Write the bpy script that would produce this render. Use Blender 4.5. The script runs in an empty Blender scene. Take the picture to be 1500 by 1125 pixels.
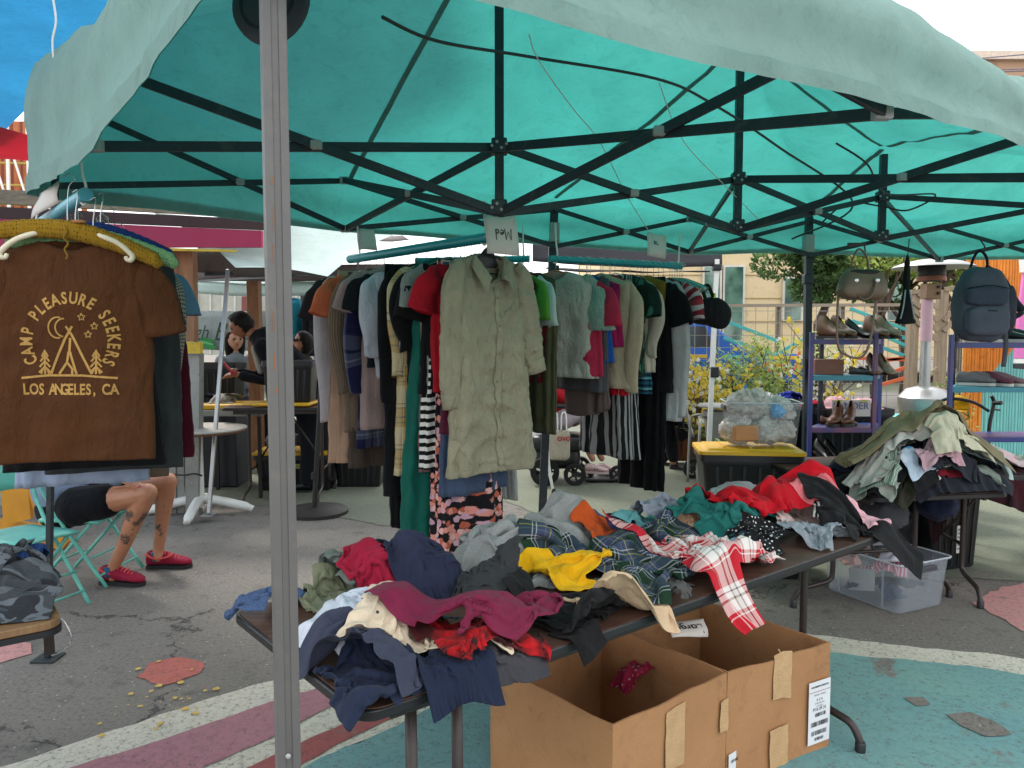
import bpy, math, random
import numpy as np
from mathutils import Vector, Matrix, noise as mnoise
random.seed(7)
SC = bpy.context.scene
COL = SC.collection
PI = math.pi
VC = Vector
R = math.radians
# ------------------------------------------------------------------ camera
CAMZ, FPX, PITCH = 1.55, 1127.0, math.atan((562.5 - 490) / 1127.0)
cam_d = bpy.data.cameras.new("camera")
cam = bpy.data.objects.new("camera", cam_d)
COL.objects.link(cam)
cam.location = (0, 0, CAMZ)
cam.rotation_euler = (PI / 2 - PITCH, 0, 0)
cam_d.sensor_width = 36.0
cam_d.lens = 36.0 * FPX / 1500.0
cam_d.clip_start = 0.05
cam_d.clip_end = 3000
SC.camera = cam
# ------------------------------------------------------------------ sky, sun, exposure
SUN_EL, SUN_AZ = R(58), R(-35)      # azimuth measured from +Y towards +X
world = bpy.data.worlds.new("World")
SC.world = world
world.use_nodes = True
wn = world.node_tree
wn.nodes.clear()
wo = wn.nodes.new('ShaderNodeOutputWorld')
wb = wn.nodes.new('ShaderNodeBackground')
sky = wn.nodes.new('ShaderNodeTexSky')
sky.sky_type = 'NISHITA'
sky.sun_disc = False
sky.sun_elevation = SUN_EL
sky.sun_rotation = SUN_AZ
sky.air_density = 1.0
sky.dust_density = 4.0
sky.ozone_density = 1.0
tc = wn.nodes.new('ShaderNodeTexCoord')
cn = wn.nodes.new('ShaderNodeTexNoise')
cn.inputs['Scale'].default_value = 2.2
cn.inputs['Detail'].default_value = 6
cr = wn.nodes.new('ShaderNodeValToRGB')
cr.color_ramp.elements[0].position = 0.30
cr.color_ramp.elements[0].color = (0.45, 0.45, 0.45, 1)
cr.color_ramp.elements[1].position = 0.62
cr.color_ramp.elements[1].color = (0.95, 0.95, 0.95, 1)
mx = wn.nodes.new('ShaderNodeMixRGB')
mx.inputs[2].default_value = (10.5, 10.6, 10.8, 1)     # thin bright cloud, in the sky texture's own units
wn.links.new(tc.outputs['Generated'], cn.inputs['Vector'])
wn.links.new(cn.outputs['Fac'], cr.inputs['Fac'])
wn.links.new(cr.outputs['Color'], mx.inputs[0])
wn.links.new(sky.outputs['Color'], mx.inputs[1])
wn.links.new(mx.outputs['Color'], wb.inputs['Color'])
wb.inputs['Strength'].default_value = 0.13
wn.links.new(wb.outputs['Background'], wo.inputs['Surface'])
sun_d = bpy.data.lights.new("sun", 'SUN')
sun_d.energy = 1.6
sun_d.angle = R(11.0)
sun_d.color = (1.0, 0.95, 0.88)
sun = bpy.data.objects.new("sun", sun_d)
COL.objects.link(sun)
sd = VC((math.sin(SUN_AZ) * math.cos(SUN_EL), math.cos(SUN_AZ) * math.cos(SUN_EL), math.sin(SUN_EL)))
sun.rotation_euler = sd.to_track_quat('Z', 'Y').to_euler()
SC.view_settings.view_transform = 'Standard'
SC.view_settings.look = 'None'
SC.view_settings.gamma = 1.0
SC.view_settings.use_curve_mapping = False
SC.view_settings.exposure = 1.0
SC.cycles.max_bounces = 10
SC.cycles.diffuse_bounces = 4
SC.cycles.transparent_max_bounces = 24
# ------------------------------------------------------------------ places: a point seen at (px, py) in the photo, at depth or height
def ray(px, py):
 u = (px - 750) / FPX
 v = -(py - 562.5) / FPX
 c, s = math.cos(PITCH), math.sin(PITCH)
 return VC((u, c + s * v, -s + c * v))
def P(px, py, d):
 r = ray(px, py)
 return VC((0, 0, CAMZ)) + r * (d / r.y)
def G(px, py, z=0.0):
 r = ray(px, py)
 return VC((0, 0, CAMZ)) + r * ((z - CAMZ) / r.z)
# ------------------------------------------------------------------ objects
WL = {}
def tag(o, label=None, cat=None, group=None, kind=None):
 if label: o['label'] = label
 if cat: o['category'] = cat
 if group: o['group'] = group
 if kind: o['kind'] = kind
 return o
def thing(name, label, cat, loc=(0, 0, 0), group=None, rz=0.0):
 o = bpy.data.objects.new(name, None)
 o.empty_display_size = 0.1
 COL.objects.link(o)
 o.location = loc
 o.rotation_euler = (0, 0, rz)
 WL[o.name] = VC(loc)
 return tag(o, label, cat, group)
def copy_tree(o, parent=None):
 c = o.copy()
 COL.objects.link(c)
 c.parent = parent
 WL[c.name] = WL.get(o.name, VC((0, 0, 0)))
 for ch in o.children:
  copy_tree(ch, c)
 return c
def link_mesh(name, me, m, parent=None, smooth=True, world=True):
 """world: vertices are world coordinates; move them to the parent's origin"""
 if parent is not None and world:
  off = WL.get(parent.name, VC((0, 0, 0)))
  if off.length > 0: me.transform(Matrix.Translation(-off))
 o = bpy.data.objects.new(name, me)
 COL.objects.link(o)
 if parent is not None:
  o.parent = parent
  WL[o.name] = WL.get(parent.name, VC((0, 0, 0)))
 ms = m if isinstance(m, (list, tuple)) else [m]
 for k in ms:
  if k is not None: me.materials.append(k)
 if smooth is True:
  me.polygons.foreach_set('use_smooth', [True] * len(me.polygons))
 elif smooth == 'auto':
  me.polygons.foreach_set('use_smooth', [True] * len(me.polygons))
  me.set_sharp_from_angle(angle=R(38))
 return o
class MB:
 def __init__(s):
  s.v = []; s.f = []; s.mi = []; s.uv = []; s.cur = 0
 def add(s, vs, fs, uvs=None):
  b = len(s.v)
  s.v += [tuple(p) for p in vs]
  s.f += [tuple(b + i for i in f) for f in fs]
  s.mi += [s.cur] * len(fs)
  s.uv += list(uvs) if uvs is not None else [(0.0, 0.0)] * len(vs)
  return s
 def box(s, c, size, rot=None, rz=0.0):
  x, y, z = (k / 2 for k in size)
  m = rot if rot is not None else Matrix.Rotation(rz, 3, 'Z')
  c = VC(c)
  vs = [c + m @ VC(p) for p in ((-x,-y,-z),(x,-y,-z),(x,y,-z),(-x,y,-z),(-x,-y,z),(x,-y,z),(x,y,z),(-x,y,z))]
  return s.add(vs, [(0,3,2,1),(4,5,6,7),(0,1,5,4),(1,2,6,5),(2,3,7,6),(3,0,4,7)])
 def beam(s, a, b, w, h=None, up=(0, 0, 1)):
  a = VC(a); b = VC(b); h = w if h is None else h
  d = b - a
  if d.length < 1e-6: return s
  z = d.normalized(); u = VC(up)
  if abs(z.dot(u)) > 0.98: u = VC((0, 1, 0))
  x = z.cross(u).normalized(); y = x.cross(z)
  m = Matrix((x, y, z)).transposed()
  return s.box((a + b) / 2, (w, h, d.length), rot=m)
 def tube(s, pts, r, n=8, cap=True, closed=False):
  pts = [VC(p) for p in pts]
  rs = r if isinstance(r, (list, tuple)) else [r] * len(pts)
  k = len(pts); vs = []; fs = []
  t0 = (pts[1] - pts[0]).normalized()
  ref = VC((0, 0, 1)) if abs(t0.z) < 0.9 else VC((1, 0, 0))
  x = t0.cross(ref).normalized()
  for i, p in enumerate(pts):
   if closed: t = (pts[(i + 1) % k] - pts[i - 1]).normalized()
   elif i == 0: t = t0
   elif i == k - 1: t = (pts[-1] - pts[-2]).normalized()
   else: t = ((pts[i + 1] - p).normalized() + (p - pts[i - 1]).normalized())
   if t.length < 1e-6: t = t0
   t = t.normalized()
   x = (x - t * x.dot(t))
   x = x.normalized() if x.length > 1e-6 else t.orthogonal().normalized()
   y = t.cross(x)
   for j in range(n):
    a = 2 * PI * j / n
    vs.append(p + (x * math.cos(a) + y * math.sin(a)) * rs[i])
  last = k if closed else k - 1
  for i in range(last):
   i2 = (i + 1) % k
   for j in range(n):
    j2 = (j + 1) % n
    fs.append((i*n+j, i*n+j2, i2*n+j2, i2*n+j))
  if cap and not closed:
   fs.append(tuple(range(n))[::-1]); fs.append(tuple((k-1)*n+j for j in range(n)))
  return s.add(vs, fs)
 def lathe(s, c, prof, n=24, axis=(0, 0, 1), sx=1.0, sy=1.0, cap=True):
  c = VC(c); ax = VC(axis).normalized()
  x = ax.orthogonal().normalized() if abs(ax.z) < 0.999 else VC((1, 0, 0))
  y = ax.cross(x)
  vs = []; fs = []
  for (r, h) in prof:
   for j in range(n):
    a = 2 * PI * j / n
    vs.append(c + x * (r * sx * math.cos(a)) + y * (r * sy * math.sin(a)) + ax * h)
  for i in range(len(prof) - 1):
   for j in range(n):
    j2 = (j + 1) % n
    fs.append((i*n+j, i*n+j2, (i+1)*n+j2, (i+1)*n+j))
  if cap:
   fs.append(tuple(range(n))[::-1]); fs.append(tuple((len(prof)-1)*n+j for j in range(n)))
  return s.add(vs, fs)
 def prism(s, poly, z0, z1):
  n = len(poly)
  vs = [(p[0], p[1], z0) for p in poly] + [(p[0], p[1], z1) for p in poly]
  fs = [tuple(range(n))[::-1], tuple(range(n, 2*n))] + [(i, (i+1) % n, n + (i+1) % n, n + i) for i in range(n)]
  return s.add(vs, fs)
 def grid(s, pts, n, m, uvs=None, flip=False):
  """n rows of m points"""
  fs = []
  for i in range(n - 1):
   for j in range(m - 1):
    q = (i*m+j, i*m+j+1, (i+1)*m+j+1, (i+1)*m+j)
    fs.append(q[::-1] if flip else q)
  return s.add(pts, fs, uvs)
 def sphere(s, c, r, n=10, m=8, sc=(1, 1, 1)):
  c = VC(c); vs = []; fs = []
  for i in range(m + 1):
   th = PI * i / m
   for j in range(n):
    a = 2 * PI * j / n
    vs.append(c + VC((r*sc[0]*math.sin(th)*math.cos(a), r*sc[1]*math.sin(th)*math.sin(a), r*sc[2]*math.cos(th))))
  for i in range(m):
   for j in range(n):
    j2 = (j + 1) % n
    fs.append((i*n+j, (i+1)*n+j, (i+1)*n+j2, i*n+j2))
  return s.add(vs, fs)
 def mesh(s, name):
  me = bpy.data.meshes.new(name)
  me.from_pydata(s.v, [], s.f)
  if any(s.mi): me.polygons.foreach_set('material_index', s.mi)
  uvl = me.uv_layers.new(name='UVMap')
  li = np.zeros(len(me.loops), dtype=np.int32)
  me.loops.foreach_get('vertex_index', li)
  uv = np.array(s.uv, dtype=np.float32)[li]
  uvl.data.foreach_set('uv', uv.ravel())
  me.update()
  return me
 def build(s, name, m, parent=None, smooth='auto', bevel=0.0, world=True, seg=2):
  me = s.mesh(name)
  o = link_mesh(name, me, m, parent, smooth, world)
  if bevel > 0:
   b = o.modifiers.new('bevel', 'BEVEL'); b.width = bevel; b.segments = seg; b.limit_method = 'ANGLE'; b.angle_limit = R(50)
  return o
# ------------------------------------------------------------------ materials
def hexc(h):
 h = h.lstrip('#')
 c = [int(h[i:i+2], 16) / 255 for i in (0, 2, 4)]
 return tuple((k / 12.92 if k <= 0.04045 else ((k + 0.055) / 1.055) ** 2.4) for k in c)
def lin(c):
 return hexc(c) if isinstance(c, str) else tuple(c)
MATS = {}
class NT:
 def __init__(s, name):
  s.m = bpy.data.materials.new(name); s.m.use_nodes = True
  s.t = s.m.node_tree; s.t.nodes.clear()
  s.out = s.n('ShaderNodeOutputMaterial')
 def n(s, typ, **kw):
  nd = s.t.nodes.new(typ)
  for k, v in kw.items():
   if k.startswith('i_'):
    key = k[2:].replace('_', ' ')
    nd.inputs[key].default_value = v
   else: setattr(nd, k, v)
  return nd
 def l(s, a, b): s.t.links.new(a, b)
 def noise(s, vec, scale, detail=4, rough=0.55, dist=0.0):
  nd = s.n('ShaderNodeTexNoise'); nd.inputs['Scale'].default_value = scale; nd.inputs['Detail'].default_value = detail
  nd.inputs['Roughness'].default_value = rough; nd.inputs['Distortion'].default_value = dist
  if vec is not None: s.l(vec, nd.inputs['Vector'])
  return nd
 def ramp(s, fac, stops, interp='LINEAR'):
  nd = s.n('ShaderNodeValToRGB'); cr_ = nd.color_ramp; cr_.interpolation = interp
  while len(cr_.elements) < len(stops): cr_.elements.new(0.5)
  for e, (p, c) in zip(cr_.elements, stops):
   e.position = p; e.color = (c, c, c, 1) if not isinstance(c, (tuple, list)) else (*c[:3], 1)
  s.l(fac, nd.inputs['Fac']); return nd
 def mix(s, fac, a, b, typ='MIX'):
  nd = s.n('ShaderNodeMixRGB', blend_type=typ)
  for i, v in ((0, fac), (1, a), (2, b)):
   if hasattr(v, 'is_output') or isinstance(v, bpy.types.NodeSocket): s.l(v, nd.inputs[i])
   elif i == 0: nd.inputs[0].default_value = v
   else: nd.inputs[i].default_value = (*v[:3], 1)
  return nd.outputs[0]
 def math(s, op, a, b=None, clamp=False):
  nd = s.n('ShaderNodeMath', operation=op); nd.use_clamp = clamp
  for i, v in ((0, a), (1, b)):
   if v is None: continue
   if isinstance(v, bpy.types.NodeSocket): s.l(v, nd.inputs[i])
   else: nd.inputs[i].default_value = v
  return nd.outputs[0]
 def bsdf(s, col, rough=0.6, metal=0.0, bump=None, bdist=0.002, bstr=0.6, **kw):
  b = s.n('ShaderNodeBsdfPrincipled')
  if isinstance(col, bpy.types.NodeSocket): s.l(col, b.inputs['Base Color'])
  else: b.inputs['Base Color'].default_value = (*col[:3], 1)
  if isinstance(rough, bpy.types.NodeSocket): s.l(rough, b.inputs['Roughness'])
  else: b.inputs['Roughness'].default_value = rough
  b.inputs['Metallic'].default_value = metal
  for k, v in kw.items(): b.inputs[k.replace('_', ' ')].default_value = v
  if bump is not None:
   bm_ = s.n('ShaderNodeBump'); bm_.inputs['Strength'].default_value = bstr; bm_.inputs['Distance'].default_value = bdist
   s.l(bump, bm_.inputs['Height']); s.l(bm_.outputs['Normal'], b.inputs['Normal'])
  s.b = b
  return b
 def done(s, sh=None):
  s.l((sh or s.b.outputs[0]), s.out.inputs['Surface']); return s.m
def tcoord(t, kind='Object'):
 return t.n('ShaderNodeTexCoord').outputs[kind]
def plain(name, col, rough=0.5, metal=0.0, var=0.12, scale=6.0, bump=0.25, bdist=0.001, dirt=None, **kw):
 """painted / plastic / metal surface with mottled wear"""
 if name in MATS: return MATS[name]
 t = NT(name); c = lin(col); v = tcoord(t)
 n1 = t.noise(v, scale, 5); n2 = t.noise(v, scale * 9, 3)
 dark = tuple(k * (1 - var) for k in c); lite = tuple(min(1, k * (1 + var)) for k in c)
 cc = t.ramp(n1.outputs['Fac'], [(0.3, dark), (0.7, lite)]).outputs[0]
 if dirt is not None:
  f = t.ramp(t.noise(v, scale * 2.3, 7, 0.7).outputs['Fac'], [(0.54, 0.0), (0.68, 0.8)]).outputs[0]
  cc = t.mix(f, cc, lin(dirt))
 rg = t.ramp(n2.outputs['Fac'], [(0.2, max(0.02, rough - 0.08)), (0.8, min(1, rough + 0.1))]).outputs[0]
 t.bsdf(cc, rg, metal, bump=n2.outputs['Fac'] if bump else None, bdist=bdist, bstr=bump, **kw)
 MATS[name] = t.done(); return MATS[name]
def bands(t, coord, stops):
 """hard-edged stripes over one period (0..1)"""
 fr = t.math('FRACT', coord)
 return t.ramp(fr, stops, 'CONSTANT').outputs[0]
def fabric(name, col, kind='plain', cols=(), rough=0.9, wr=1.0, scale=1.0, thin=0.0, fine=1.0, fuzz=0.0):
 if name in MATS: return MATS[name]
 t = NT(name); c = lin(col); ob = tcoord(t); uv = tcoord(t, 'UV')
 sep = t.n('ShaderNodeSeparateXYZ'); t.l(uv, sep.inputs[0]); U, V = sep.outputs[0], sep.outputs[1]
 cs = [lin(k) for k in cols]
 n1 = t.noise(ob, 9, 4)
 if kind == 'plain':
  base = t.mix(1.0, t.ramp(n1.outputs['Fac'], [(0.3, 0.86), (0.7, 1.08)]).outputs[0], c, 'MULTIPLY')
 elif kind == 'heather':
  n = t.noise(ob, 260, 3, 0.7)
  base = t.mix(t.ramp(n.outputs['Fac'], [(0.4, 0.0), (0.62, 1.0)]).outputs[0], c, cs[0])
 elif kind == 'stripeV' or kind == 'stripeU':
  k = t.math('MULTIPLY', V if kind == 'stripeV' else U, scale)
  base = bands(t, k, [(0.0, c), (0.5, cs[0])] if len(cs) < 2 else [(0.0, c), (0.3, cs[0]), (0.5, c), (0.62, cs[1]), (0.8, cs[0])])
 elif kind == 'plaid':
  # broad and thin bars in both directions, mixed like a twill
  st = [(0.0, c), (0.34, cs[0]), (0.37, c), (0.44, cs[0]), (0.47, cs[1]), (0.66, cs[2]), (0.70, cs[1]), (0.80, cs[3]), (0.825, cs[1]), (0.92, c)]
  a = bands(t, t.math('MULTIPLY', U, scale), st); b = bands(t, t.math('MULTIPLY', V, scale), st)
  base = t.mix(0.5, a, b)
 elif kind == 'check':
  a = bands(t, t.math('MULTIPLY', U, scale), [(0, 1.0), (0.5, 0.45)]); b = bands(t, t.math('MULTIPLY', V, scale), [(0, 1.0), (0.5, 0.45)])
  base = t.mix(t.mix(1.0, a, b, 'MULTIPLY'), cs[0], c)
 elif kind == 'dots':
  vo = t.n('ShaderNodeTexVoronoi'); vo.inputs['Scale'].default_value = scale; vo.inputs['Randomness'].default_value = 0.25
  t.l(uv, vo.inputs['Vector'])
  base = t.mix(t.ramp(vo.outputs['Distance'], [(0.0, 1.0), (0.2, 0.0)], 'CONSTANT').outputs[0], c, cs[0])
 elif kind == 'floral':
  vo = t.n('ShaderNodeTexVoronoi'); vo.inputs['Scale'].default_value = scale
  dis = t.noise(uv, scale * 2.5, 2)
  vv = t.n('ShaderNodeVectorMath', operation='MULTIPLY_ADD'); t.l(dis.outputs['Color'], vv.inputs[0]); vv.inputs[1].default_value = (0.02, 0.02, 0); t.l(uv, vv.inputs[2])
  t.l(vv.outputs[0], vo.inputs['Vector'])
  hue = t.n('ShaderNodeSeparateXYZ'); t.l(vo.outputs['Color'], hue.inputs[0])
  pet = t.ramp(hue.outputs[0], [(0, cs[0]), (0.3, cs[1]), (0.55, cs[2]), (0.8, cs[3 % len(cs)])], 'CONSTANT').outputs[0]
  f = t.ramp(vo.outputs['Distance'], [(0.0, 0.35), (0.13, 1.0), (0.50, 1.0), (0.58, 0.0)], 'LINEAR').outputs[0]
  base = t.mix(f, c, pet)
 elif kind == 'camo':
  n = t.noise(uv, scale, 2, 0.4, 0.6)
  base = t.ramp(n.outputs['Fac'], [(0, c), (0.44, cs[0]), (0.52, cs[1]), (0.6, c)], 'CONSTANT').outputs[0]
 elif kind == 'tiedye':
  n = t.noise(uv, scale, 4, 0.5, 1.5)
  base = t.ramp(n.outputs['Fac'], [(0.38, c), (0.55, cs[0])]).outputs[0]
 elif kind == 'melange':
  n = t.n('ShaderNodeTexWave', wave_type='BANDS', bands_direction='Y'); n.inputs['Scale'].default_value = scale; n.inputs['Distortion'].default_value = 6; n.inputs['Detail'].default_value = 3
  t.l(uv, n.inputs['Vector'])
  base = t.mix(n.outputs['Fac'], c, cs[0])
 # faint fading, thread grain
 fl = t.noise(ob, 3.3, 5, 0.6)
 base = t.mix(t.ramp(fl.outputs['Fac'], [(0.42, 0.0), (0.75, 0.16)]).outputs[0], base, tuple(min(0.85, k * 1.25 + 0.03) for k in c))
 # relief: soft creases + weave
 st_ = t.n('ShaderNodeMapping'); st_.inputs['Scale'].default_value = (1.0, 1.0, 0.45); t.l(ob, st_.inputs['Vector'])
 w1 = t.noise(st_.outputs[0], 11, 5, 0.5, 0.7); r1 = t.ramp(w1.outputs['Fac'], [(0.30, 0.0), (0.5, 1.0), (0.70, 0.0)]).outputs[0]
 w2 = t.noise(ob, 900 if fuzz == 0 else 160, 2)
 w3 = t.noise(st_.outputs[0], 34, 3, 0.5, 1.2); r3 = t.ramp(w3.outputs['Fac'], [(0.34, 0.0), (0.5, 1.0), (0.66, 0.0)]).outputs[0]
 h = t.math('ADD', t.math('ADD', t.math('MULTIPLY', r1, 1.0 * wr), t.math('MULTIPLY', r3, 0.30 * wr)), t.math('MULTIPLY', w2.outputs['Fac'], 0.10 * fine + 0.9 * fuzz))
 t.bsdf(base, rough, 0.0, bump=h, bdist=0.006, bstr=0.6)
 t.b.inputs['Sheen Weight'].default_value = 0.04
 t.b.inputs['Sheen Roughness'].default_value = 0.5
 t.b.inputs['Specular IOR Level'].default_value = 0.14
 if thin > 0:
  tr = t.n('ShaderNodeBsdfTranslucent'); t.l(base, tr.inputs['Color'])
  ms = t.n('ShaderNodeMixShader'); ms.inputs[0].default_value = thin
  t.l(t.b.outputs[0], ms.inputs[1]); t.l(tr.outputs[0], ms.inputs[2])
  MATS[name] = t.done(ms.outputs[0])
 else: MATS[name] = t.done()
 return MATS[name]
_fc = [0]
def fab(col, kind='plain', cols=(), **kw):
 key = 'cloth_%s_%s_%s_%s' % (kind, col, '_'.join(cols), '_'.join('%s%s' % i for i in sorted(kw.items())))
 return fabric(key, col, kind, cols, **kw)
def wavy(seed, n=6, f0=8, f1=30):
 """a cheap smooth 2-D noise: sum of warped random waves, about -1..1"""
 rg = np.random.RandomState(seed)
 k = rg.uniform(f0, f1, n); a = rg.uniform(0, 2 * PI, n); p = rg.uniform(0, 2 * PI, n)
 w = rg.uniform(0.5, 2.5, n); q = rg.uniform(0, 2*PI, n)
 amp = (f0 / k) ** 0.7
 def f(x, y):
  o = 0
  for i in range(n):
   u = (x * np.cos(a[i]) + y * np.sin(a[i])) * k[i]; v = (-x * np.sin(a[i]) + y * np.cos(a[i])) * k[i] * 0.4
   o = o + amp[i] * np.sin(u + w[i] * np.sin(v + q[i]) + p[i])
  return o / amp.sum() * 1.6
 return f
def wrinkle_mesh(o, seed, amp, sc=1.0, zs=.55):
 me = o.data; me.update()
 n = len(me.vertices); co = np.zeros(n * 3); me.vertices.foreach_get('co', co); co = co.reshape(-1, 3)
 nr = np.zeros(n * 3); me.vertices.foreach_get('normal', nr); nr = nr.reshape(-1, 3)
 d = np.zeros(n)
 for i, c in enumerate(co):
  p = VC((c[0] * 9 * sc, c[1] * 9 * sc, c[2] * 9 * sc * zs + seed)); w = mnoise.noise(p * .7) * 1.2; p.x += w; p.z += w
  a = 1 - abs(mnoise.noise(p)) * 3.2; b_ = 1 - abs(mnoise.noise(p * 2.3 + VC((3, 1, 7)))) * 3.0
  d[i] = max(a, -.4) + .5 * max(b_, -.4)
 co += nr * (d * amp)[:, None]
 me.vertices.foreach_set('co', co.ravel()); me.update()
# ------------------------------------------------------------------ ground
def asphalt_nodes(t, v):
 """returns (colour, height) of worn asphalt with pale stone chips"""
 n1 = t.noise(v, 1.1, 6, 0.6); n2 = t.noise(v, 55, 5, 0.75); n3 = t.noise(v, 7, 5, 0.65)
 base = t.ramp(n1.outputs['Fac'], [(0.32, (0.10, 0.089, 0.078)), (0.68, (0.165, 0.148, 0.13))]).outputs[0]
 base = t.mix(t.ramp(n2.outputs['Fac'], [(0.40, 0.0), (0.52, 0.75)]).outputs[0], base, (0.20, 0.182, 0.16))
 base = t.mix(t.ramp(n2.outputs['Fac'], [(0.30, 0.8), (0.40, 0.0)]).outputs[0], base, (0.03, 0.028, 0.026))
 base = t.mix(t.ramp(n3.outputs['Fac'], [(0.55, 0.0), (0.72, 0.55)]).outputs[0], base, (0.045, 0.042, 0.04))
 vo = t.n('ShaderNodeTexVoronoi'); vo.inputs['Scale'].default_value = 46; t.l(v, vo.inputs['Vector'])
 hs = t.n('ShaderNodeSeparateXYZ'); t.l(vo.outputs['Color'], hs.inputs[0])
 chip = t.math('MULTIPLY', t.ramp(vo.outputs['Distance'], [(0.12, 1.0), (0.24, 0.0)]).outputs[0], t.ramp(hs.outputs[0], [(0.90, 0.0), (0.92, 1.0)]).outputs[0])
 base = t.mix(chip, base, (0.42, 0.40, 0.36))
 vc = t.n('ShaderNodeTexVoronoi', feature='DISTANCE_TO_EDGE'); vc.inputs['Scale'].default_value = 0.55
 wob = t.noise(v, 3, 6, 0.7)
 vm = t.n('ShaderNodeVectorMath', operation='MULTIPLY_ADD'); t.l(wob.outputs['Color'], vm.inputs[0]); vm.inputs[1].default_value = (0.5, 0.5, 0.5); t.l(v, vm.inputs[2]); t.l(vm.outputs[0], vc.inputs['Vector'])
 crack = t.math('MULTIPLY', t.ramp(vc.outputs['Distance'], [(0.003, 1.0), (0.008, 0.0)]).outputs[0], t.ramp(n3.outputs['Fac'], [(0.42, 0.0), (0.5, 0.8)]).outputs[0])
 base = t.mix(crack, base, (0.02, 0.02, 0.02))
 h = t.math('SUBTRACT', n2.outputs['Fac'], t.math('MULTIPLY', crack, 0.6))
 return base, h, n1, n2, n3
def asphalt_mat():
 t = NT('worn_asphalt'); v = tcoord(t)
 c, h, *_ = asphalt_nodes(t, v)
 t.bsdf(c, 0.9, bump=h, bdist=0.006, bstr=0.8)
 t.b.inputs['Specular IOR Level'].default_value = 0.3
 return t.done()
def road_paint(name, col, wear=0.5, col2=None, speck=0.5):
 t = NT(name); v = tcoord(t)
 base, h, n1, n2, n3 = asphalt_nodes(t, v)
 big = t.noise(v, 2.4, 8, 0.75, 0.3)
 pc = lin(col); pc2 = lin(col2) if col2 else tuple(k * 0.78 for k in pc)
 mott = t.noise(v, 0.9, 6, 0.65, 0.4)
 paint = t.mix(t.ramp(mott.outputs['Fac'], [(0.36, 0.0), (0.66, 1.0)]).outputs[0], pc, pc2)
 grit = t.noise(v, 30, 6, 0.8)
 paint = t.mix(t.ramp(grit.outputs['Fac'], [(0.34, 0.55), (0.5, 0.0)]).outputs[0], paint, tuple(k * 0.5 for k in pc2))
 f1 = t.ramp(n2.outputs['Fac'], [(0.36 + 0.10 * speck - 0.05, 0.0), (0.42 + 0.10 * speck, 1.0)]).outputs[0]
 f2 = t.ramp(big.outputs['Fac'], [(0.30 + 0.22 * wear, 0.0), (0.36 + 0.22 * wear, 1.0)]).outputs[0]
 f = t.math('MULTIPLY', f2, t.math('ADD', t.math('MULTIPLY', f1, 0.8), 0.2), True)
 c = t.mix(f, base, paint)
 t.bsdf(c, 0.8, bump=h, bdist=0.006, bstr=0.65)
 t.b.inputs['Specular IOR Level'].default_value = 0.3
 return t.done()
M_ASPH = asphalt_mat()
g = MB(); xs = [-400, -60, -12, -3, 3, 12, 60, 400]; ys = [-60, -10, 0, 5, 10, 20, 60, 600]
g.grid([(x, y, 0) for y in ys for x in xs], len(ys), len(xs))
tag(g.build('ground', M_ASPH), kind='structure')
def sheet(name, pts, level, m, jit=0.012, step=0.05, kind='structure'):
 """flat painted area; ragged outline, 4 mm above the sheet below"""
 rg = random.Random(len(name) + level)
 out = []
 n = len(pts)
 for i in range(n):
  a = VC(pts[i][:2]); b = VC(pts[(i + 1) % n][:2]); L = (b - a).length
  k = max(1, min(120, int(L / step)))
  for j in range(k):
   p = a.lerp(b, j / k)
   out.append((p.x + rg.uniform(-jit, jit), p.y + rg.uniform(-jit, jit), 0.004 * level))
 me = bpy.data.meshes.new(name)
 from mathutils.geometry import tessellate_polygon
 tri = tessellate_polygon([[VC(p) for p in out]])
 me.from_pydata(out, [], [tuple(f) for f in tri])
 for p in me.polygons:
  if p.normal.z < 0: p.flip()
 me.update()
 return tag(link_mesh(name, me, m, None, smooth=False), kind=kind)
def gp(*pp): return [tuple(G(x, y))[:2] for x, y in pp]
def smooth_pts(pts, k=6):
 out = []
 n = len(pts)
 for i in range(n - 1):
  p0 = VC(pts[max(0, i-1)]); p1 = VC(pts[i]); p2 = VC(pts[i+1]); p3 = VC(pts[min(n-1, i+2)])
  for j in range(k):
   t = j / k
   q = 0.5 * ((2*p1) + (-p0+p2)*t + (2*p0-5*p1+4*p2-p3)*t*t + (-p0+3*p1-3*p2+p3)*t**3)
   out.append(tuple(q))
 out.append(tuple(pts[-1]))
 return out
M_PGREEN = road_paint('green_grey_paint', '757a68', 0.22, '666b5b', 0.35)
M_PTEAL = road_paint('teal_paint', '5f8a90', 0.30, '6f9690', 0.35)
M_PWHITE = road_paint('off_white_paint', 'cfc9bb', 0.15, 'b9b3a3', 0.45)
M_PPINK = road_paint('dusty_pink_paint', 'a8747c', 0.15, '9a6a74', 0.35)
M_PRED = road_paint('brick_red_paint', '9c5250', 0.15, '8a4a48', 0.35)
M_PCORAL = road_paint('coral_paint', 'b8655a', 0.3, 'a85c52', 0.5)
M_PROSE = road_paint('rose_paint', 'c08a86', 0.2, 'b57f7c', 0.3)
M_PYEL = road_paint('yellow_paint', 'cfae5a', 0.05, 'c9a550', 0.2)
# far green-grey court
fe = smooth_pts(gp((-200, 700), (120, 720), (300, 735), (420, 745), (520, 762), (578, 770), (640, 742), (740, 735), (850, 790), (960, 830), (1120, 846), (1260, 850), (1390, 847), (1520, 853), (1800, 858)), 5)
sheet('painted_court', fe + [(30, 12), (30, 26), (-30, 26), (-30, 9)], 1, M_PGREEN, 0.01)
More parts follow.
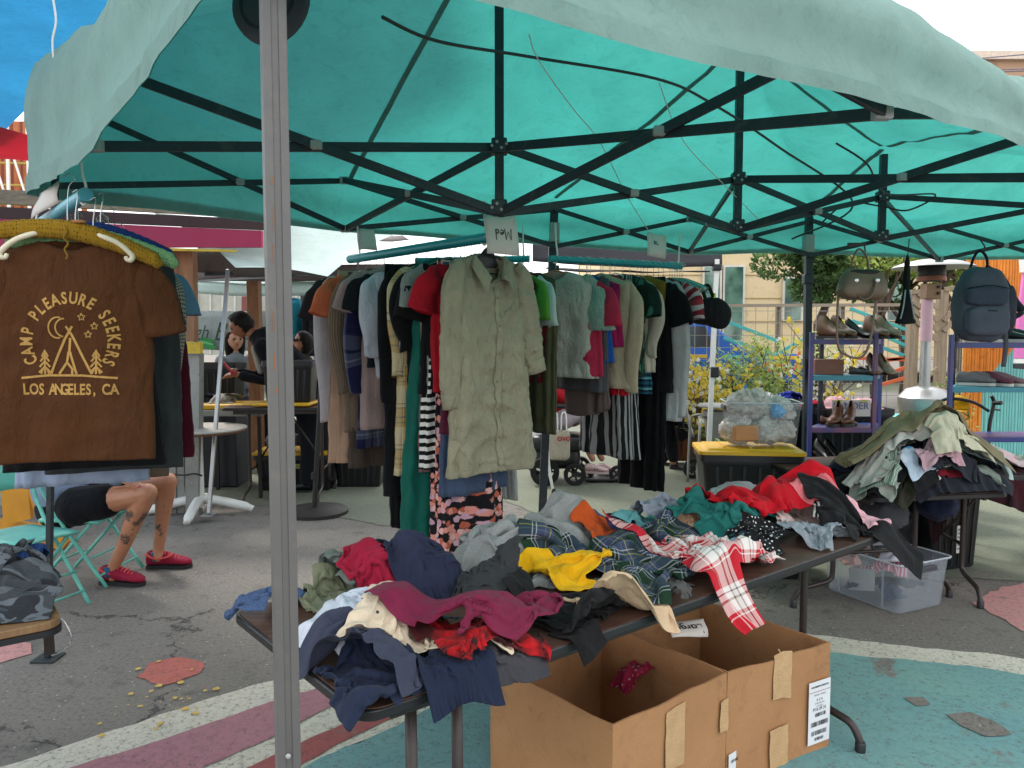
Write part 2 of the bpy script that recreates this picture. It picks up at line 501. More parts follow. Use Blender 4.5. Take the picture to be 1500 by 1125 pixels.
# arcs of the mural
outer = smooth_pts([(-2.6, 2.0)] + gp((0, 1127), (230, 1050), (400, 997), (560, 955)) + [(0.2, 4.02), (0.95, 4.1)] + gp((1210, 933), (1350, 950), (1500, 966), (1800, 1030)), 6)
inner = smooth_pts([(-1.2, 1.9)] + gp((440, 1130), (560, 1075), (690, 1012)) + [(0.25, 3.72), (0.95, 3.9)] + gp((1210, 957), (1350, 971), (1500, 990), (1800, 1060)), 6)
sheet('mural_white_band', outer + inner[::-1], 1, M_PWHITE, 0.010)
sheet('mural_teal_field', inner + [(3.5, 0.6), (-1.0, 0.9)], 2, M_PTEAL, 0.010)
pk = smooth_pts(gp((95, 1130), (240, 1085), (400, 1030), (480, 1005), (600, 965)), 5) + smooth_pts(gp((640, 972), (520, 1020), (400, 1082), (290, 1130)), 5)
sheet('mural_pink_stripe', pk, 2, M_PPINK, 0.008)
rd = smooth_pts(gp((358, 1130), (440, 1090), (510, 1060), (620, 1010)), 5) + smooth_pts(gp((650, 1022), (540, 1070), (430, 1130)), 5)
sheet('mural_red_stripe', rd, 2, M_PRED, 0.008)
sheet('coral_spot', gp((199, 993), (222, 972), (262, 963), (298, 970), (290, 988), (240, 1005)), 1, M_PCORAL, 0.013)
sheet('rose_spot', gp((-30, 945), (20, 938), (46, 943), (45, 957), (0, 972), (-40, 978)), 1, M_PROSE, 0.012)
sheet('rose_patch', gp((1424, 884), (1468, 860), (1530, 850), (1640, 880), (1600, 950), (1500, 925)), 1, M_PROSE, 0.015)
sheet('bare_patch', gp((1392, 1052), (1420, 1050), (1460, 1058), (1486, 1076), (1440, 1080), (1410, 1066)), 3, M_ASPH, 0.026)
sheet('bare_patch', gp((1328, 1026), (1352, 1027), (1366, 1034), (1345, 1036)), 3, M_ASPH, 0.022)
sheet('bare_patch', gp((600, 762), (640, 744), (700, 738), (760, 765), (800, 800), (640, 810)), 2, M_ASPH, 0.03)
rg = random.Random(5)
fk = MB()
for k in range(34):
 px = rg.gauss(245, 45); py = 1030 - (px - 245) * 0.35 + rg.gauss(0, 26)
 c = G(px, py); r = rg.uniform(0.004, 0.020)
 n = 7; a0 = rg.uniform(0, 6)
 vs = [(c.x + r * rg.uniform(.5, 1.1) * math.cos(a0 + i), c.y + r * rg.uniform(.5, 1.1) * math.sin(a0 + i), 0.009) for i in [2*PI*j/n for j in range(n)]]
 fk.cur = 0 if rg.random() < 0.75 else 1
 fk.add(vs, [tuple(range(n))])
fk.cur = 0
tag(fk.build('paint_flecks', [M_PYEL, M_PCORAL], smooth=False), 'yellow and pink paint flecks on the asphalt', 'paint flecks', kind='stuff')
# ------------------------------------------------------------------ turquoise canopy tent
def canopy_mat(name, refl, trans, dirt, k=0.5):
 t = NT(name); v = tcoord(t)
 n1 = t.noise(v, 2.0, 6, 0.6, 0.4); n2 = t.noise(v, 14, 6, 0.75, 1.2); n3 = t.noise(v, 5, 5, 0.6)
 a = lin(refl); b = lin(trans); d = lin(dirt)
 dm = t.ramp(n2.outputs['Fac'], [(0.52, 0.0), (0.68, 0.35)]).outputs[0]
 ra = t.mix(dm, t.ramp(n1.outputs['Fac'], [(0.3, tuple(q*.85 for q in a)), (0.7, tuple(min(1, q*1.08) for q in a))]).outputs[0], d)
 rb = t.mix(dm, t.ramp(n1.outputs['Fac'], [(0.3, tuple(q*.75 for q in b)), (0.7, b)]).outputs[0], tuple(q*.45 for q in b))
 st = t.n('ShaderNodeMapping'); st.inputs['Rotation'].default_value = (0, 0, 0.7); st.inputs['Scale'].default_value = (1, 4, 1); t.l(v, st.inputs['Vector'])
 cz = t.noise(st.outputs[0], 6, 6, 0.65, 1.0)
 cl = t.ramp(cz.outputs['Fac'], [(0.485, 0.0), (0.5, 1.0), (0.515, 0.0)]).outputs[0]
 rb = t.mix(t.math('MULTIPLY', cl, 0.35), rb, tuple(q*.4 for q in b))
 h = t.math('ADD', cz.outputs['Fac'], t.math('MULTIPLY', n3.outputs['Fac'], 0.8))
 t.bsdf(ra, 0.75, bump=h, bdist=0.016, bstr=0.45)
 tr = t.n('ShaderNodeBsdfTranslucent'); t.l(rb, tr.inputs['Color'])
 ms = t.n('ShaderNodeMixShader'); ms.inputs[0].default_value = k
 t.l(t.b.outputs[0], ms.inputs[1]); t.l(tr.outputs[0], ms.inputs[2])
 return t.done(ms.outputs[0])
M_CANOPY = canopy_mat('turquoise_canopy', 'a4c8be', '369c92', '7fa398', 0.5)
M_STEEL = plain('dark_steel', '2b3338', 0.45, 0.3, dirt='4a4a46')
M_GREYPOLE = plain('grey_pole', '5c5c5a', 0.5, 0.1, var=0.08, dirt='6a6560')
M_CONN = plain('grey_connector', '9a9b98', 0.45)
M_RUST = plain('rust', '8a5a35', 0.9)
M_WHITEPL = plain('white_plastic', 'd9d8d2', 0.45, var=0.05)
M_BLACKPL = plain('black_plastic', '1a1b1d', 0.4)
TZ = 2.45
tn_o = VC((-0.36, 1.25)); tu = VC((0.841, 0.541)); tv = VC((-0.611, 0.792))
def F_(t): p = tn_o + tu * t; return (p.x, p.y)
def Lf(s): p = tn_o + tv * s; return (p.x, p.y)
L_ = (-2.19, 3.62); B_ = (0.28, 5.35); K_ = (2.2, 5.75); KE = (4.6, 6.3); RE = F_(6.2)
bound = [ # x, y, eave z, hem z ; anticlockwise seen from below is not needed
 (*F_(0), 2.50, 2.13), (*F_(0.85), 2.44, 2.12), (*F_(1.65), 2.45, 2.15), (*F_(2.3), 2.37, 2.13), (*F_(3.0), 2.42, 2.14), (*F_(4.6), 2.36, 2.1), (*RE, 2.45, 2.15),
 (*KE, 2.45, 2.16), (3.4, 6.02, 2.4, 2.14), (*K_, 2.48, 2.16), (1.25, 5.55, 2.4, 2.13), (*B_, 2.48, 2.17), (-0.95, 4.48, 2.42, 2.15), (*L_, 2.80, 2.20), (*Lf(1.5), 2.52, 2.07)]
C1 = (-0.05, 3.1, 3.22); C2 = (1.12, 3.87, 2.98); C3 = (2.1, 4.42, 2.60); C4 = (3.6, 5.0, 2.95)
hubs = [C1, C2, C3, C4]
fan = []
bi = lambda i: bound[i % len(bound)]
tris = [(0,1,'C1'),(1,2,'C1'),(2,3,'C2'),(3,4,'C2'),(4,5,'C3'),(5,6,'C4'),(6,7,'C4'),(7,8,'C4'),(8,9,'C3'),(9,10,'C2'),(10,11,'C2'),(11,12,'C1'),(12,13,'C1'),(13,14,'C1'),(14,0,'C1')]
HB = {'C1': C1, 'C2': C2, 'C3': C3, 'C4': C4}
T3 = []
for a, b, c in tris:
 A = bi(a); B = bi(b)
 T3.append((VC(A[:3]), VC(B[:3]), VC(HB[c])))
for i, c, d in ((2,'C1','C2'),(4,'C2','C3'),(5,'C3','C4'),(8,'C4','C3'),(9,'C3','C2'),(11,'C2','C1')):
 T3.append((VC(bi(i)[:3]), VC(HB[d]), VC(HB[c])))
def canopy_mesh():
 N = 22; vid = {}; vs = []; fs = []
 rf = random.Random(3)
 def vert(p, A, B, Cc, w):
  key = (round(p.x, 4), round(p.y, 4), round(p.z, 4))
  if key in vid: return vid[key]
  edge = 27 * w[0] * w[1] * w[2]
  q = p.copy()
  q.z -= 0.055 * edge
  dmin = min((VC((p.x, p.y)) - VC(h[:2])).length for h in hubs)
  env = min(1, 0.25 + dmin * 0.6) * (0.25 + 0.75 * min(1, 3 * w[2]))
  if min(w) > 0.001 or True:
   q.z += env * 0.035 * mnoise.noise(VC((p.x * 1.6, p.y * 1.6, 1)))
   a = math.atan2(p.y - Cc.y, p.x - Cc.x)
   q.z += 0.012 * env * math.sin(a * 23 + 2 * mnoise.noise(VC((p.x, p.y, 5)))) * (1 - w[2])
   q.z += 0.014 * mnoise.noise(VC((p.x * 7, p.y * 7, 9)))
  vid[key] = len(vs); vs.append(q); return vid[key]
 for A, B, Cc in T3:
  idx = {}
  for i in range(N + 1):
   for j in range(N + 1 - i):
    w = (i / N, j / N, 1 - i / N - j / N)
    idx[i, j] = vert(A * w[0] + B * w[1] + Cc * w[2], A, B, Cc, w)
  for i in range(N):
   for j in range(N - i):
    fs.append((idx[i, j], idx[i+1, j], idx[i, j+1]))
    if j < N - i - 1: fs.append((idx[i+1, j], idx[i+1, j+1], idx[i, j+1]))
 # valance hanging from the eave: follows the displaced eave points
 nb = len(bound)
 loop = []
 for i in range(nb):
  A = bi(i); B = bi(i + 1)
  for j in range(N):
   w = j / N
   p = VC(A[:3]).lerp(VC(B[:3]), w)
   hz = A[3] * (1 - w) + B[3] * w
   key = (round(p.x, 4), round(p.y, 4), round(p.z, 4))
   top = vs[vid[key]] if key in vid else p
   d = VC((B[0] - A[0], B[1] - A[1], 0)).normalized()
   loop.append((top, VC((d.y, -d.x, 0)), hz, p))
 rows = 9; k = len(loop)
 b0 = len(vs)
 dist = 0; prev = None
 arr = []
 for (top, nrm, hz, p) in loop:
  if prev is not None: dist += (p - prev).length
  prev = p; arr.append(dist)
 for r in range(rows + 1):
  f = r / rows
  for q, (top, nrm, hz, p) in enumerate(loop):
   n0 = (loop[(q-2) % k][1] + loop[(q+2) % k][1] + nrm).normalized()
   s = arr[q]
   wv = 0.007 * math.sin(s * 9 + 2.5 * mnoise.noise(VC((s * 1.5, 0, 0))) + f * 1.5) * f + 0.016 * mnoise.noise(VC((s * 2.1, f * 1.2, 4))) * (0.3 + f) + 0.009 * mnoise.noise(VC((s * 9 + f * 6, f * 5, 8)))
   z = top.z + (hz - top.z) * f + 0.012 * f * mnoise.noise(VC((s * 2.2, 0, 7)))
   pos = VC((top.x, top.y, z)) + n0 * (0.055 * f + 0.028 * math.sin(PI * min(1, f * 1.6)) + wv + 0.005)
   if r == 0: pos = top.copy()
   vs.append(pos)
 for r in range(rows):
  for q in range(k):
   q2 = (q + 1) % k
   fs.append((b0 + r*k + q, b0 + r*k + q2, b0 + (r+1)*k + q2, b0 + (r+1)*k + q))
 # hem: a doubled lip turned inwards
 me = bpy.data.meshes.new('canopy'); me.from_pydata([tuple(p) for p in vs], [], fs); me.update()
 hem = MB()
 ring = [vs[b0 + rows*k + q] for q in range(k)]
 up = [vs[b0 + (rows-1)*k + q] for q in range(k)]
 nn = [(loop[(q-2) % k][1] + loop[(q+2) % k][1]).normalized() for q in range(k)]
 pts = [ring[q] + nn[q]*0.004 + VC((0,0,-0.002)) for q in range(k)] + [ring[q] + nn[q]*0.010 + (up[q]-ring[q])*1.15 for q in range(k)]
 hem.add(pts, [(q, (q+1) % k, k + (q+1) % k, k + q) for q in range(k)])
 return me, hem
tent = thing('canopy_tent', 'large faded turquoise pop-up canopy on dark folding frame with grey front pole', 'canopy tent', (-0.36, 1.25, 0))
cme, hem = canopy_mesh()
link_mesh('canopy', cme, M_CANOPY, tent)
hem.build('hem', canopy_mat('hem_band', '8fb4aa', '2f8a80', '5f7f76', .4), tent, smooth=True)
from mathutils.bvhtree import BVHTree as _BT
M_SEAM = canopy_mat('seam_tape', '6f9a92', '1c5f5a', '4f6f68', .35)
_cb = _BT.FromPolygons([v.co.copy() for v in cme.vertices], [tuple(p.vertices) for p in cme.polygons])
def _roof(x, y):
 h = _cb.ray_cast(VC((x + .36, y - 1.25, 0)), VC((0, 0, 1))); return h[0].z if h[0] is not None else None
for a_, c_ in ((bound[0], C1), (bound[13], C1), (C1, C2), (C2, C3), (bound[9], C3), (bound[11], C2), (bound[2], C2), (bound[4], C3), (bound[12], C1)):
 a_ = VC(a_[:3]); c_ = VC(c_[:3]); sd0 = (c_ - a_).cross(VC((0, 0, 1))).normalized() * .014; pts = []
 for i in range(41):
  q = a_.lerp(c_, .02 + .96 * i / 40)
  for s_ in (-1, 1):
   z = _roof(q.x + sd0.x * s_, q.y + sd0.y * s_)
   pts.append(VC((q.x + sd0.x * s_, q.y + sd0.y * s_, (z if z else q.z) - .006)))
 b = MB(); b.grid(pts, 41, 2); b.build('seam', M_SEAM, tent, smooth=True)
def leg(p, top, w, m, name='leg', lean=(0, 0), foot=True):
 b = MB(); x, y = p
 b.beam((x + lean[0], y + lean[1], 0.012), (x, y, top), w, w)
 o = b.build(name, m, tent, bevel=0.003)
 if foot:
  f = MB(); f.box((x + lean[0], y + lean[1], 0.006), (0.11, 0.11, 0.010)); f.build('foot_plate', m, tent, bevel=0.002)
 return o
# near pole: ribbed square tube, pale sides
npole = MB(); nx, ny = P(418, 700, 1.27).x, 1.27
ntop = P(399, 0, 1.27)
na = VC((G(424, 1240).x, 1.27, 0.012)); na.x = P(421, 1125, 1.27).x + 0.002
nb_ = VC((ntop.x, 1.27, 2.42))
dirn = (nb_ - na).normalized()
rz = 0.42
xa = Matrix.Rotation(rz, 3, 'Z') @ VC((1, 0, 0)); ya = Matrix.Rotation(rz, 3, 'Z') @ VC((0, 1, 0))
prof = [(-.018,-.019),(-.006,-.019),(-.005,-.0165),(.005,-.0165),(.006,-.019),(.018,-.019),(.019,-.018),(.019,.018),(.018,.019),(-.018,.019),(-.019,.018),(-.019,-.018)]
vs = [];
for q in (na, nb_):
 for a, b in prof: vs.append(q + xa * a + ya * b)
nn_ = len(prof)
npole.add(vs, [(i, (i+1) % nn_, nn_ + (i+1) % nn_, nn_ + i) for i in range(nn_)])
npo = npole.build('leg', M_GREYPOLE, tent, smooth='auto')
rgx = random.Random(9)
for k in range(7):
 f = rgx.uniform(0.60, 0.80); c = na.lerp(nb_, f) + ya * -0.0192 + xa * rgx.uniform(-0.012, -0.006)
 rs = MB(); rs.box(c, (rgx.uniform(.001, .003), 0.0006, rgx.uniform(.008, .035)), rz=rz); rs.build('rust_streak', M_RUST, tent)
bt = MB(); bt.lathe(P(422, 1108, 1.25), [(0.0045, -0.002), (0.0045, 0.001), (0.002, 0.003)], 10, axis=(0, -1, 0)); bt.build('bolt', M_CONN, tent)
leg((-2.06, 3.56), 2.70, 0.026, M_STEEL, lean=(P(64, 760, 3.6).x + 2.06, .03))
lb = P(812, 330, 5.35); lbf = P(797, 745, 5.35)
leg((lb.x, 5.35), 2.42, 0.055, M_STEEL, lean=((lbf.x - lb.x) * 1.35, 0))
lk = P(1184, 360, 5.75); lkf = P(1180, 690, 5.75)
leg((lk.x, 5.75), 2.42, 0.050, M_STEEL, lean=((lkf.x - lk.x) * 1.3, 0))
leg((RE[0], RE[1]), 2.42, 0.05, M_STEEL); leg((KE[0], KE[1]), 2.42, 0.05, M_STEEL)
for (x, y, z) in ((lb.x, 5.35, 2.25), (lk.x, 5.75, 2.22)):
 c = MB(); c.box((x, y - 0.002, z), (0.07, 0.075, 0.13)); c.build('connector', M_CONN, tent, bevel=0.006)
 c = MB(); c.box((x, y - 0.002, z - 0.26), (0.066, 0.07, 0.07)); c.build('slider', M_STEEL, tent, bevel=0.006)
def bar(a, b, w=0.030, h=0.016):
 MBx = MB(); MBx.beam(a, b, h, w); MBx.build('truss_bar', M_STEEL, tent, bevel=0.002, seg=1)
def conn(p, s=0.045, m=None):
 c = MB(); c.box(p, (s, s*0.7, s*0.8)); c.build('bracket', m or M_CONN, tent, bevel=0.004, seg=1)
def post(c, z0, z1, zu):
 b = MB(); b.beam((c[0], c[1], z0), (c[0], c[1], z1), 0.036, 0.036); b.build('center_post', M_STEEL, tent, bevel=0.003)
 for z in (z0 + 0.02, zu):
  q = MB(); q.box((c[0], c[1], z), (0.062, 0.062, 0.06)); q.build('hub', M_STEEL, tent, bevel=0.006)
  for k in range(4):
   a = k * PI / 2 + 0.3
   bb = MB(); bb.lathe((c[0] + 0.030*math.cos(a), c[1] - 0.034, z + 0.012*math.sin(a)), [(0.006, 0), (0.006, 0.004)], 8, axis=(0, -1, 0))
   bb.build('bolt', M_CONN, tent)
hub = {}
for nme, c, top, (yu, yl) in (('C1', C1, 3.19, (215, 312)), ('C2', C2, 2.95, (262, 337)), ('C3', C3, 2.565, (288, 350))):
 zu = P(750, yu, c[1]).z; zl = P(750, yl, c[1]).z
 post(c, zl, top, zu); hub[nme] = (VC((c[0], c[1], zu)), VC((c[0], c[1], zl)))
def mid(x, y, zu, zl): return (VC((x, y, zu)), VC((x, y, zl)))
mL = mid(*Lf(1.62), 2.42, 2.16); mF = mid(*F_(1.62), 2.40, 2.15); mF2 = mid(*F_(3.0), 2.36, 2.13)
mB = mid(-0.95, 4.42, 2.42, 2.15); mB2 = mid(1.25, 5.48, 2.36, 2.13); mB3 = mid(3.25, 5.9, 2.36, 2.12)
kL = mid(-2.08, 3.52, 2.62, 2.22); kB = mid(lb.x, 5.30, 2.40, 2.15); kK = mid(lk.x, 5.70, 2.38, 2.13); kKE = mid(KE[0], KE[1], 2.4, 2.1); kN = mid(tn_o.x - .02, tn_o.y + .06, 2.44, 2.18)
mF3 = mid(*F_(4.6), 2.34, 2.1)
pid = [0]
def scissor(a, b, w=0.030, half=False):
 off = VC((0, 0.011, 0))
 bar(a[0] - off, b[1] - off, w); bar(a[1] + off, b[0] + off, w)
 # crossing bracket where the two bars meet
 d0 = a[0].z - a[1].z; d1 = b[0].z - b[1].z; f = d0 / (d0 + d1)
 conn(a[0].lerp(b[1], f) - VC((0, 0.02, 0)), 0.04)
scissor(mL, hub['C1'], 0.034); scissor(mF, hub['C1'], 0.034); scissor(mB, hub['C1'], 0.034)
scissor(hub['C1'], hub['C2'], 0.032); scissor(mF2, hub['C2'], 0.036); scissor(mB2, hub['C2'], 0.030)
scissor(hub['C2'], hub['C3'], 0.030); scissor(mB3, hub['C3'], 0.030); scissor(hub['C3'], mF3, 0.030)
scissor(kL, mB); scissor(mB, kB); scissor(kB, mB2); scissor(mB2, kK); scissor(kK, mB3); scissor(mB3, kKE)
up_ = lambda q, a, b_: (VC((q[0].x, q[0].y, a)), VC((q[0].x, q[0].y, b_)))
scissor(up_(kL, 2.66, 2.5), up_(mL, 2.47, 2.36)); scissor(up_(mL, 2.47, 2.36), up_(kN, 2.44, 2.3)); scissor(kN, mF); scissor(mF, mF2)
for m_ in (mL, mF, mF2, mB, mB2, mB3):
 conn(m_[0], 0.05, M_CONN); conn(m_[1], 0.05, M_CONN)
# cable drooping under the roof and nylon lines
def wire(name, label, pts, r, m, cat='cord', n=6):
 b = MB(); b.tube(smooth_pts(pts, 8), r, n); return tag(b.build(name, m), label, cat)
M_LINE = plain('clear_nylon', 'c8cfca', 0.3)
wire('cable', 'long black cable drooping under the turquoise roof towards the second peak', [P(560, 25, 2.5), P(640, 60, 2.7), P(775, 83, 3.0), P(960, 115, 3.3), P(1040, 150, 3.6), P(1140, 215, 4.0), P(1250, 300, 4.6), P(1160, 350, 5.1)], 0.006, M_BLACKPL)
wire('cable', 'thin black cable looping beneath the third roof post', [P(1225, 210, 3.7), P(1270, 240, 3.8), P(1297, 283, 4.0), P(1370, 285, 4.2), P(1330, 308, 4.3), P(1290, 302, 4.35), P(1240, 298, 4.4), P(1200, 330, 4.6)], 0.005, M_BLACKPL)
wire('nylon_line', 'pale nylon line slanting down from the roof to the XL card', [P(775, 50, 2.35), P(790, 90, 2.6), P(840, 160, 3.0), P(880, 210, 3.4), P(920, 290, 4.0), P(958, 350, 4.5)], 0.0022, M_LINE)
wire('nylon_line', 'pale nylon line slanting across the second roof bay', [P(965, 120, 2.9), P(1000, 205, 3.3), P(1060, 270, 3.7), P(1125, 335, 4.3)], 0.0022, M_LINE)
# round dark hat hung at the top of the near pole
hat = thing('hat', 'dark grey woven brimmed hat hung behind the top of the near pole', 'hat', P(392, 5, 1.5))
M_HAT = fabric('dark_straw', '43474d', 'melange', ['2f3338'], scale=90, rough=0.85)
hc = P(392, 0, 1.5); hax = VC((-0.28, -1, 0.12)).normalized()
b = MB(); rr = 0.080
b.lathe(hc, [(rr*0.55, 0.002), (rr*0.80, 0.004), (rr*0.97, 0.000), (rr, -0.012), (rr*1.0, -0.018), (rr*.95, -.014), (rr*.8, -0.004), (rr*.55, -.006)], 40, axis=hax); b.build('brim', M_HAT, hat, smooth=True)
b = MB(); b.lathe(hc, [(rr*0.62, 0.0), (rr*.60, 0.035), (rr*0.54, 0.055), (rr*0.35, 0.062), (0.001, 0.06)], 40, axis=-hax, cap=False); b.build('crown', M_HAT, hat, smooth=True)
b = MB(); b.lathe(hc, [(rr*0.66, 0.003), (rr*0.70, 0.007), (rr*.74, 0.005)], 40, axis=hax, cap=False); b.build('hat_band', plain('band_dark', '23262b', 0.8), hat, smooth=True)
# ------------------------------------------------------------------ cloth settled on tables by a small mass-and-spring solver
class Field:
 """height of whatever already lies on a table, 1 cm cells, in the table's own axes"""
 def __init__(s, org, u, L, W, z, pad=0.7, cell=0.012, floor=0.02):
  s.o = np.array([org[0], org[1]]); s.u = np.array([u[0], u[1]]) / math.hypot(*u); s.n = np.array([-s.u[1], s.u[0]])
  s.L = L; s.W = W; s.z = z; s.pad = pad; s.c = cell
  nx = int((L + 2*pad) / cell); ny = int((W + 2*pad) / cell)
  s.H = np.full((nx, ny), floor, float)
  X = np.arange(nx) * cell - pad; Y = np.arange(ny) * cell - pad
  s.inside = (X[:, None] >= 0) & (X[:, None] <= L) & (Y[None, :] >= 0) & (Y[None, :] <= W)
  s.H[s.inside] = z
  dx = np.maximum(np.maximum(-X, X - L), 0)[:, None]; dy = np.maximum(np.maximum(-Y, Y - W), 0)[None, :]
  s.apron = np.maximum(floor, z + 0.004 - 2.2 * np.maximum(0, np.hypot(dx, dy) - 0.012))
 def loc(s, p):
  d = np.array([p[0], p[1]]) - s.o
  return float(d @ s.u), float(d @ s.n)
 def world(s, X):
  out = np.empty_like(X)
  out[:, :2] = s.o + X[:, :1] * s.u + X[:, 1:2] * s.n
  out[:, 2] = X[:, 2]
  return out
 def idx(s, x, y):
  i = np.clip(((x + s.pad) / s.c).astype(int), 0, s.H.shape[0] - 1)
  j = np.clip(((y + s.pad) / s.c).astype(int), 0, s.H.shape[1] - 1)
  return i, j
 def at(s, x, y):
  fx = np.clip((x + s.pad) / s.c - 0.5, 0, s.H.shape[0] - 1.001); fy = np.clip((y + s.pad) / s.c - 0.5, 0, s.H.shape[1] - 1.001)
  i = fx.astype(int); j = fy.astype(int); a = fx - i; b = fy - j
  i1 = np.minimum(i + 1, s.H.shape[0] - 1); j1 = np.minimum(j + 1, s.H.shape[1] - 1)
  h00 = s.H[i, j]; h10 = s.H[i1, j]; h01 = s.H[i, j1]; h11 = s.H[i1, j1]
  return (h00*(1-a)+h10*a)*(1-b) + (h01*(1-a)+h11*a)*b
 def stamp(s, X, n, m):
  Xg = X.reshape(n, m, 3); k = 3
  i = np.linspace(0, n - 1.001, (n - 1) * k); j = np.linspace(0, m - 1.001, (m - 1) * k)
  i0 = i.astype(int); j0 = j.astype(int); a = (i - i0)[:, None, None]; b = (j - j0)[None, :, None]
  q = (Xg[i0][:, j0]*(1-a)+Xg[i0+1][:, j0]*a)*(1-b) + (Xg[i0][:, j0+1]*(1-a)+Xg[i0+1][:, j0+1]*a)*b
  q = q.reshape(-1, 3)
  ii, jj = s.idx(q[:, 0], q[:, 1])
  ok = (q[:, 2] > s.z - 0.03) | (s.H[ii, jj] < s.z - 0.1)
  np.maximum.at(s.H, (ii[ok], jj[ok]), q[ok, 2] + 0.004)
 def mound(s, cx, cy, ra, rb, ang, h, p=2.6):
  nx, ny = s.H.shape
  X = (np.arange(nx) * s.c - s.pad)[:, None] - cx; Y = (np.arange(ny) * s.c - s.pad)[None, :] - cy
  c, n_ = math.cos(ang), math.sin(ang)
  a = (X * c + Y * n_) / ra; b = (-X * n_ + Y * c) / rb
  r = (np.abs(a) ** p + np.abs(b) ** p)
  lump = wavy(int(abs(cx) * 1000 + abs(cy) * 77) % 999, 5, 9, 26)(X, Y)
  add = h * np.clip(1 - r, 0, 1) ** 0.45 * (0.86 + 0.20 * lump)
  T = s.H + add
  return T
def settle(F, cx, cy, La, Lb, ang, comp=(0.75, 0.75), mound=None, n=34, seed=1, steps=46, iters=5, th=0.006, amp=0.05, stamp=True, warp=0.06, hang=False, fr=0.9, bend=0.01, hm=0.03, hold=0.22, crimp=1.0):
 """drop a La x Lb sheet, crumpled by comp, on field F around (cx, cy); returns (points, rows, cols)"""
 rg = np.random.RandomState(seed)
 sp = max(La, Lb) / n
 na = max(8, int(La / sp)); nb = max(8, int(Lb / sp))
 a = np.linspace(-0.5, 0.5, na); b = np.linspace(-0.5, 0.5, nb)
 A, B = np.meshgrid(a, b, indexing='ij')
 f1 = wavy(seed, 6, 5, 16); f2 = wavy(seed + 50, 6, 5, 16); f3 = wavy(seed + 99, 8, 14, 50)
 pa = A * La * comp[0]; pb = B * Lb * comp[1]
 wa = f1(A * La, B * Lb) * warp; wb_ = f2(A * La, B * Lb) * warp
 pa = pa + wa; pb = pb + wb_
 c, s_ = math.cos(ang), math.sin(ang)
 H0 = F.H
 if not hang: F.H = np.where(F.inside, F.H, np.maximum(F.H, F.apron))
 if mound: F.H = F.mound(cx, cy, mound[0], mound[1], ang, mound[2])
 X = np.empty((na, nb, 3))
 X[..., 0] = cx + pa * c - pb * s_; X[..., 1] = cy + pa * s_ + pb * c
 if hang is False:
  pass
 hm2 = hm if hang is False else 0.16
 for ax_, lim in ((0, F.L), (1, F.W)):      # keep the sheet on the table: shrink if too wide, else slide in
  q = X[..., ax_]; lo, hi = q.min(), q.max()
  if hi - lo > lim + 2 * hm2: q *= (lim + 2 * hm2) / (hi - lo); lo, hi = q.min(), q.max()
  if lo < -hm2: q += -hm2 - lo
  elif hi > lim + hm2: q -= hi - lim - hm2
 X0 = X[..., :2].copy()
 base = F.at(X[..., 0], X[..., 1])
 top = np.percentile(base, 70)
 X[..., 2] = np.maximum(base, top - 0.02) + 0.015 + amp * (f3(A * La, B * Lb) * 0.5 + 0.5)
 V = np.zeros_like(X)
 hw = ((X[..., 0] > 0.03) & (X[..., 0] < F.L - 0.03) & (X[..., 1] > 0.03) & (X[..., 1] < F.W - 0.03))[..., None] * 1.0
 ra = La / (na - 1); rb = Lb / (nb - 1); rd = math.hypot(ra, rb)
 def con(P_, Q_, r, k=1.0):
  d = Q_ - P_
  l = np.sqrt((d * d).sum(-1, keepdims=True)) + 1e-9
  d *= (0.5 * k * (l - r) / l)
  P_ += d; Q_ -= d
 dt = 0.022
 L, W, z = F.L, F.W, F.z
 for st in range(steps):
  V[..., 2] -= 9.8 * dt
  V *= 0.93
  O = X.copy()
  X += V * dt
  if hold: X[..., :2] += (X0 - X[..., :2]) * hold * (hw if hang else 1.0)
  for it in range(iters):
   for o in (0, 1):
    e = (na - o) // 2
    con(X[o:o+2*e:2][:e], X[o+1:o+1+2*e:2][:e], ra)
    e = (nb - o) // 2
    con(X[:, o:o+2*e:2][:, :e], X[:, o+1:o+1+2*e:2][:, :e], rb)
    e = (na - o) // 2
    P_ = X[o:o+2*e:2][:e]; Q_ = X[o+1:o+1+2*e:2][:e]
    con(P_[:, :-1], Q_[:, 1:], rd, 0.5); con(P_[:, 1:], Q_[:, :-1], rd, 0.5)
   # bending, soft
   if it == 0:
    d = X[2:] - X[:-2]; l = np.sqrt((d*d).sum(-1, keepdims=True)) + 1e-9
    q = d * (bend * np.minimum(0, l - 2*ra*0.6) / l); X[:-2] += q; X[2:] -= q
    d = X[:, 2:] - X[:, :-2]; l = np.sqrt((d*d).sum(-1, keepdims=True)) + 1e-9
    q = d * (bend * np.minimum(0, l - 2*rb*0.6) / l); X[:, :-2] += q; X[:, 2:] -= q
   # contact
   x, y, zz = X[..., 0], X[..., 1], X[..., 2]
   h = F.at(x, y) + th
   ins = (x > 0) & (x < L) & (y > 0) & (y < W)
   low = ins & (zz < z - 0.02)
   if low.any():   # slipped under the top: push out past the nearest edge
    dx0 = x[low]; dx1 = L - x[low]; dy0 = y[low]; dy1 = W - y[low]
    m_ = np.stack([dx0, dx1, dy0, dy1]); k = m_.argmin(0)
    xl = x[low]; yl = y[low]
    xl = np.where(k == 0, -0.006, np.where(k == 1, L + 0.006, xl)); yl = np.where(k == 2, -0.006, np.where(k == 3, W + 0.006, yl))
    x[low] = xl; y[low] = yl
   hit = (zz < h) & ~low & ((zz > z - 0.05) | ~ins) & ((h < z - 0.1) | (zz > h - 0.09))
   if hit.any():
    zz[hit] = h[hit]
    x[hit] = O[..., 0][hit] * fr + x[hit] * (1 - fr)
    y[hit] = O[..., 1][hit] * fr + y[hit] * (1 - fr)
  V = (X - O) / dt
